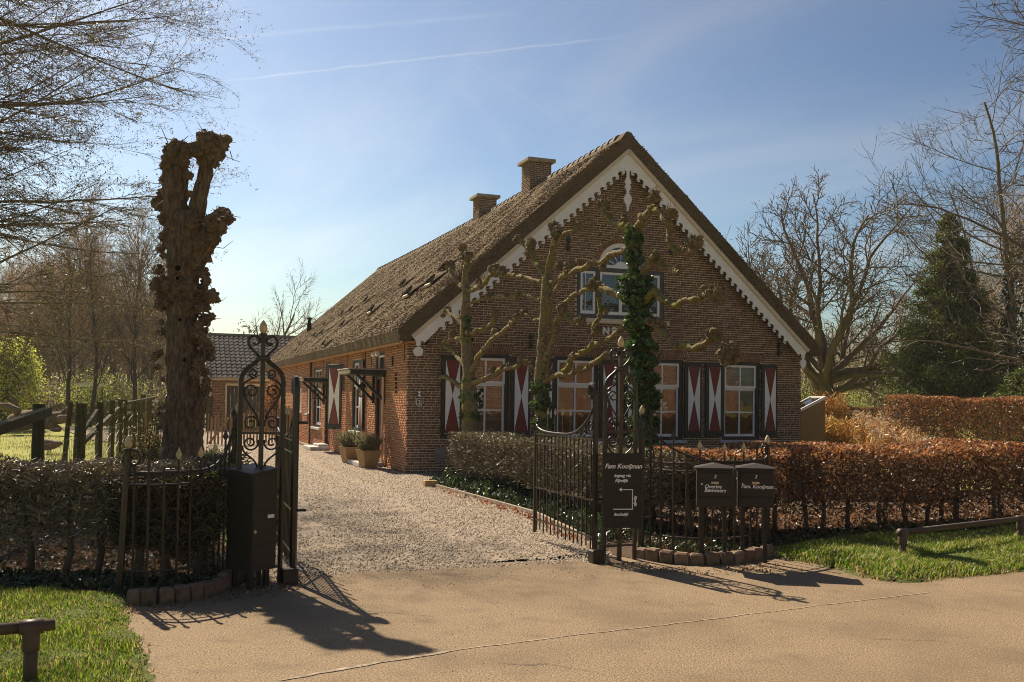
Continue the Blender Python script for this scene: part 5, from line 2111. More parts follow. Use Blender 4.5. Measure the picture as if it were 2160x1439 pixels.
def tub(px, py, label, seed):
    p = gnd(px, py)
    t = thing('planted_tub', label, 'planter', (p.x, p.y, 0), HA + 0.2)
    h, a, b = 0.40, 0.145, 0.235
    for k in range(4):
        m = Matrix.Rotation(k * pi / 2, 4, 'Z')
        MB().add([m @ Vector(q) for q in ((-a, -a, 0), (a, -a, 0), (b, -b, h), (-b, -b, h), (-a + .02, -a + .025, 0), (a - .02, -a + .025, 0), (b - .025, -b + .025, h), (-b + .025, -b + .025, h))],
                 [[0, 1, 2, 3], [3, 2, 6, 7], [1, 5, 6, 2], [0, 3, 7, 4], [0, 4, 5, 1], [4, 7, 6, 5]]).build('side_board', M_TUB, t)
    MB().box(-b + 0.03, b - 0.03, -b + 0.03, b - 0.03, h - 0.06, h - 0.04).build('soil', M_SOIL, t)
    r = np.random.default_rng(seed)
    n = 900
    an = r.uniform(0, 2 * pi, n)
    rad = np.sqrt(r.uniform(0, 1, n))
    P0 = np.stack([np.cos(an) * rad * 0.14, np.sin(an) * rad * 0.14, np.full(n, h - 0.03)], 1)
    ln = r.uniform(0.22, 0.46, n) * (1.15 - 0.35 * rad)
    d = np.stack([np.cos(an) * rad * 0.75 + r.normal(0, .15, n), np.sin(an) * rad * 0.75 + r.normal(0, .15, n), np.ones(n)], 1)
    d /= np.linalg.norm(d, axis=1, keepdims=True)
    P1 = P0 + d * ln[:, None]
    V, Fc = seg_mesh(P0, P1, np.full(n, .003), np.full(n, .002))
    st = mk('stems', V, Fc, M_TWIG, t)
    m = 5200
    i = r.integers(0, n, m)
    C = P0[i] + (P1[i] - P0[i]) * r.uniform(0.25, 1.05, (m, 1)) + r.normal(0, .012, (m, 3))
    V, Fc = leaf_mesh(C, r.uniform(0.02, 0.045, m), r, 0.25, 0.6)
    o = mk('foliage', V, Fc, M_LEAF, t, col=tint(r, m, [(0.50, 0.50, 0.24), (0.38, 0.41, 0.17), (0.58, 0.55, 0.33), (0.30, 0.34, 0.12)], 0.25, 2))
    return t


tub(777, 986, 'tapered wooden tub with grey green lavender, nearer to the house corner', 3)
tub(739, 976, 'tapered wooden tub with grey green lavender, farther from the house corner', 4)

# ================================================================== timber and yard
M_POST = mat('mossy post wood', (0.055, 0.05, 0.022), 0.95, scale=7, col2=(0.12, 0.10, 0.045), stretch=(5, 5, 0.8), bump=0.7, bscale=30, bdist=0.01)
M_PALE = mat('split chestnut', (0.25, 0.155, 0.075), 0.9, scale=8, col2=(0.36, 0.25, 0.14), stretch=(5, 5, 0.7), bump=0.5, bscale=30, objrand=0.25)
M_WIRE = mat('galvanised wire', (0.35, 0.33, 0.29), 0.45, metal=0.4, var=0.15)


def rough_post(mb, p, w, h, seed, lean=(0, 0)):
    r = random.Random(seed)
    pts, rad = [], []
    for k in range(7):
        t = k / 6
        pts.append((p.x + lean[0] * t + r.uniform(-.006, .006), p.y + lean[1] * t, -0.1 + (h + 0.1) * t))
        rad.append(w * (1.08 - 0.12 * t) * r.uniform(0.96, 1.04))
    mb.tube(pts, rad, 9)


t = thing('post_fence', 'mossy wooden post and wire fence along the meadow', 'fence', (-6.0, 12, 0))
b = Vector((-6.0, 12, 0))
FP = [(80, 12.2, 0.075, 1.47, (0.0, 0)), (133, 17.5, 0.045, 1.47, (0.12, 0)), (166, 14.8, 0.085, 1.46, (0.03, 0)), (209, 17.5, 0.062, 1.46, (0.0, 0)), (235, 20.5, 0.062, 1.48, (0, 0)), (252, 22.5, 0.065, 1.49, (0, 0)),
      (262, 24.0, 0.06, 1.48, (0.0, 0)), (281, 26, 0.06, 1.45, (0, 0)), (290, 28, 0.06, 1.47, (0, 0)), (300, 30.5, 0.085, 1.62, (0, 0)), (313, 32, 0.085, 1.55, (0, 0))]
tops = []
for i, (px, Z, w, h, ln) in enumerate(FP):
    p = at(px, 930, Z)
    p.z = 0
    mb = MB()
    rough_post(mb, p - b, w, h, i, ln)
    mb.build('post', M_POST, t)
    tops.append(p - b)
# rails
a0, a1 = at(92, 868, 12.15), at(-60, 925, 9.6)
MB().tube([a0 - b + Vector((0.05, 0, 0)), a1 - b], [0.075, 0.08], 4).build('rail', M_POST, t)
for (p, Zp, q, Zq, r_) in (((160, 948), 14.7, (262, 850), 24.0, 0.05), ((172, 915), 15.2, (205, 866), 17.4, 0.035), ((262, 852), 24, (330, 838), 33, 0.05)):
    MB().tube([at(p[0], p[1], Zp) - b, at(q[0], q[1], Zq) - b], r_, 4).build('brace', M_POST, t)
# stock wire: uprights and strands
w0, w1, rad = [], [], []
chain = [tops[0], tops[2], tops[3], tops[4], tops[5], tops[6], tops[7], tops[8]]
for a, c in zip(chain[:-1], chain[1:]):
    d = c - a
    n = max(3, int(d.length / 0.13))
    for z in (0.12, 0.27, 0.42, 0.58, 0.75, 0.93, 1.12):
        w0.append((a.x, a.y, z)); w1.append((c.x, c.y, z)); rad.append(0.003)
    for k in range(1, n):
        m = a + d * (k / n)
        w0.append((m.x, m.y, 0.05)); w1.append((m.x, m.y, 0.93)); rad.append(0.0025)
V, Fc = seg_mesh(np.array(w0), np.array(w1), np.array(rad), np.array(rad))
mk('stock_wire', V, Fc, M_WIRE, t)
bw_ = MB()
for a, c in zip(chain[1:-1], chain[2:]):
    for z in (1.0, 0.7, 0.45):
        bw_.tube([(a.x, a.y, z + 0.05), ((a.x + c.x) / 2, (a.y + c.y) / 2, z - 0.03), (c.x, c.y, z + 0.1)], 0.004, 4)
bw_.build('slack_wire', M_WIRE, t)


def paling(label, A, B, h, spacing, seed, posts=(), braces=(), lean=0.0, pm=None):
    pm = pm or M_PALE
    r = random.Random(seed)
    t = thing('paling_fence', label, 'fence', (A.x, A.y, 0))
    d = B - A
    n = int(d.length / spacing)
    u = d.normalized()
    mesh = None
    for k in range(n + 1):
        p = u * (k * spacing)
        hh = h * r.uniform(0.93, 1.06)
        if mesh is None:
            mb = MB().prism([(-0.026, 0.0), (0.026, 0.0), (0.024, h - 0.07), (0.0, h), (-0.024, h - 0.07)], -0.014, 0.014)
            o = mb.build('paling', pm, t)
            mesh = o.data
        else:
            o = inst('paling', mesh, t)
        o.location = (p.x, p.y, 0.02)
        o.rotation_euler = (lean, r.uniform(-.05, .05) + lean * 0.3, math.atan2(u.y, u.x) + r.uniform(-.3, .3))
        o.scale = (r.uniform(0.8, 1.25), 1, hh / h)
    for z in (0.25, h - 0.25):
        MB().tube([(0, 0.02, z), (d.x, d.y + 0.02, z)], 0.006, 4).build('binding_wire', M_WIRE, t)
    for s in posts:
        p = d * s
        MB().tube([(p.x, p.y + 0.06, -0.1), (p.x, p.y + 0.06, h + 0.06)], 0.05, 8).build('post', M_PALE, t)
    for (s0, z0, s1, z1) in braces:
        p, q = d * s0, d * s1
        MB().tube([(p.x, p.y - 0.05, z0), (q.x, q.y - 0.05, z1)], 0.04, 6).build('brace', M_PALE, t)
    return t


paling('split chestnut paling fence across the yard before the barn', at(487, 935, 31), at(616, 935, 33.5), 1.12, 0.145, 5, (0.0, 0.06, 0.75))
paling('paling gate with a diagonal brace beside the pollard trunk', at(437, 934, 31), at(484, 934, 31), 1.0, 0.12, 6, (), ((0.1, 0.05, 0.95, 0.9),))
paling('split chestnut paling fence between the pollard trunk and meadow posts', at(262, 940, 22), at(335, 940, 27), 1.08, 0.36, 7, (0.5,), pm=M_POST)
A = HM @ Vector((-0.45, 13.4, 0))
B = HM @ Vector((-0.25, 17.8, 0))
paling('roll of chestnut palings leaning against the side wall of the farmhouse', B, A, 1.22, 0.17, 8, lean=0.10)
# field gate far behind the trunk
t = thing('field_gate', 'dark five bar field gate beside the barn', 'gate', (at(400, 905, 44).x, 44, 0))
x0, x1 = 0, at(441, 905, 44).x - t.location.x
for z in (0.25, 0.5, 0.75, 1.0, 1.25):
    MB().box(x0, x1, -0.02, 0.02, z, z + 0.08).build('gate_bar', M_POST, t)
MB().tube([(x0, -0.03, 0.3), (x1, -0.03, 1.25)], 0.04, 4).build('brace', M_POST, t)
for x in (x0, x1):
    MB().bbox(x - 0.12, x + 0.12, -0.12, 0.12, -0.05, 1.6, 0.02).build('gate_post', M_POST, t)

# ---- barn behind the yard
BZ = 45.0
bl_, br_ = at(441, 850, BZ), at(690, 850, BZ)
M_TILE = mat('dark pantile', (0.026, 0.024, 0.027), 0.9, scale=10, col2=(0.058, 0.053, 0.054), bump=0.3, bscale=30, objrand=0.4, spec=0.12)
M_BARNB = mat('barn brick', (0.20, 0.095, 0.055), 0.9, scale=20, col2=(0.28, 0.15, 0.09), attr=True)
M_DOOR = mat('dark barn boards', (0.045, 0.038, 0.030), 0.8, scale=5, col2=(0.08, 0.07, 0.055), stretch=(6, 6, 0.5))
barn = thing('barn', 'brick barn with dark pantiled roof and dark board doors', 'barn', (bl_.x, BZ, 0), R(20))


def ub(px):
    k = (px - 1080) / F
    return (k * BZ - bl_.x) / (math.cos(R(20)) - k * math.sin(R(20)))


bw2 = 5.6
ez = at(500, 800, BZ).z
rz = at(437, 706, BZ + 3.8).z - 0.05
dep = 4.0
dx0, dx1, dzt = ub(476), ub(553), ez - 0.30
wl = MB()
wl.box(0.0, dx0, 0.01, 0.3, 0, ez)
wl.box(dx1, bw2, 0.01, 0.3, 0, ez)
wl.box(dx0, dx1, 0.01, 0.3, dzt, ez)
wl.add([(0, 0.3, 0), (0, 2 * dep, 0), (0, 2 * dep, ez), (0, dep, rz - 0.1), (0, 0.3, ez)], [[0, 4, 3, 2, 1]])
wl.build('wall', M_MORT, barn)


def barn_solid(z):
    if z > dzt:
        return [(0, bw2)]
    return [(0, dx0), (dx1, bw2)]


oldCH, oldBL = CH, BL
CH, BL, JT = 0.075, 0.24, 0.014
Bk = lay(barn_solid, ez - 0.02, rb)
Bk = Bk[Bk[:, 1] < 6.5]
V, Fc = brick_arrays(Bk, 'f', rb, 0.05)
o = mk('brickwork', V, Fc, M_BARNB, barn, col=np.repeat(brick_cols(len(Bk), rb), 5, axis=0))
tag(o, kind='stuff')
CH, BL, JT = oldCH, oldBL, 0.0175
n = 9
dw = (dx1 - dx0 - 0.16) / n
dl = MB().box(dx0, dx0 + 0.08, -0.02, 0.1, 0, dzt)
dl.box(dx1 - 0.08, dx1, -0.02, 0.1, 0, dzt)
dl.box(dx0, dx1, -0.025, 0.1, dzt - 0.001, dzt + 0.10)
dl = dl.build('door_frame', M_CREAM, barn)
for k in range(n):
    MB().bbox(dx0 + 0.08 + dw * k + 0.006, dx0 + 0.08 + dw * (k + 1) - 0.006, 0.03 + (k % 2) * 0.006, 0.07, 0.03, dzt - 0.02, 0.006).build('door_board', M_DOOR, dl)
MB().box(-0.15, bw2, -0.42, -0.38, ez - 0.06, ez + 0.09).build('eaves_board', M_CREAM, barn)
MB().box(-0.06, 0.10, -0.05, 0.009, 0, ez - 0.06).build('corner_board', M_CREAM, barn)
# roof deck and single tiles
y_e, z_e = -0.45, ez + 0.02
deck = MB()
deck.add([(-0.15, y_e, z_e - 0.03), (bw2, y_e, z_e - 0.03), (bw2, dep, rz - 0.03), (-0.15, dep, rz - 0.03)], [[0, 1, 2, 3]])
deck.add([(-0.15, 2 * dep + .4, z_e - 0.03), (bw2, 2 * dep + .4, z_e - 0.03), (bw2, dep, rz - 0.031), (-0.15, dep, rz - 0.031)], [[3, 2, 1, 0]])
deck = deck.build('roof', M_TILE, barn)
rows = 13
sl_v = Vector((0, dep - y_e, rz - z_e))
step = sl_v / rows
tw = 0.235
cols = 23
tm = MB()
prof = [(0.0, 0.0), (0.05, 0.004), (0.10, 0.014), (0.15, 0.045), (0.19, 0.058), (0.225, 0.035), (0.245, 0.004)]
ln = step.length * 1.12
Vt, Ft = [], []
for x, z in prof:
    Vt += [(x, 0, z + 0.035), (x, ln, z), (x, 0, z + 0.012)]
for k in range(len(prof) - 1):
    Ft += [[3 * k, 3 * k + 3, 3 * k + 4, 3 * k + 1], [3 * k + 2, 3 * k + 5, 3 * k + 3, 3 * k]]
tm.add(Vt, Ft)
ang_r = math.atan2(sl_v.z, sl_v.y)
proto = None
extraV, extraF = MB(), None
for r_ in range(rows):
    for c in range(cols):
        loc = Vector((-0.15 + c * tw, y_e - 0.04, z_e)) + step * r_
        if proto is None:
            o = tm.build('pantile', M_TILE, deck)
            proto = o.data
        else:
            o = inst('pantile', proto, deck)
        o.location = loc
        o.rotation_euler = (ang_r, 0, rs.uniform(-.015, .015))
mt_ = Matrix.Rotation(ang_r, 4, 'X')
ex = MB()
ncol = int((bw2 - cols * tw) / tw)
for r_ in range(rows):
    for c in range(cols, cols + ncol):
        loc = Vector((-0.15 + c * tw, y_e - 0.04, z_e)) + step * r_
        ex.add([Matrix.Translation(loc) @ mt_ @ Vector(q) for q in Vt], Ft)
tag(ex.build('more_pantiles', M_TILE, deck), kind='stuff')
MB().tube([(-0.17, dep, rz + 0.04), (bw2, dep, rz + 0.04)], 0.11, 8).build('ridge', M_RIDGE, deck)
MB().box(-0.20, -0.155, y_e - 0.05, dep, 0, 0.16, Matrix.Translation((0, 0, 0)) @ Matrix(((1, 0, 0, 0), (0, 1, 0, 0), (0, (rz - z_e) / (dep - y_e), 1, z_e - (rz - z_e) / (dep - y_e) * y_e - 0.05), (0, 0, 0, 1)))).build('verge_board', M_CREAM, barn)
MB().tube([(-0.12, 0.2, ez), (-0.12, 0.2, rz + 0.55)], 0.025, 5).build('pole', M_WIRE, barn)

# low lean-to seen left of the barn
p = at(417, 860, 50)
t = thing('shed', 'small thatched shed half hidden between pollard trunk and barn', 'shed', (p.x, 50, 0))
MB().box(-0.9, 0.75, 0, 2.5, 0, 1.9).build('wall', M_DOOR, t)
MB().add([(-1.0, -0.3, 1.75), (0.9, -0.3, 1.75), (0.55, 1.3, 3.4), (-1.0, 1.3, 3.4), (0.9, 2.9, 1.75), (-1.0, 2.9, 1.75), (-1.0, -0.3, 1.6), (0.9, -0.3, 1.6)],
         [[0, 1, 2, 3], [3, 2, 4, 5], [1, 4, 2], [0, 6, 7, 1], [0, 3, 5]]).build('roof', M_THATCH, t)

# ---- orange cypress shrub and things between barn and house are planted in the next part
# ---- white rails in the meadow
M_WPIPE = mat('white rail', (0.85, 0.82, 0.76), 0.5, var=0.1)
t = thing('hitching_rail', 'pale crossbar on two posts at the far side of the meadow', 'hitching rail', (at(161, 850, 52).x, 52, 0))
xx = at(217, 850, 52).x - t.location.x
zz_ = at(190, 812, 52).z
MB().tube([(0, 0, zz_), (xx, 0, zz_)], 0.09, 6).build('crossbar', M_WPIPE, t)
for x in (0.05, xx - 0.05):
    MB().tube([(x, 0, 0), (x, 0, zz_)], 0.035, 6).build('post', M_POST, t)
t = thing('rail_fence', 'white rail fence at the far side of the meadow', 'fence', (at(226, 850, 47).x, 47, 0))
xx = at(335, 850, 47).x - t.location.x
for z in (0.75, 1.3):
    MB().tube([(0, 0, z), (xx, 0, z + 0.03)], 0.03, 6).build('rail', M_WPIPE, t)
for k in range(4):
    MB().tube([(xx * k / 3, 0.05, 0), (xx * k / 3, 0.05, 1.35)], 0.04, 6).build('post', M_POST, t)

# ---- fallen trunk in the meadow
M_LOG = mat('bleached dead wood', (0.24, 0.165, 0.10), 0.9, scale=5, col2=(0.13, 0.085, 0.05), stretch=(1, 3, 3), bump=0.8, bscale=12, bdist=0.05)
t = thing('fallen_trunk', 'bleached fallen tree trunk with broken limbs lying in the meadow', 'fallen tree', (at(60, 900, 38).x, 38, 0))
o0 = Vector(t.location)


def limb(pp, rr_, Z, nm='limb', sides=10):
    pts = [at(p[0], p[1] + 9, Z + (p[2] if len(p) > 2 else 0)) - o0 for p in pp]
    m_ = MB()
    # refine and roughen
    P, Rr = [], []
    for i in range(len(pts) - 1):
        for k in range(4):
            q = pts[i].lerp(pts[i + 1], k / 4)
            P.append(q + Vector((mnoise.noise(q * 3) * .06, 0, mnoise.noise(q * 3 + Vector((9, 9, 9))) * .06)))
            Rr.append((rr_[i] + (rr_[i + 1] - rr_[i]) * k / 4) * Z / F * (1 + 0.2 * mnoise.noise(q * 5)))
    P.append(pts[-1])
    Rr.append(rr_[-1] * Z / F)
    m_.tube(P, Rr, sides)
    return m_.build(nm, M_LOG, t, smooth=True)


limb([(24, 884), (50, 880), (80, 873), (105, 874), (140, 870)], [18, 20, 20, 15, 12], 38, 'stem')
limb([(40, 872), (36, 850), (28, 828)], [9, 6, 3], 38)
limb([(38, 860), (15, 848), (-20, 846)], [9, 8, 8], 37.5)
limb([(85, 866), (83, 850), (78, 843)], [14, 9, 4], 38)
limb([(120, 872), (140, 858), (156, 843)], [8, 6, 4], 38)
limb([(125, 876), (145, 873), (160, 880)], [9, 7, 4], 37.6)
limb([(100, 885), (115, 893), (128, 897)], [14, 10, 5], 37.8)
# ---- hen behind the hedge
hp_ = at(101, 938, 26.0)
t = thing('turkey', 'dark brown turkey resting in the meadow behind the post fence', 'bird', (hp_.x, hp_.y, 0))
bm = bmesh.new()
bmesh.ops.create_uvsphere(bm, u_segments=18, v_segments=12, radius=1)
zc_ = hp_.z / 2.1
t.scale = (2.1, 2.1, 2.1)
for v in bm.verts:
    x, y, z = v.co
    v.co = Vector((x * 0.16, y * 0.075, 0.0 + z * 0.075 * (1.0 - 0.25 * x)))
    if x < -0.5:      # neck and head rise at the left
        k = (-0.5 - x) / 0.5
        v.co.z += 0.12 * k
        v.co.x += 0.02 * k
        v.co.y *= 1 - 0.45 * k
    if x > 0.6:       # tail
        k = (x - 0.6) / 0.4
        v.co.z += 0.02 * k
        v.co.y *= 1 - 0.5 * k
        v.co.x += 0.04 * k
    v.co.z += zc_
me = bpy.data.meshes.new('body')
bm.to_mesh(me)
bm.free()
for p in me.polygons:
    p.use_smooth = True
mesh_obj('body', me, mat('hen feathers', (0.13, 0.065, 0.04), 0.8, scale=25, col2=(0.30, 0.20, 0.15), bump=0.6, bscale=50), t)
MB().add([(-0.16, 0, zc_ + 0.11), (-0.185, 0, zc_ + 0.10), (-0.16, 0.008, zc_ + 0.095), (-0.16, -0.008, zc_ + 0.095)], [[0, 1, 2], [0, 3, 1], [1, 3, 2]]).build('beak', M_GOLD, t)
MB().prism([(-0.155, zc_ + 0.115), (-0.125, zc_ + 0.115), (-0.12, zc_ + 0.14), (-0.14, zc_ + 0.13), (-0.15, zc_ + 0.145)], -0.004, 0.004).build('comb', M_RED, t)
tb = MB()
for s in (-1, 1):
    tb.tube([(0.02, s * 0.03, zc_ - 0.05), (0.02, s * 0.03, -0.03)], 0.008, 5)
tb.build('legs', M_GOLD, t)

# ---- cold frame right of the house
p = at(1694, 870, 26)
t = thing('cold_frame', 'white framed glass lid of a garden cold frame right of the house', 'cold frame', (p.x, 26, 0))
zA, zB = at(1694, 872, 26).z, at(1740, 838, 26).z
xB = at(1742, 838, 26).x - p.x
MB().add([(-0.6, 0.05, 0), (xB, 0.05, 0), (xB, 1.2, 0), (-0.6, 1.2, 0), (-0.6, 0.05, zA - 0.28), (xB, 0.05, zB - 0.06), (xB, 1.2, zB - 0.06), (-0.6, 1.2, zA - 0.28)],
         [[0, 1, 5, 4], [1, 2, 6, 5], [2, 3, 7, 6], [3, 0, 4, 7], [4, 5, 6, 7]]).build('box', M_PALE, t)
fr = MB()
for y in (0.0, 1.25):
    fr.tube([(-0.7, y, zA - 0.25), (xB, y, zB)], 0.05, 4)
fr.tube([(-0.7, 0, zA - 0.25), (-0.7, 1.25, zA - 0.25)], 0.04, 4)
fr.tube([(xB, 0, zB), (xB, 1.25, zB)], 0.04, 4)
fr.build('frame', M_WHITE, t)
mk('pane', [(-0.7, 0, zA - 0.24), (xB, 0, zB + 0.01), (xB, 1.25, zB + 0.01), (-0.7, 1.25, zA - 0.24)], [[0, 1, 2, 3]], M_GLASS, t)

# ---- across the road, seen only in the windows: a brick house and a parked car
nb = thing('neighbour_house', 'sunlit red brick house across the road, mirrored in the front windows', 'house', (22.0, -3.0, 0), math.atan2(7.5, 9.0))
MB().box(-12, 12, -6, 0, 0, 4.6).build('wall', mat('neighbour brick', (0.34, 0.13, 0.06), 0.9, scale=3, col2=(0.26, 0.10, 0.05)), nb)
mb = MB()
for k in range(15):
    mb.box(-12, 12, 0.001, 0.006, 0.3 + k * 0.28, 0.36 + k * 0.28)
mb.build('mortar_joint', M_MORT, nb)
for x in (-9.5, -6.2, -2.6, 1.2, 4.6, 8.4):
    MB().box(x, x + 1.1, 0.007, 0.06, 1.0, 2.6).build('window', M_WHITE, nb)
    MB().box(x + 0.1, x + 1.0, 0.061, 0.07, 1.1, 2.5).build('pane', M_DARK, nb)
MB().add([(-12.3, -6.3, 4.5), (12.3, -6.3, 4.5), (12.3, 0.4, 4.5), (-12.3, 0.4, 4.5), (-12.3, -3, 7.4), (12.3, -3, 7.4)], [[3, 2, 5, 4], [1, 0, 4, 5], [0, 3, 4], [2, 1, 5], [0, 1, 2, 3]]).build('roof', M_TILE, nb)
# ================================================================== trees: bare branching
def grow(seed, p0, d0, L, r0, spec, lean=None):
    """returns thick continuous paths and thin twig segments
    spec: list of levels: dict(n, ang, ratio, seg, up, wob, start, rr)"""
    r = random.Random(seed)
    paths, segs = [], []

    def branch(p, d, L, rad, lev):
        sp = spec[lev]
        ns = max(2, int(round(L / sp['seg'])))
        st = L / ns
        pts = [p.copy()]
        rads = [rad]
        dirs = [d.copy()]
        cur = p.copy()
        d = d.copy()
        tip = sp.get('tip', 0.35)
        for i in range(ns):
            w = sp['wob']
            d += Vector((r.gauss(0, w), r.gauss(0, w), r.gauss(0, w) + sp['up']))
            d.normalize()
            cur = cur + d * st
            pts.append(cur.copy())
            rads.append(rad * (1 - (1 - tip) * (i + 1) / ns))
            dirs.append(d.copy())
        paths.append((lev, pts, rads))
        if lev + 1 >= len(spec):
            return
        ch = spec[lev + 1]
        n = ch['n']
        n = max(1, int(round(n * (0.75 + 0.5 * r.random()))))
        az = r.uniform(0, 6.28)
        for k in range(n):
            t = ch['start'] + (1 - ch['start']) * ((k + r.random()) / n)
            x = t * ns
            i = min(ns - 1, int(x))
            q = pts[i].lerp(pts[i + 1], x - i)
            dd = dirs[min(ns, i + 1)]
            az += 2.4 + r.uniform(-.6, .6)
            a = ch['ang'] * r.uniform(0.7, 1.25)
            s = dd.cross(Vector((0, 0, 1)))
            if s.length < 0.05:
                s = Vector((1, 0, 0))
            s.normalize()
            u = s.cross(dd)
            if ch.get('flat') and r.random() < ch['flat']:
                side = s if r.random() < .5 else -s
                nd = dd * math.cos(a) + side * math.sin(a)
            else:
                nd = dd * math.cos(a) + (s * math.cos(az) + u * math.sin(az)) * math.sin(a)
            Lc = L * ch['ratio'] * r.uniform(0.65, 1.2) * (1.15 - ch.get('taper', 0.5) * t)
            rc = min(rads[i] * 0.85, max(ch.get('rmin', 0.004), rads[i] * ch['rr'] * r.uniform(0.8, 1.15)))
            branch(q, nd.normalized(), Lc, rc, lev + 1)
    branch(Vector(p0), Vector(d0).normalized(), L, r0, 0)
    return paths


def tree_arrays(paths, thick=2, sides_thick=8):
    """thick levels as continuous tubes, the rest as loose three-sided segments"""
    mb = MB()
    P0, P1, R0, R1, LV = [], [], [], [], []
    for lev, pts, rads in paths:
        if lev < thick:
            mb.tube(pts, rads, sides_thick if lev == 0 else 6, cap=False)
        else:
            for i in range(len(pts) - 1):
                P0.append(pts[i])
                P1.append(pts[i + 1])
                R0.append(rads[i])
                R1.append(rads[i + 1])
                LV.append(lev)
    A0, A1 = np.array([tuple(p) for p in P0]), np.array([tuple(p) for p in P1])
    R0, R1, LV = np.array(R0), np.array(R1), np.array(LV)
    fine = LV == LV.max()
    V1, F1 = seg_mesh(A0[~fine], A1[~fine], R0[~fine], R1[~fine]) if (~fine).any() else (np.zeros((0, 3)), np.zeros((0, 4), int))
    V2, F2 = strip_mesh(A0[fine], A1[fine], R0[fine], R1[fine])
    V, Fc = np.concatenate([V1, V2]), np.concatenate([F1, F2 + len(V1)])
    nb_ = len(mb.v)
    return mb, V, Fc, np.array([tuple(p) for p in P1])


M_TRUNKG = mat('woodland bark', (0.13, 0.10, 0.07), 0.95, scale=6, col2=(0.22, 0.17, 0.12), bump=0.6, bscale=15, bdist=0.03, stretch=(1, 1, 0.3), patch=((0.10, 0.11, 0.035), 2.0, 0.55, 0.7))
M_TW_BROWN = mat('brown twigs', (0.155, 0.105, 0.07), 0.85, var=0.3, scale=3, objrand=0.2)
M_TW_GREY = mat('grey twigs', (0.17, 0.135, 0.10), 0.8, var=0.3, scale=3, objrand=0.15)
M_TW_WARM = mat('warm twigs', (0.24, 0.155, 0.09), 0.8, var=0.3, scale=2, objrand=0.1)


def make_tree(name, label, cat, loc, paths, thick=2, twig=M_TW_BROWN, bark=M_TRUNKG, buds=None, group=None, seed=1, sides=8):
    t = thing(name, label, cat, loc, 0, group)
    mb, V, Fc, tips = tree_arrays(paths, thick, sides)
    mb.build('trunk', bark, t, smooth=True)
    mk('crown', V, Fc, twig, t)
    if buds:
        n, size, cols, spread = buds
        r = np.random.default_rng(seed)
        C = tips[r.integers(0, len(tips), n)] + r.normal(0, spread, (n, 3))
        V, Fc = leaf_mesh(C, r.uniform(size * 0.6, size * 1.3, n), r, 0.5)
        mk('buds', V, Fc, M_LEAF, t, col=tint(r, n, cols, 0.3, 2))
    return t


# ---- big spreading tree right of the house
sp = [dict(seg=0.4, up=0.02, wob=0.06, tip=0.75),
      dict(n=10, ang=R(52), ratio=2.15, seg=0.5, up=0.045, wob=0.14, start=0.42, rr=0.50, taper=0.30, tip=0.12),
      dict(n=8, ang=R(42), ratio=0.42, seg=0.34, up=0.03, wob=0.15, start=0.25, rr=0.48, rmin=0.03, tip=0.3),
      dict(n=8, ang=R(42), ratio=0.52, seg=0.24, up=0.03, wob=0.16, start=0.12, rr=0.5, rmin=0.016, tip=0.45),
      dict(n=9, ang=R(42), ratio=0.52, seg=0.22, up=0.03, wob=0.15, start=0.08, rr=0.6, rmin=0.012, tip=0.8)]
c = at(1745, 900, 40)
T = [(0, [Vector((0, 0, -0.1)), Vector((-0.08, 0, 1.0)), Vector((-0.05, 0, 2.0)), Vector((-0.2, 0, 2.9))], [0.46, 0.38, 0.36, 0.30])]
rdome = random.Random(6)
for k in range(17):
    # main limbs fan out to the shell of a broad dome
    az = k * 2.399 + rdome.uniform(-.25, .25)
    elv = R(24 + 58 * ((k * 0.382 + 0.1) % 1.0))
    d = Vector((math.cos(az) * math.cos(elv), math.sin(az) * math.cos(elv), math.sin(elv)))
    o_ = Vector((-0.12, 0, 1.7 + 1.2 * rdome.random()))
    c0 = Vector((0, 0, 6.0))
    A_ = (d.x / 5.2) ** 2 + (d.y / 5.2) ** 2 + (d.z / 6.3) ** 2
    q_ = o_ - c0
    B_ = 2 * (q_.x * d.x / 27.0 + q_.y * d.y / 27.0 + q_.z * d.z / 39.7)
    C_ = q_.x ** 2 / 27.0 + q_.y ** 2 / 27.0 + q_.z ** 2 / 39.7 - 1
    Lk = (-B_ + math.sqrt(max(0.01, B_ * B_ - 4 * A_ * C_))) / (2 * A_)
    lim = [dict(seg=0.45, up=0.0, wob=0.13, tip=0.14)] + [dict(s_) for s_ in sp[2:]]
    lim[1].update(n=9, ratio=0.36, start=0.28, ang=R(38))
    lim[2].update(n=8, ratio=0.50)
    lim[3].update(n=7, ratio=0.55)
    T += [(lev + 1, a_, b_) for lev, a_, b_ in grow(500 + k, o_, d, Lk * 0.88, rdome.uniform(0.12, 0.2), lim)]
make_tree('spreading_tree', 'large bare spreading tree rising right of the thatched roof', 'tree', (c.x, 40, 0), T, 3, M_TW_GREY, buds=(6000, 0.07, [(0.27, 0.17, 0.10), (0.2, 0.12, 0.07)], 0.05))
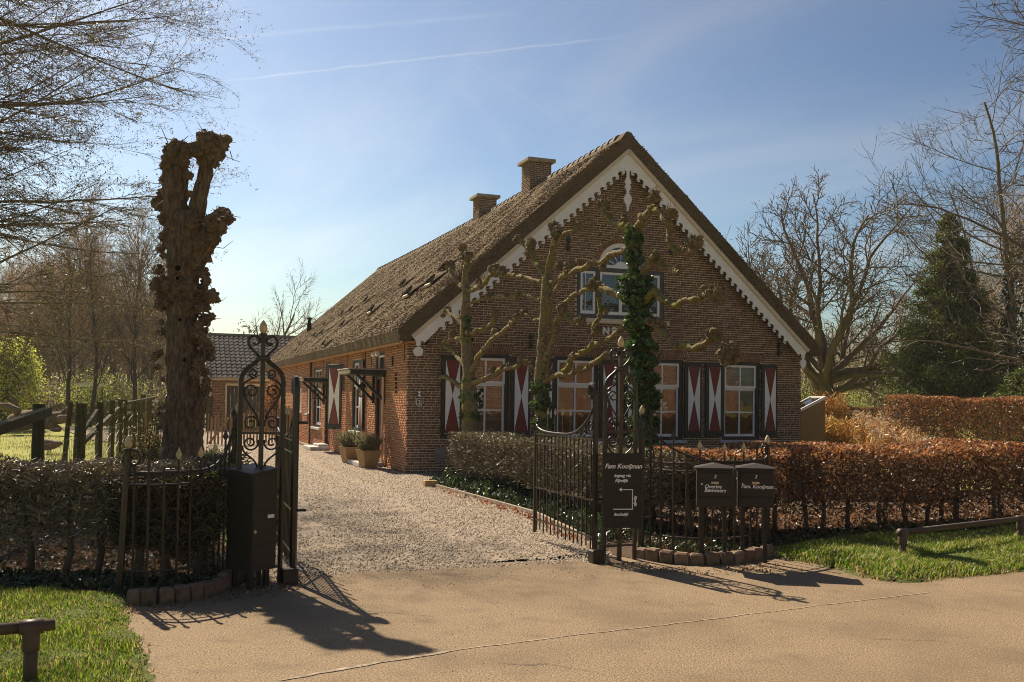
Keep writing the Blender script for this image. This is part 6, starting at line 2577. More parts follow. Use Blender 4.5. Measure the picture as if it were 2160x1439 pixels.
# ---- woodland variants
sp2 = [dict(seg=0.6, up=0.03, wob=0.05, tip=0.2),
       dict(n=22, ang=R(40), ratio=0.42, seg=0.45, up=0.10, wob=0.10, start=0.22, rr=0.42, taper=0.6, tip=0.25),
       dict(n=10, ang=R(38), ratio=0.46, seg=0.32, up=0.06, wob=0.12, start=0.15, rr=0.5, rmin=0.016),
       dict(n=9, ang=R(38), ratio=0.55, seg=0.28, up=0.04, wob=0.12, start=0.1, rr=0.55, rmin=0.019, tip=0.8)]
variants = []
for k in range(4):
    T = grow(40 + k, (0, 0, -0.2), (0.03 * k - 0.04, 0, 1), (10.0, 11.5, 9.5, 12.5)[k], (0.14, 0.16, 0.13, 0.17)[k], sp2)
    mb, V, Fc, tips = tree_arrays(T, 2, 7)
    variants.append((mb, V, Fc))
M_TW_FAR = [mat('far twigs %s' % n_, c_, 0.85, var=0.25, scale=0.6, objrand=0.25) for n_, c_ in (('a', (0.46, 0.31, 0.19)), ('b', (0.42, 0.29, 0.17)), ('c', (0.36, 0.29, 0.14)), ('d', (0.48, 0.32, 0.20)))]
protos = []
for k, (mb, V, Fc) in enumerate(variants):
    a = bpy.data.meshes.new('trunk')
    o1 = mb.build('trunk', M_TRUNKG, None, smooth=True)
    o2 = mk('crown', V, Fc, M_TW_FAR[k])
    protos.append((o1.data, o2.data))
    bpy.data.objects.remove(o1)
    bpy.data.objects.remove(o2)


def wood_tree(x, y, k, s, rz, label, group, name='woodland_tree'):
    t = thing(name, label, 'tree', (x, y, -0.05), rz, group)
    t.scale = (s, s, s)
    inst('trunk', protos[k][0], t)
    inst('crown', protos[k][1], t)
    return t


rt = random.Random(8)
LAB = 'bare brown woodland tree in the mass beyond the meadow'
GRP = 'bare woodland trees beyond the meadow'
for i in range(46):
    px = -120 + 480 * ((i * 0.618) % 1.0)
    Z = 60 + 28 * ((i * 0.377) % 1.0)
    p = at(px, 860, Z)
    wood_tree(p.x, Z, i % 4, rt.uniform(0.85, 1.12) * (0.92 if px > 230 else 1.05), rt.uniform(0, 6.28), LAB, GRP)
for i, (px, Z, k, s, lab) in enumerate(((148, 50, 0, 0.95, 'dark slender bare tree, left one of three before the woodland'), (190, 48, 3, 0.72, 'dark bare tree with upswept fan crown behind the pale crossbar'),
                                        (285, 50, 2, 1.02, 'bare tree standing just left of the pollard trunk, before the woodland'))):
    p = at(px, 860, Z)
    tr_ = wood_tree(p.x, Z, k, s, i * 1.3, lab, None, 'field_tree')
    for ch in tr_.children:
        ch.material_slots[0].link = 'OBJECT'
        ch.material_slots[0].material = mat('dark field bark', (0.06, 0.05, 0.036), 0.95, var=0.3) if ch.name.startswith('trunk') else mat('dark field twigs', (0.16, 0.12, 0.075), 0.85, var=0.3)
LAB2 = 'bare thin tree in the wood behind the garden'
GRP2 = 'bare trees behind the garden'
for i in range(15):
    px = 1700 + 480 * ((i * 0.618 + 0.1) % 1.0)
    Z = 58 + 25 * ((i * 0.377) % 1.0)
    p = at(px, 860, Z)
    wood_tree(p.x, Z, i % 4, rt.uniform(0.55, 0.75) + (0.35 if px > 2030 else 0), rt.uniform(0, 6.28), LAB2, GRP2)
p = at(553, 850, 66)
sp3 = [dict(seg=0.5, up=0.02, wob=0.06, tip=0.25),
       dict(n=12, ang=R(45), ratio=0.62, seg=0.4, up=0.06, wob=0.11, start=0.2, rr=0.5, taper=0.5, tip=0.2),
       dict(n=7, ang=R(40), ratio=0.48, seg=0.3, up=0.05, wob=0.13, start=0.25, rr=0.5, rmin=0.016),
       dict(n=8, ang=R(40), ratio=0.46, seg=0.25, up=0.03, wob=0.13, start=0.15, rr=0.55, rmin=0.011, tip=0.6)]
T = grow(77, (0, 0, 0), (0, 0, 1), 7.8, 0.22, sp3)
make_tree('bare_tree', 'round crowned bare tree behind the barn roof', 'tree', (p.x, 66, 0), T, 2, M_TW_GREY)

# ---- bare trees at the right edge
sp4 = [dict(seg=0.6, up=0.02, wob=0.04, tip=0.2),
       dict(n=26, ang=R(66), ratio=0.48, seg=0.4, up=0.012, wob=0.09, start=0.12, rr=0.36, taper=0.55, tip=0.2),
       dict(n=12, ang=R(42), ratio=0.42, seg=0.3, up=0.03, wob=0.12, start=0.15, rr=0.42, rmin=0.011, flat=0.5),
       dict(n=8, ang=R(40), ratio=0.5, seg=0.22, up=0.03, wob=0.13, start=0.12, rr=0.5, rmin=0.0085, tip=0.6)]
for k, (px, Z, L_, lab) in enumerate(((2560, 24, 15.0, 'tall bare tree at the right edge reaching over the conifer'), (2142, 33, 12.5, 'bare tree with ivy on its trunk at the right edge'), (2096, 40, 11.0, 'straight thin bare tree just right of the conifer'))):
    T = grow(90 + k, (0, 0, 0), (0.02, 0, 1), L_, (0.26, 0.17, 0.13)[k], sp4)
    p = at(px, 860, Z)
    tr = make_tree('bare_tree', lab, 'tree', (p.x, Z, 0), T, 2, M_TW_GREY)
    if k == 1:
        r = np.random.default_rng(5)
        n = 2500
        zz = r.uniform(0, 7.5, n)
        an = r.uniform(0, 6.28, n)
        C = np.stack([0.02 * zz + np.cos(an) * (0.3 + r.uniform(0, .25, n)), np.sin(an) * (0.3 + r.uniform(0, .25, n)), zz], 1)
        V, Fc = leaf_mesh(C, r.uniform(0.08, 0.16, n), r, 0.8)
        mk('ivy', V, Fc, M_IVY, tr, col=tint(r, n, IVYC, 0.3, 2))

# ---- the beech whose limbs hang in from the left
beech_loc = Vector((-13.4, 17.5, 0))
bsp = [dict(seg=0.55, up=0.01, wob=0.05, tip=0.12),
       dict(n=11, ang=R(42), ratio=0.42, seg=0.35, up=-0.006, wob=0.10, start=0.15, rr=0.45, taper=0.5, flat=0.75, tip=0.2),
       dict(n=10, ang=R(42), ratio=0.42, seg=0.22, up=0.0, wob=0.12, start=0.12, rr=0.5, rmin=0.007, flat=0.7, tip=0.35),
       dict(n=6, ang=R(42), ratio=0.42, seg=0.16, up=0.01, wob=0.12, start=0.12, rr=0.55, rmin=0.0048, flat=0.5, tip=0.6)]
paths = [(0, [Vector((0, 0, -0.2)), Vector((0.1, 0, 3)), Vector((0.0, 0.1, 6)), Vector((0.15, 0, 9)), Vector((0.1, 0.1, 13)), Vector((0.2, 0, 16))], [0.5, 0.42, 0.36, 0.28, 0.18, 0.06])]
r = random.Random(21)
for k in range(36):
    z = 2.7 + 7.2 * k / 35
    az = r.uniform(-0.75, 0.95) if k % 4 else r.uniform(1.2, 5.0)
    toward = abs(az) < 1.0
    L_ = r.uniform(5.4, 7.4) * (1.0 if toward else 0.75)
    el = r.uniform(-0.10, 0.14)
    d = Vector((math.cos(az), math.sin(az), el))
    sub = bsp if toward else bsp[:3]
    pp = grow(300 + k, (0.1, 0, z), d, L_, r.uniform(0.035, 0.065), sub)
    paths += [(lev + 1, a, b) for lev, a, b in pp]
make_tree('beech_tree', 'large beech with fine budding branches hanging in from the left', 'tree', beech_loc, paths, 3, M_TWIG, buds=(48000, 0.042, [(0.24, 0.175, 0.06), (0.18, 0.13, 0.05), (0.29, 0.23, 0.08), (0.13, 0.09, 0.04)], 0.035))

# ---- conifer
def conifer(loc, H, Rb, label, seed, n=70000):
    t = thing('conifer', label, 'tree', loc)
    MB().tube([(0, 0, -0.1), (0, 0, H * 0.5), (0, 0, H * 0.97)], [0.22, 0.13, 0.02], 8).build('trunk', M_TRUNKG, t)
    r = np.random.default_rng(seed)
    nb_ = 330
    P0, P1, R0 = [], [], []
    C = []
    for k in range(nb_):
        u = r.uniform(0.03, 1) ** 0.85
        z = H * (0.02 + 0.95 * u)
        az = r.uniform(0, 2 * pi)
        ln_ = Rb * ((1 - u) ** 0.85) * r.uniform(0.55, 1.28) + 0.12
        dirv = np.array([math.cos(az), math.sin(az), r.uniform(0.05, 0.5)])
        a = np.array([0, 0, z])
        b = a + dirv * ln_
        P0.append(a); P1.append(b); R0.append(0.02)
        m = int(n / nb_ * (0.4 + 1.3 * ln_ / Rb))
        tt = r.uniform(0.25, 1.05, m) ** 0.6
        w = 0.30 * (1.15 - 0.8 * np.clip(tt, 0, 1)) * ln_ / 1.6 + 0.05
        off = r.normal(0, 1, (m, 3)) * w[:, None]
        off[:, 2] = off[:, 2] * 0.75 - 0.10 * tt
        C.append(a + dirv * (ln_ * tt)[:, None] + off)
    C = np.concatenate(C)
    V, Fc = seg_mesh(np.array(P0), np.array(P1), np.array(R0), np.array(R0) * 0.3)
    mk('branches', V, Fc, M_TWIG, t)
    m = len(C)
    V, Fc = leaf_mesh(C, r.uniform(0.07, 0.17, m), r, 0.35, -0.5)
    mk('foliage', V, Fc, M_LEAF, t, col=tint(r, m, [(0.12, 0.165, 0.033), (0.16, 0.205, 0.045), (0.08, 0.11, 0.024), (0.33, 0.33, 0.09)], 0.3, 2))
    return t


p = at(2003, 860, 35)
conifer((p.x, 35, -0.05), at(2003, 436, 35).z, 2.25, 'tall dark green conifer standing before the bare trees', 3)
p = at(2170, 860, 30)
conifer((p.x, 30, -0.05), 3.0, 1.6, 'low dark evergreen bush at the right edge below the bare trees', 4, 16000)

# ---- leafy shrubs: soft clouds of small spring leaves on twigs
def shrub(name, label, loc, rx, h, n, cols, seed, cat='shrub', size=0.06, group=None, weep=False, ntw=260, flatr=1.0):
    t = thing(name, label, cat, loc, 0, group)
    r = np.random.default_rng(seed)
    az = r.uniform(0, 2 * pi, ntw)
    rad = np.sqrt(r.uniform(0, 1, ntw))
    top = h * (1.0 - 0.45 * rad ** 2) * r.uniform(0.6, 1.05, ntw)
    P0 = np.stack([np.cos(az) * rad * rx * 0.25, np.sin(az) * rad * rx * 0.25 * flatr, np.zeros(ntw)], 1)
    Pm = np.stack([np.cos(az) * rad * rx * 0.6, np.sin(az) * rad * rx * 0.6 * flatr, top * 0.6], 1) + r.normal(0, .08, (ntw, 3)) * h * .3
    P1 = np.stack([np.cos(az) * rad * rx, np.sin(az) * rad * rx * flatr, top], 1)
    if weep:
        Pm[:, 2] = h * r.uniform(0.75, 1.0, ntw)
        P1 = np.stack([np.cos(az) * rx * (0.4 + 0.6 * rad), np.sin(az) * rx * (0.4 + 0.6 * rad), h * r.uniform(0.05, 0.7, ntw)], 1)
    V, Fc = seg_mesh(np.concatenate([P0, Pm]), np.concatenate([Pm, P1]), np.concatenate([np.full(ntw, .018), np.full(ntw, .01)]), np.concatenate([np.full(ntw, .01), np.full(ntw, .005)]))
    mk('stems', V, Fc, M_TW_BROWN, t)
    i = r.integers(0, ntw, n)
    tt = r.uniform(0.05, 1.05, (n, 1))
    C = np.where(r.uniform(size=(n, 1)) < 0.35, P0[i] + (Pm[i] - P0[i]) * tt, Pm[i] + (P1[i] - Pm[i]) * tt) + r.normal(0, 0.06 * h ** 0.5, (n, 3))
    V, Fc = leaf_mesh(C, r.uniform(size * .6, size * 1.4, n), r, 0.55)
    mk('foliage', V, Fc, M_LEAF, t, col=tint(r, n, cols, 0.3, 2))
    return t


SPRING = [(0.56, 0.62, 0.14), (0.62, 0.66, 0.18), (0.44, 0.48, 0.12)]
OLIVE = [(0.32, 0.32, 0.12), (0.40, 0.35, 0.14), (0.25, 0.24, 0.09), (0.38, 0.28, 0.15)]
p = at(8, 860, 43)
shrub('willow', 'bright yellow green young willow at the left edge of the meadow', (p.x, 43, 0), 1.75, 4.1, 17000, [(0.74, 0.80, 0.12), (0.80, 0.86, 0.16), (0.64, 0.70, 0.11)], 5, 'tree', 0.11, weep=True, ntw=420)
i = 0
for px, Z, rx, h, cols, lab in ((30, 56, 4, 2.6, OLIVE, 'olive brown scrub behind the fallen trunk'), (105, 57, 3.4, 2.9, OLIVE, 'olive scrub left of the pale crossbar'), (172, 56, 3.0, 3.3, OLIVE, 'olive scrub right behind the pale crossbar'),
                                (205, 53, 2.6, 3.3, SPRING, 'fresh green shrub behind the pale crossbar'), (255, 54, 3, 2.8, SPRING, 'fresh green shrub behind the white rail fence'), (318, 53, 2.8, 2.5, OLIVE, 'olive scrub just left of the pollard trunk'),
                                (-60, 58, 4, 2.6, OLIVE, 'olive scrub at the left edge behind the willow'), (400, 64, 3.5, 2.3, OLIVE, 'scrub seen in the gap between pollard trunk and barn')):
    p = at(px, 860, Z)
    shrub('scrub', lab, (p.x, Z, 0), rx, h, 5000, cols, 60 + i, 'shrub', 0.10)
    i += 1
for px, Z, rx, h, cols, lab in ((1715, 42, 2.3, 2.7, SPRING, 'fresh green shrub just right of the farmhouse corner'), (1790, 44, 2.2, 2.5, SPRING, 'fresh green shrub below the spreading tree'), (1870, 46, 2.6, 2.8, OLIVE, 'olive scrub left of the conifer'),
                                (1840, 54, 3.5, 4.2, OLIVE, 'tall twiggy scrub behind the spreading tree'), (1760, 56, 3.5, 4.6, OLIVE, 'tall twiggy scrub right behind the farmhouse'), (2120, 40, 3.0, 3.6, OLIVE, 'olive scrub right of the conifer'),
                                (1745, 30, 0.8, 1.25, SPRING, 'small green bush among the tall golden grasses')):
    p = at(px, 860, Z)
    shrub('scrub', lab, (p.x, Z, 0), rx, h, 4500, cols, 80 + i, 'shrub', 0.085)
    i += 1
# the far wood behind everything: one brown mass of twigs
M_FARW = mat('far wood', (0.95, 0.95, 0.95), 0.9, var=0.1, attr=True, trans=0.2)
for lab, x0, x1, n, hh in (('brown far-off wood filling the gaps behind the meadow trees', -72, -22, 26000, 8.5), ('brown far-off wood behind the garden trees', 22, 66, 16000, 6.5)):
    rw = np.random.default_rng(int(n))
    X = rw.uniform(x0, x1, n)
    C = np.stack([X, rw.uniform(92, 104, n), hh * (0.85 + 0.15 * np.sin(X * 0.9) + 0.1 * np.sin(X * 2.3)) * rw.uniform(0, 1, n) ** 1.25], 1)
    V, Fc = leaf_mesh(C, rw.uniform(0.25, 0.75, n), rw, 0.28, 0.8)
    tag(mk('distant_wood', V, Fc, M_FARW, col=tint(rw, n, [(0.22, 0.155, 0.10), (0.26, 0.18, 0.12), (0.19, 0.15, 0.085), (0.17, 0.12, 0.085)], 0.25, 2)), lab, 'wood', kind='stuff')
# orange-leaved hedge plant between barn and house
p = at(578, 900, 41)
shrub('copper_hedge', 'upright copper leaved hedge plant between barn and farmhouse', (p.x, 41, 0), 0.62, 2.5, 5000, [(0.42, 0.17, 0.03), (0.50, 0.22, 0.04), (0.33, 0.12, 0.03)], 6, 'hedge', 0.075, ntw=200)


# ================================================================== hedges
def hedge(name, label, path, width, h, nleaf, ntwig, cols, size, seed, stems=0.45, m=M_LEAF, zlo=0.12, toplump=0.04, colstop=None, twigmat=M_TWIG, dens_top=1.0, shell=0.65):
    """clipped hedge along a ground path: woody stems, tangled twigs and leaves filling the block"""
    P = [Vector(p) for p in path]
    b = P[0]
    t = thing(name, label, 'hedge', (b.x, b.y, 0))
    cum = [0]
    for a, c in zip(P[:-1], P[1:]):
        cum.append(cum[-1] + (c - a).length)
    tot = cum[-1]
    A = np.array([tuple(p - b) for p in P])
    cum = np.array(cum)
    r = np.random.default_rng(seed)

    def world(s, w, z):
        i = np.clip(np.searchsorted(cum, s, side='right') - 1, 0, len(P) - 2)
        f = ((s - cum[i]) / (cum[i + 1] - cum[i]))[:, None]
        c = A[i] * (1 - f) + A[i + 1] * f
        d = A[i + 1] - A[i]
        d = d / np.linalg.norm(d, axis=1, keepdims=True)
        nrm_ = np.stack([-d[:, 1], d[:, 0], np.zeros(len(s))], 1)
        o = c + nrm_ * w[:, None]
        o[:, 2] = z
        return o

    def surf(s):
        return h + toplump * (np.sin(s * 2.1 + seed) + 0.6 * np.sin(s * 5.3 + 1))
    # stems
    P0, P1, R0, R1 = [], [], [], []
    mb = MB()
    rr_ = random.Random(seed)
    s = 0.1
    while s < tot:
        w = rr_.uniform(-0.15, 0.15) * width
        q = world(np.array([s]), np.array([w]), np.array([0.0]))[0]
        pts = [Vector(q)]
        for k in range(4):
            pts.append(pts[-1] + Vector((rr_.uniform(-.04, .04), rr_.uniform(-.04, .04), h * 0.19)))
        MB().tube(pts, [0.032, 0.03, 0.026, 0.02, 0.012], 6).build('stem', M_BARK, t, smooth=True)
        s += stems * rr_.uniform(0.6, 1.4)
    # twigs: crooked chains
    n = ntwig
    s0 = r.uniform(0, tot, n)
    w0 = r.uniform(-.5, .5, n) * width * 0.9
    z0 = zlo + (h - zlo) * r.uniform(0.05, 1, n) ** 0.6
    z0 = z0 * 0.94
    q = world(s0, w0, z0)
    d = r.normal(0, 1, (n, 3))
    d[:, 2] = np.abs(d[:, 2]) * 0.8
    d /= np.linalg.norm(d, axis=1, keepdims=True)
    segs0, segs1 = [], []
    cur = q
    for k in range(3):
        ln_ = r.uniform(0.03, 0.09, (n, 1)) * (1.3 - 0.2 * k)
        nx = cur + d * ln_
        lim = b.z + surf(s0)
        nx[:, 2] = np.minimum(nx[:, 2], lim + r.uniform(-0.02, 0.035, n))
        segs0.append(cur)
        segs1.append(nx)
        cur = nx
        d = d + r.normal(0, 0.55, (n, 3))
        d /= np.linalg.norm(d, axis=1, keepdims=True)
    S0, S1 = np.concatenate(segs0), np.concatenate(segs1)
    rad = np.concatenate([np.full(n, .0055), np.full(n, .004), np.full(n, .003)]) * r.uniform(0.7, 1.6, 3 * n)
    V, Fc = strip_mesh(S0, S1, rad, rad * 0.75)
    mk('twigs', V, Fc, twigmat, t)
    # leaves, denser near the clipped faces
    n = nleaf
    s1 = r.uniform(-0.05, tot + 0.05, n).clip(0, tot)
    u = r.uniform(size=n)
    w1 = np.where(r.uniform(size=n) < shell, np.sign(r.uniform(-1, 1, n)) * (0.5 - np.abs(r.normal(0, .07, n))), r.uniform(-.5, .5, n)) * width
    z1 = zlo + (h - zlo) * np.where(u < 0.7 * dens_top, r.uniform(0.35, 1.0, n), r.uniform(0, 1, n) ** 0.8)
    topm = r.uniform(size=n) < 0.30
    hh = surf(s1)
    z1 = np.where(topm, hh - np.abs(r.normal(0, .035, n)), z1 * hh / h)
    w1 = np.where(topm, r.uniform(-.5, .5, n) * width, w1)
    C = world(s1, w1 + r.normal(0, .02, n), z1)
    V, Fc = leaf_mesh(C, r.uniform(size * .6, size * 1.35, n), r, 0.6)
    col = tint(r, n, cols, 0.3, 2)
    if colstop is not None:
        # leaves of another colour near the clipped top
        alt = tint(r, n, colstop, 0.3, 2)
        pick = np.repeat((z1 > h - 0.10 - 0.10 * r.uniform(size=n)), 2)
        col = np.where(pick[:, None], alt, col)
    mk('foliage', V, Fc, m, t, col=col)
    return t


BEECH = [(0.26, 0.13, 0.065), (0.20, 0.10, 0.052), (0.33, 0.17, 0.075), (0.15, 0.09, 0.055)]
COPPER = [(0.50, 0.20, 0.065), (0.36, 0.14, 0.05), (0.56, 0.28, 0.10), (0.26, 0.12, 0.06), (0.40, 0.24, 0.13)]
# right beech hedge along the verge
hr = [Vector((2.0, 11.15, 0)), Vector((3.5, 11.75, 0)), Vector((7.0, 13.4, 0)), Vector((13, 16.2, 0)), Vector((19, 19, 0))]
hedge('beech_hedge', 'clipped beech hedge with copper dead leaves along the right verge', hr, 1.25, 1.06, 78000, 15000, BEECH, 0.052, 4, 0.35, zlo=0.05, colstop=COPPER, twigmat=M_TWIG)
# greyish hedge before the house, along the drive and behind the gate
hm = [Vector((-0.75, 18.0, 0)), Vector((0.25, 15.6, 0)), Vector((1.25, 13.0, 0)), Vector((1.75, 11.9, 0)), Vector((2.3, 11.35, 0))]
hedge('clipped_hedge', 'low clipped greyish hedge between the drive and the front windows', hm, 0.95, 0.97, 26000, 22000, [(0.14, 0.125, 0.055), (0.10, 0.095, 0.04), (0.20, 0.17, 0.09), (0.09, 0.075, 0.035)], 0.034, 6, 0.35, zlo=0.15,
      twigmat=mat('pale hedge twigs', (0.25, 0.195, 0.13), 0.6, var=0.3, scale=8, spec=0.5))
# left hedge
hl = [Vector((-2.45, 8.75, 0)), Vector((-3.6, 8.55, 0)), Vector((-6, 8.45, 0)), Vector((-9.5, 8.4, 0))]
hedge('clipped_hedge', 'open twiggy clipped hedge left of the gate in front of the meadow', hl, 0.60, 1.02, 7500, 17000, [(0.10, 0.085, 0.035), (0.14, 0.12, 0.05), (0.08, 0.06, 0.03), (0.13, 0.14, 0.04)], 0.03, 8, 0.24, zlo=0.16,
      twigmat=mat('hedge twigs', (0.28, 0.215, 0.135), 0.42, var=0.35, scale=8, spec=0.7), dens_top=1.2)
# evergreen mass right behind the curved railing
hk = [Vector((-2.55, 8.15, 0)), Vector((-2.95, 7.95, 0)), Vector((-3.25, 8.2, 0))]
hedge('clipped_hedge', 'dark leafy clipped hedge corner behind the left curved railing', hk, 0.5, 0.93, 4500, 4500, [(0.05, 0.06, 0.018), (0.08, 0.09, 0.025), (0.12, 0.14, 0.03), (0.05, 0.04, 0.02)], 0.035, 9, 0.25, zlo=0.2)
# shrubs at the foot of the pollard and along the drive edge
p = at(300, 950, 17)
shrub('scrub', 'loose olive shrub between post fence and pollard trunk', (at(322, 960, 17).x, 17, 0), 0.55, 1.15, 2500, OLIVE, 101, 'shrub', 0.04, ntw=250)
shrub('scrub', 'small green plant at the right foot of the pollard trunk', (at(445, 950, 20).x, 20, 0), 0.5, 0.55, 1400, [(0.09, 0.13, 0.03), (0.14, 0.15, 0.05)], 102, 'shrub', 0.05, ntw=120)
# back hedge, low and high part
a, c_ = at(1700, 900, 27), at(1935, 900, 27)
hedge('beech_hedge', 'lower far beech hedge behind the tall golden grasses', [Vector((a.x * 34 / 27, 34, 0)), Vector((c_.x * 35 / 27, 35, 0))], 0.9, 1.50, 14000, 3000, COPPER + BEECH, 0.06, 12, 0.5, zlo=0.2, colstop=COPPER)
a, c_ = at(1905, 900, 24), at(2350, 900, 26)
hedge('beech_hedge', 'taller far beech hedge of bright copper leaves at the right edge', [Vector((a.x, 24.5, 0)), Vector((c_.x, 25.5, 0))], 1.1, 1.80, 26000, 4000, COPPER + COPPER + BEECH, 0.06, 13, 0.5, zlo=0.15, colstop=COPPER)
# ---- tall golden grasses
def grass_clump(label, px, Z, h, n, seed, plume=True, cols=((0.66, 0.38, 0.12), (0.74, 0.46, 0.17), (0.52, 0.28, 0.09))):
    p = at(px, 900, Z)
    t = thing('ornamental_grass', label, 'ornamental grass', (p.x, Z, 0))
    r = np.random.default_rng(seed)
    az = r.uniform(0, 2 * pi, n)
    rd = np.sqrt(r.uniform(0, 1, n))
    P0 = np.stack([np.cos(az) * rd * 0.30, np.sin(az) * rd * 0.30, np.zeros(n)], 1)
    ht = h * r.uniform(0.55, 1.02, n)
    P1 = P0 + np.stack([np.cos(az) * rd * 0.25 + r.normal(0, .06, n), np.sin(az) * rd * 0.25 + r.normal(0, .06, n), ht], 1)
    V, Fc = seg_mesh(P0, P1, np.full(n, .006), np.full(n, .004))
    mk('stalks', V, Fc, mat('golden stalks', (0.9, 0.9, 0.9), 0.6, var=0.1, attr=True, trans=0.45), t, col=np.repeat(tint(r, n, cols, 0.3, 1), 3, axis=0))
    m = n * 7
    i = r.integers(0, n, m)
    C = P0[i] + (P1[i] - P0[i]) * r.uniform(0.3, 1.0, (m, 1)) + r.normal(0, .05, (m, 3))
    V, Fc = leaf_mesh(C, r.uniform(0.10, 0.26, m), r, 0.10, -0.8)
    mk('blades', V, Fc, M_LEAF, t, col=tint(r, m, cols, 0.3, 2))
    if plume:
        k = n * 9
        i = r.integers(0, max(3, n // 3), k)
        C = P1[i] + np.stack([r.normal(0.03, .035, k), r.normal(0, .035, k), r.uniform(-0.2, 0.08, k)], 1)
        V, Fc = leaf_mesh(C, r.uniform(0.03, 0.06, k), r, 0.4)
        mk('plumes', V, Fc, M_LEAF, t, col=tint(r, k, [(0.80, 0.66, 0.48), (0.68, 0.53, 0.37), (0.86, 0.74, 0.58)], 0.2, 2))
    return t


for k, (px, Z, h, n, pl) in enumerate(((1708, 29.5, 1.5, 170, False), (1730, 30, 1.75, 220, False), (1752, 31, 2.75, 320, False), (1770, 29.5, 1.7, 200, False), (1800, 29, 1.5, 190, False), (1835, 28, 1.85, 220, True), (1862, 26.5, 1.6, 200, True),
                                    (1890, 23.2, 1.35, 180, True), (1915, 22.5, 1.15, 170, True), (1935, 22, 1.05, 120, True), (1955, 22, 0.95, 100, True))):
    h *= 0.72
    grass_clump(('golden grass clump touching the house corner', 'second golden grass clump from the house corner', 'tallest golden grass clump with drooping tops', 'golden grass clump just right of the tallest one', 'bare stalked golden grass clump left of the plumed ones',
                 'leftmost and tallest of the pale plumed grasses', 'second pale plumed grass from the left', 'third pale plumed grass from the left', 'fourth pale plumed grass from the left', 'small pale plumed grass, second from the right', 'rightmost small pale plumed grass')[k],
                px, Z, h, n, 200 + k, pl)
# ================================================================== pleached limes before the front
M_LIME = mat('mossy lime bark', (0.12, 0.088, 0.048), 0.95, scale=20, col2=(0.38, 0.285, 0.145), bump=1.0, bscale=32, bdist=0.05, patch=((0.26, 0.23, 0.05), 4.0, 0.50, 0.62))
M_KNOB = mat('pollard knob', (0.14, 0.10, 0.058), 0.95, scale=14, col2=(0.29, 0.22, 0.115), bump=1.0, bscale=40, bdist=0.03, patch=((0.15, 0.13, 0.035), 7.0, 0.55, 0.68))


def c3(x, y):
    return 860 + x * 0.5003, 240 + y * 0.5003


def blob(mb, c, r, seed, rough=0.35, freq=3.0, sub=2, spikes=0, rnd=None, squash=(1, 1, 1)):
    bm = bmesh.new()
    bmesh.ops.create_icosphere(bm, subdivisions=sub, radius=1)
    off = Vector((seed * 3.1, seed * 1.7, seed * 0.9))
    for v in bm.verts:
        n = v.co.normalized()
        k = 1 + rough * (mnoise.noise(n * freq + off) + 0.6 * mnoise.noise(n * freq * 2.7 + off))
        v.co = Vector((n.x * squash[0], n.y * squash[1], n.z * squash[2])) * (r * k)
    bm.verts.index_update()
    V = [v.co + c for v in bm.verts]
    Fc = [[v.index for v in f.verts] for f in bm.faces]
    bm.free()
    mb.add(V, Fc)
    for i in range(spikes):
        a = Vector((rnd.gauss(0, 1), rnd.gauss(0, 1), rnd.gauss(0.25, 1))).normalized()
        p = c + a * r * 0.8
        q = c + a * r * rnd.uniform(1.05, 1.35) + Vector((0, 0, r * 0.1))
        mb.tube([p, q], [r * 0.16, r * 0.09], 4)


def refine(pts, rads, n=5, wob=0.03, seed=0):
    P, Q = [], []
    for i in range(len(pts) - 1):
        p0, p1, p2, p3 = pts[max(i - 1, 0)], pts[i], pts[i + 1], pts[min(i + 2, len(pts) - 1)]
        for k in range(n):
            t = k / n
            q = 0.5 * ((2 * p1) + (p2 - p0) * t + (2 * p0 - 5 * p1 + 4 * p2 - p3) * t * t + (3 * p1 - p0 - 3 * p2 + p3) * t ** 3)
            q = q + Vector((mnoise.noise(q * 5 + Vector((seed, 0, 0))), mnoise.noise(q * 5 + Vector((0, seed, 5))), mnoise.noise(q * 5 + Vector((3, 0, seed))))) * wob
            P.append(q)
            r = rads[i] + (rads[i + 1] - rads[i]) * t
            Q.append(r * (1 + 0.16 * mnoise.noise(q * 9)))
    P.append(pts[-1])
    Q.append(rads[-1])
    return P, Q


ROW0, ROW1 = Vector((-0.83, 18.5, 0)), Vector((1.80, 13.6, 0))
ROWN = Vector((ROW1.y - ROW0.y, -(ROW1.x - ROW0.x), 0)).normalized()


def rowplane(px, py, off=0.0):
    """world point where the view ray meets the upright plane of the row of limes"""
    d = ray(px, py)
    o = Vector((0, 0, HC))
    p0 = ROW0 + ROWN * off
    return o + d * ((p0 - o).dot(ROWN) / d.dot(ROWN))


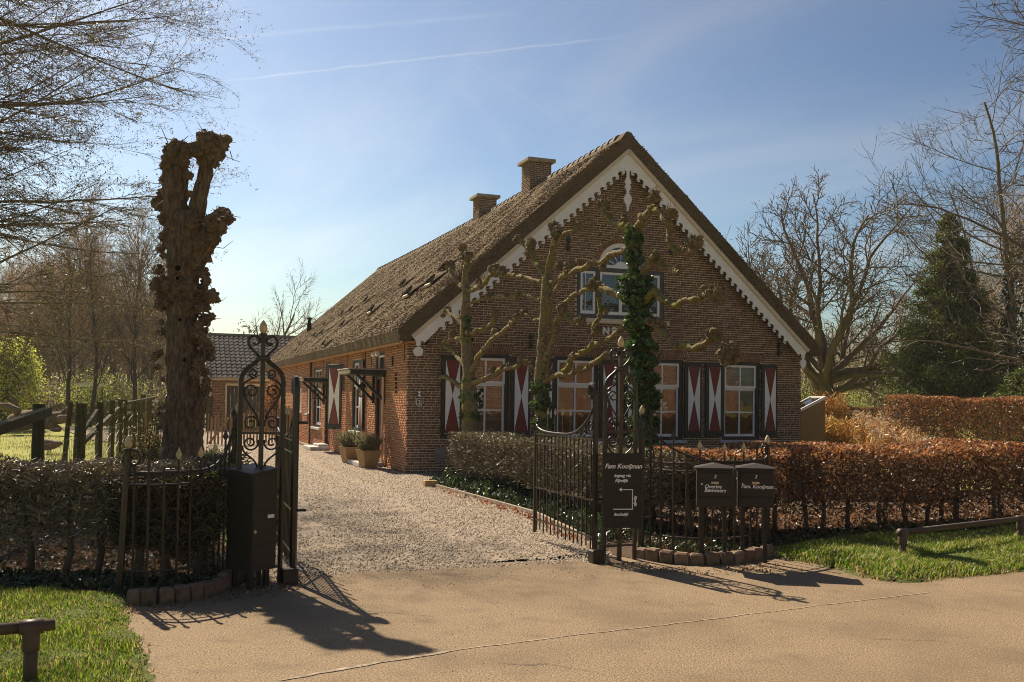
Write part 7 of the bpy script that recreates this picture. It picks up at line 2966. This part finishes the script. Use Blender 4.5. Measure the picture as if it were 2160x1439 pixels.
def lime(label, trunk, branches, knobs, yo, seed, ivy=None):
    base = rowplane(*c3(trunk[0][0], trunk[0][1]))
    t = thing('pleached_lime', label, 'tree', (base.x, base.y, 0))
    b = Vector((base.x, base.y, 0))
    rnd = random.Random(seed)

    def P(x, y, j=0.0):
        return rowplane(*c3(x, y), j) - b

    def sc(x):
        return 0.5003 * rowplane(*c3(x, 1000)).y / F
    s = 0.5003 * base.y / F
    pts = [P(q[0], q[1]) for q in trunk]
    rad = [q[2] * s for q in trunk]
    pts.insert(0, Vector((pts[0].x, pts[0].y, -0.1)))
    rad.insert(0, rad[0] * 1.15)
    pp, rr = refine(pts, rad, 6, 0.02, seed)
    MB().tube(pp, rr, 10).build('trunk', M_LIME, t, smooth=True)
    for i, br in enumerate(branches):
        r0, r1, pl = br[0], br[1], br[2]
        n = len(pl)
        j = rnd.uniform(-0.06, 0.06)
        pts = [P(q[0], q[1], j * k / max(1, n - 1)) for k, q in enumerate(pl)]
        rads = [(r0 + (r1 - r0) * k / (n - 1)) * sc(pl[k][0]) for k in range(n)]
        pp, rr = refine(pts, rads, 6, 0.055, seed + i)
        m = MB().tube(pp, rr, 8)
        # little knuckles along the limb
        for k in range(2, len(pp) - 1):
            if rnd.random() < 0.42:
                blob(m, pp[k] + Vector((rnd.uniform(-1, 1), rnd.uniform(-1, 0.3), rnd.uniform(-.3, 1))) * rr[k] * 0.8, rr[k] * rnd.uniform(0.55, 1.05), rnd.random() * 50, 0.6, 2.8, 2)
        m.build('limb', M_LIME, t, smooth=True)
    tw0, tw1 = [], []
    for i, (x, y, r) in enumerate(knobs):
        m = MB()
        c = P(x, y, rnd.uniform(-0.04, 0.04))
        R_ = r * sc(x)
        blob(m, c, R_ * 0.72, seed * 7 + i, 0.6, 2.6, 2, int(14 + r * 0.7), rnd)
        for k in range(int(5 + r / 5)):
            d = Vector((rnd.gauss(0, 1), rnd.gauss(0, 1), rnd.gauss(0, 1))).normalized()
            blob(m, c + d * R_ * rnd.uniform(0.5, 0.85), R_ * rnd.uniform(0.25, 0.42), rnd.random() * 90, 0.5, 3, 1, 3, rnd)
        m.build('pollard_knob', M_KNOB, t)
        for k in range(int(6 + r * 0.7)):
            d = Vector((rnd.gauss(0, 1), rnd.gauss(0, 1), rnd.gauss(0.4, 1))).normalized()
            a = c + d * R_ * 0.7
            tw0.append(a)
            tw1.append(c + d * R_ * rnd.uniform(1.05, 1.4) + Vector((0, 0, R_ * rnd.uniform(0, 0.3))))
    V, Fc = seg_mesh(np.array([tuple(q) for q in tw0]), np.array([tuple(q) for q in tw1]), np.full(len(tw0), 0.0045), np.full(len(tw0), 0.002))
    tag(mk('shoots', V, Fc, M_KNOB, t), kind='stuff')
    if ivy:
        rr_ = np.random.default_rng(seed)
        Cs, sz = [], []
        for (x0, y0, x1, y1, w, n) in ivy:
            u = rr_.uniform(0, 1, n)
            ang_ = rr_.uniform(0, 2 * pi, n)
            rad_ = w * s * np.sqrt(rr_.uniform(0.25, 1.05, n)) * (0.82 + 0.25 * np.sin(u * 17 + seed))
            a, c = P(x0, y0), P(x1, y1)
            C = np.array(a)[None] * (1 - u[:, None]) + np.array(c)[None] * u[:, None]
            C[:, 0] += np.cos(ang_) * rad_
            C[:, 1] += np.sin(ang_) * rad_
            Cs.append(C)
        C = np.concatenate(Cs)
        n = len(C)
        V, Fc = leaf_mesh(C, rr_.uniform(0.05, 0.105, n), rr_, 0.85, -0.6)
        mk('ivy', V, Fc, M_IVY, t, col=tint(rr_, n, [(0.06, 0.13, 0.028), (0.085, 0.16, 0.035), (0.05, 0.095, 0.028), (0.14, 0.21, 0.06)], 0.35, 2))
        k = max(8, n // 260)
        pick = rr_.integers(0, n, k)
        V, Fc = leaf_mesh(C[pick] + np.array([[-0.02, -0.04, 0]]), rr_.uniform(0.05, 0.09, k), rr_, 0.85, -0.3)
        mk('young_ivy', V, Fc, M_LEAF, t, col=tint(rr_, k, [(0.12, 0.30, 0.03), (0.16, 0.34, 0.05)], 0.2, 2))
    return t


YO = -2.0
lime('leftmost pleached lime tree with knobbly pollard heads before the first window',
     [(262, 1345, 36), (260, 1200, 33), (254, 1050, 27), (244, 900, 23), (245, 760, 19), (246, 640, 15)],
     [(13, 8, [(246, 700), (252, 640), (240, 570)]), (10, 7, [(242, 735), (205, 705), (180, 650)]), (12, 8, [(246, 745), (300, 735), (335, 705), (375, 665)]),
      (9, 7, [(240, 905), (205, 865), (168, 830)]), (9, 6, [(243, 965), (195, 945), (145, 965)]), (12, 8, [(250, 1075), (200, 1010), (152, 975)]), (13, 7, [(245, 1165), (190, 1130), (132, 1105)]),
      (11, 8, [(250, 925), (305, 918), (350, 885), (366, 848)]), (14, 9, [(268, 1090), (315, 1000), (372, 945), (432, 898), (460, 855)]), (13, 9, [(275, 1140), (340, 1110), (400, 1085), (460, 1060), (500, 1035)]),
      (7, 5, [(246, 800), (300, 785), (350, 768)])],
     [(230, 565, 22), (250, 602, 30), (180, 642, 26), (205, 700, 16), (322, 708, 22), (368, 662, 33), (300, 705, 18), (168, 828, 20), (150, 850, 13), (138, 975, 16), (188, 930, 22), (165, 955, 16), (130, 1102, 15), (370, 845, 22), (460, 852, 19), (375, 922, 24),
      (440, 880, 20), (480, 1040, 20), (430, 1060, 20), (503, 1050, 18), (360, 1082, 17), (400, 1070, 15), (350, 766, 19), (160, 1110, 14), (350, 960, 16)], YO, 3,
     ivy=[(262, 1340, 258, 1120, 40, 900), (254, 1100, 247, 850, 24, 350)])
lime('middle pleached lime tree with knobbly pollard heads between the two left windows',
     [(572, 1345, 31), (560, 1180, 30), (570, 1020, 28), (580, 860, 27), (588, 750, 25), (586, 680, 22)],
     [(16, 11, [(588, 700), (600, 600), (620, 520), (624, 480)]), (9, 8, [(618, 545), (660, 515), (706, 482)]), (14, 10, [(582, 700), (535, 620), (505, 560), (470, 532)]),
      (9, 8, [(570, 718), (500, 692), (430, 682), (388, 668)]), (10, 7, [(565, 790), (500, 762), (440, 772), (345, 778)]), (8, 6, [(570, 872), (525, 862), (495, 838)]),
      (11, 8, [(600, 930), (635, 870), (655, 818)]), (8, 7, [(655, 820), (695, 880), (735, 875)]), (14, 9, [(580, 1040), (618, 930), (650, 860)]),
      (10, 10, [(640, 830), (690, 772), (760, 745), (790, 722)]), (13, 10, [(575, 1130), (640, 1100), (720, 1085), (800, 1045), (850, 1010)]), (11, 8, [(555, 1095), (520, 1060), (480, 1042)]),
      (10, 7, [(580, 800), (620, 760), (660, 650)])],
     [(613, 475, 26), (626, 506, 24), (712, 478, 27), (650, 490, 16), (463, 530, 26), (520, 547, 27), (505, 590, 18), (400, 666, 26), (350, 772, 19), (465, 760, 16), (420, 768, 14), (490, 835, 20), (650, 820, 28), (732, 872, 25), (690, 640, 27), (640, 640, 24), (660, 690, 16),
      (650, 1108, 16), (800, 1045, 17), (850, 1000, 17), (720, 1085, 13), (520, 1075, 18), (630, 900, 16), (600, 1090, 20), (440, 685, 14)], YO, 5,
     ivy=[(572, 1340, 560, 1130, 45, 1100), (562, 1120, 572, 980, 26, 200)])
lime('tallest pleached lime tree, wrapped in dark ivy before the arched window',
     [(990, 1400, 30), (1000, 1200, 30), (985, 1050, 30), (972, 900, 29), (965, 750, 28), (952, 600, 26), (950, 490, 24)],
     [(20, 16, [(960, 500), (1000, 440), (1038, 392)]), (12, 11, [(1036, 398), (1075, 430), (1108, 470), (1100, 530), (1125, 572), (1165, 580), (1212, 558)]), (16, 11, [(945, 495), (880, 465), (842, 430), (822, 392)]),
      (17, 13, [(985, 700), (1010, 640), (1042, 602)]), (9, 8, [(1035, 625), (1090, 650), (1140, 664)]), (17, 14, [(1000, 790), (1040, 752), (1078, 785), (1140, 805), (1200, 790), (1270, 757)]),
      (14, 14, [(940, 772), (860, 755), (810, 742)]), (11, 9, [(812, 755), (816, 830), (792, 880), (782, 920)]), (18, 13, [(1010, 870), (1055, 905), (1090, 950), (1150, 985), (1230, 985), (1290, 932)]),
      (12, 10, [(1290, 932), (1325, 965), (1348, 1010)]), (15, 10, [(955, 850), (905, 905), (825, 962), (760, 990), (700, 1030), (655, 1085)]), (16, 10, [(940, 570), (880, 592), (800, 625), (720, 660), (650, 688), (602, 712)])],
     [(1042, 350, 34), (1107, 420, 33), (1075, 425, 16), (1212, 550, 42), (1150, 572, 14), (1180, 545, 22), (822, 386, 34), (850, 432, 20), (912, 442, 24), (1046, 600, 27), (1070, 632, 22), (1135, 662, 24), (1100, 650, 14), (1040, 748, 22), (1305, 765, 50), (1270, 738, 30), (1215, 785, 14),
      (790, 722, 36), (838, 826, 20), (797, 915, 26), (775, 895, 18), (1060, 882, 30), (1292, 930, 42), (1242, 988, 20), (1345, 1012, 52), (1330, 970, 26), (770, 625, 17), (820, 648, 17), (1240, 770, 18)], YO, 7,
     ivy=[(990, 1390, 1000, 1180, 62, 2600), (1000, 1200, 985, 1000, 66, 2600), (985, 1000, 968, 720, 66, 3800), (968, 760, 960, 680, 78, 1200), (962, 700, 948, 480, 40, 1500)])

# ================================================================== old pollard trunk by the gate
TZ = 9.85
M_OLD = mat('rugged old bark', (0.09, 0.06, 0.036), 0.95, scale=9, col2=(0.30, 0.21, 0.13), stretch=(4, 4, 0.8), bump=1.0, bscale=14, bdist=0.06)
M_BURR = mat('burr wood', (0.12, 0.08, 0.046), 0.95, scale=16, col2=(0.28, 0.20, 0.12), bump=1.0, bscale=36, bdist=0.04)
base = at(385, 1000, TZ)
t = thing('pollard_trunk', 'old gnarled pollard trunk covered in burrs, left of the gate', 'tree', (base.x, base.y, 0))
b = Vector((base.x, base.y, 0))
rnd = random.Random(44)
U = TZ / F


def TP(px, py, dz=0.0):
    return at(px, py, TZ + dz) - Vector((base.x, base.y, 0))


def barky(pts, rads, sides=56, n=14, rough=0.08, seed=0):
    pp, rr = refine(pts, rads, n, 0.015, seed)
    V, Fc = [], []
    for i, (p, r) in enumerate(zip(pp, rr)):
        a = pp[max(i - 1, 0)]
        c = pp[min(i + 1, len(pp) - 1)]
        d = (c - a).normalized()
        s = d.cross(Vector((0, 1, 0))).normalized()
        u = s.cross(d)
        for k in range(sides):
            an = 2 * pi * k / sides
            o = s * math.cos(an) + u * math.sin(an)
            q = p + o * r
            rid = abs(mnoise.noise(Vector((math.cos(an) * 6, math.sin(an) * 6, p.z * 1.3 + seed)))) * -0.26 + mnoise.noise(q * 4) * 0.16 + mnoise.noise(q * 11) * 0.12 + mnoise.noise(q * 24) * 0.06
            V.append(p + o * r * (1 + rid))
        if i:
            for k in range(sides):
                k2 = (k + 1) % sides
                Fc.append([(i - 1) * sides + k, (i - 1) * sides + k2, i * sides + k2, i * sides + k])
    Fc.append([(len(pp) - 1) * sides + k for k in range(sides)])
    return V, Fc


def put(nm, px, seed, m=M_OLD):
    pts = [TP(q[0], q[1]) for q in px]
    if nm == 'trunk':
        pts = [Vector((pts[0].x, pts[0].y, -0.1))] + pts
        rads = [px[0][2] * 1.15 * U] + [q[2] * U for q in px]
    else:
        rads = [q[2] * U for q in px]
    V, Fc = barky(pts, rads, seed=seed)
    return mk(nm, np.array([tuple(v) for v in V]), Fc, m, t, smooth=True)


put('trunk', [(386, 1060, 48), (385, 955, 44), (386, 850, 39), (385, 750, 33), (387, 650, 32), (388, 570, 35), (390, 500, 36), (388, 450, 29)], 1)
put('limb', [(376, 520, 32), (372, 440, 27), (370, 370, 26), (372, 315, 23)], 2)
put('limb', [(398, 520, 26), (415, 440, 19), (430, 380, 16), (440, 320, 15)], 3)
put('limb', [(405, 560, 26), (430, 510, 24), (450, 480, 22)], 4)
burrs = [(372, 316, 30, 1), (360, 330, 22, 1), (392, 322, 22, 1), (385, 345, 18, 0), (440, 306, 36, 1), (468, 300, 24, 1), (455, 320, 26, 1), (415, 315, 22, 1), (430, 335, 20, 0), (398, 370, 14, 0), (452, 345, 14, 0), (335, 430, 20, 0), (342, 410, 14, 0), (345, 460, 16, 0), (345, 500, 13, 0), (340, 525, 11, 1),
         (470, 455, 24, 1), (482, 462, 16, 1), (450, 470, 24, 1), (465, 482, 18, 0), (452, 505, 18, 0), (440, 525, 18, 0), (435, 545, 14, 0), (428, 575, 17, 0), (436, 592, 13, 1), (425, 610, 15, 0), (335, 568, 15, 1), (345, 590, 13, 0),
         (330, 600, 18, 1), (345, 622, 20, 1), (355, 605, 16, 1), (372, 612, 18, 1), (398, 612, 22, 1), (425, 628, 22, 1), (448, 624, 17, 1), (455, 632, 11, 1), (336, 640, 14, 0), (344, 648, 12, 0), (422, 650, 16, 0), (432, 676, 17, 1), (445, 668, 12, 0), (420, 685, 14, 0), (418, 705, 16, 0), (430, 722, 18, 1), (442, 738, 15, 1),
         (430, 745, 20, 1), (420, 765, 17, 0), (432, 785, 13, 0), (335, 745, 12, 1), (326, 752, 10, 1), (332, 775, 9, 0), (343, 860, 9, 0), (334, 870, 8, 1), (434, 820, 15, 1), (426, 830, 18, 0), (425, 850, 15, 1), (418, 870, 13, 0), (345, 800, 8, 0), (405, 470, 16, 0), (360, 560, 12, 0), (395, 590, 12, 0), (380, 640, 14, 1), (365, 480, 16, 0), (350, 380, 16, 1), (352, 350, 16, 1), (402, 410, 10, 0), (338, 700, 10, 1), (340, 680, 9, 0), (436, 650, 12, 1), (400, 640, 15, 0), (410, 700, 14, 1), (428, 700, 14, 1), (445, 755, 10, 1), (436, 805, 12, 1), (365, 625, 14, 1), (410, 560, 14, 0), (420, 520, 16, 0), (440, 500, 14, 1), (352, 640, 13, 1), (338, 900, 8, 0), (345, 540, 10, 1), (430, 865, 9, 1), (395, 735, 12, 0), (412, 790, 13, 0)]
for i, (px, py, r, sp_) in enumerate(burrs):
    m = MB()
    dz = -0.10 if 350 < px < 425 else rnd.uniform(-0.12, 0.08)
    if 350 < px < 425 and py > 380:
        dz = -0.13
    c = TP(px, py, dz)
    r_ = r * U * 0.88
    blob(m, c, r_ * 0.8, i * 1.3, 0.6, 2.2, 3, 0, rnd, (1, 1, rnd.uniform(0.85, 1.2)))
    for k in range(9 + 5 * sp_):
        d = Vector((rnd.gauss(0, 1), rnd.gauss(-0.3, 1), rnd.gauss(0, 1))).normalized()
        blob(m, c + d * r_ * rnd.uniform(0.55, 0.95), r_ * rnd.uniform(0.18, 0.36), rnd.random() * 99, 0.6, 2.5, 1, 2 + sp_ * 2, rnd)
    m.build('burr', M_BURR, t)
# knot holes: flat black discs painting the shade of hollows, ringed by callus
for px, py, r in ((376, 566, 7), (376, 587, 4.5), (380, 675, 4), (390, 760, 5)):
    c = TP(px, py, -0.172)
    ringm = MB()
    ringm.tube([c + Vector((math.cos(a) * r * U * 1.25, -0.012, math.sin(a) * r * U * 1.25)) for a in np.linspace(0, 2 * pi, 15)[:-1]], r * U * 0.42, 6, closed=True)
    k = ringm.build('knot_callus', M_OLD, t, smooth=True)
    MB().add([c + Vector((math.cos(a) * r * U * 1.1, -0.004, math.sin(a) * r * U * 1.1)) for a in np.linspace(0, 2 * pi, 13)[:-1]], [list(range(12))[::-1]]).build('knot_shade_disc', M_DARK, t)
# whippy shoots
sh = MB()
for a_, c_ in (((330, 600), (262, 540)), ((330, 580), (272, 520)), ((345, 745), (300, 760)), ((450, 520), (492, 508)), ((460, 625), (478, 626)), ((485, 318), (497, 338))):
    p, q = TP(*a_), TP(*c_)
    mid = p.lerp(q, 0.5) + Vector((0, 0, -0.05))
    sh.tube([p, mid, q], [0.006, 0.004, 0.002], 4)
for (px, py, r, sp_) in burrs:
    for k in range(3 + 3 * sp_):
        c = TP(px + rnd.uniform(-.6, .6) * r, py + rnd.uniform(-.6, .6) * r, rnd.uniform(-0.2, 0.05))
        d = Vector((rnd.gauss(0, 1), rnd.gauss(-.3, 1), rnd.gauss(0.2, .8))).normalized()
        sh.tube([c, c + d * r * U * rnd.uniform(0.9, 1.6)], [0.006, 0.003], 3)
tag(sh.build('shoots', M_TW_WARM, t), kind='stuff')
# fallen copper leaves along the bed edging
P = []
rl = np.random.default_rng(9)
for a_, c_ in (((935, 1035), (1130, 1092)), ((1130, 1092), (1240, 1145))):
    p, q = gnd(*a_), gnd(*c_)
    n = 120
    u = rl.uniform(0, 1, (n, 1)) ** 1
    pp = np.array(p)[None] * (1 - u) + np.array(q)[None] * u
    pp[:, :2] += rl.normal(0, 0.07, (n, 2)) + np.array([[-0.06, -0.06]])
    P.append(pp)
P = np.concatenate(P)
P[:, 2] = rl.uniform(0.015, 0.05, len(P))
V, Fc = leaf_mesh(P, rl.uniform(0.03, 0.06, len(P)), rl, 0.7)
tag(mk('fallen_leaves', V, Fc, M_LEAF, col=tint(rl, len(P), [(0.45, 0.13, 0.05), (0.35, 0.12, 0.05), (0.22, 0.10, 0.05)], 0.3, 2)), 'reddish fallen leaves along the edge of the drive', 'leaves', kind='stuff')
# ================================================================== thin spring haze over the low ground
hz, hn_, hp2 = new_mat('haze')
hn_.nodes.remove(hp2)
pv = N(hn_, 'ShaderNodeVolumePrincipled')
pv.inputs['Color'].default_value = (0.95, 0.92, 0.88, 1)
pv.inputs['Density'].default_value = 0.0004
pv.inputs['Anisotropy'].default_value = 0.3
hn_.links.new(pv.outputs[0], hn_.nodes['Material Output'].inputs['Volume'])
o = MB().box(-75, 75, -22, 125, -1.1, 20.0).build('haze', hz)
tag(o, kind='stuff')
o['label'] = 'thin pale spring haze over the meadow'
o['category'] = 'haze'
ntot = sum(len(o.data.polygons) for o in COL.objects if o.type == 'MESH')
print('FACES', ntot, 'OBJECTS', len(COL.objects))
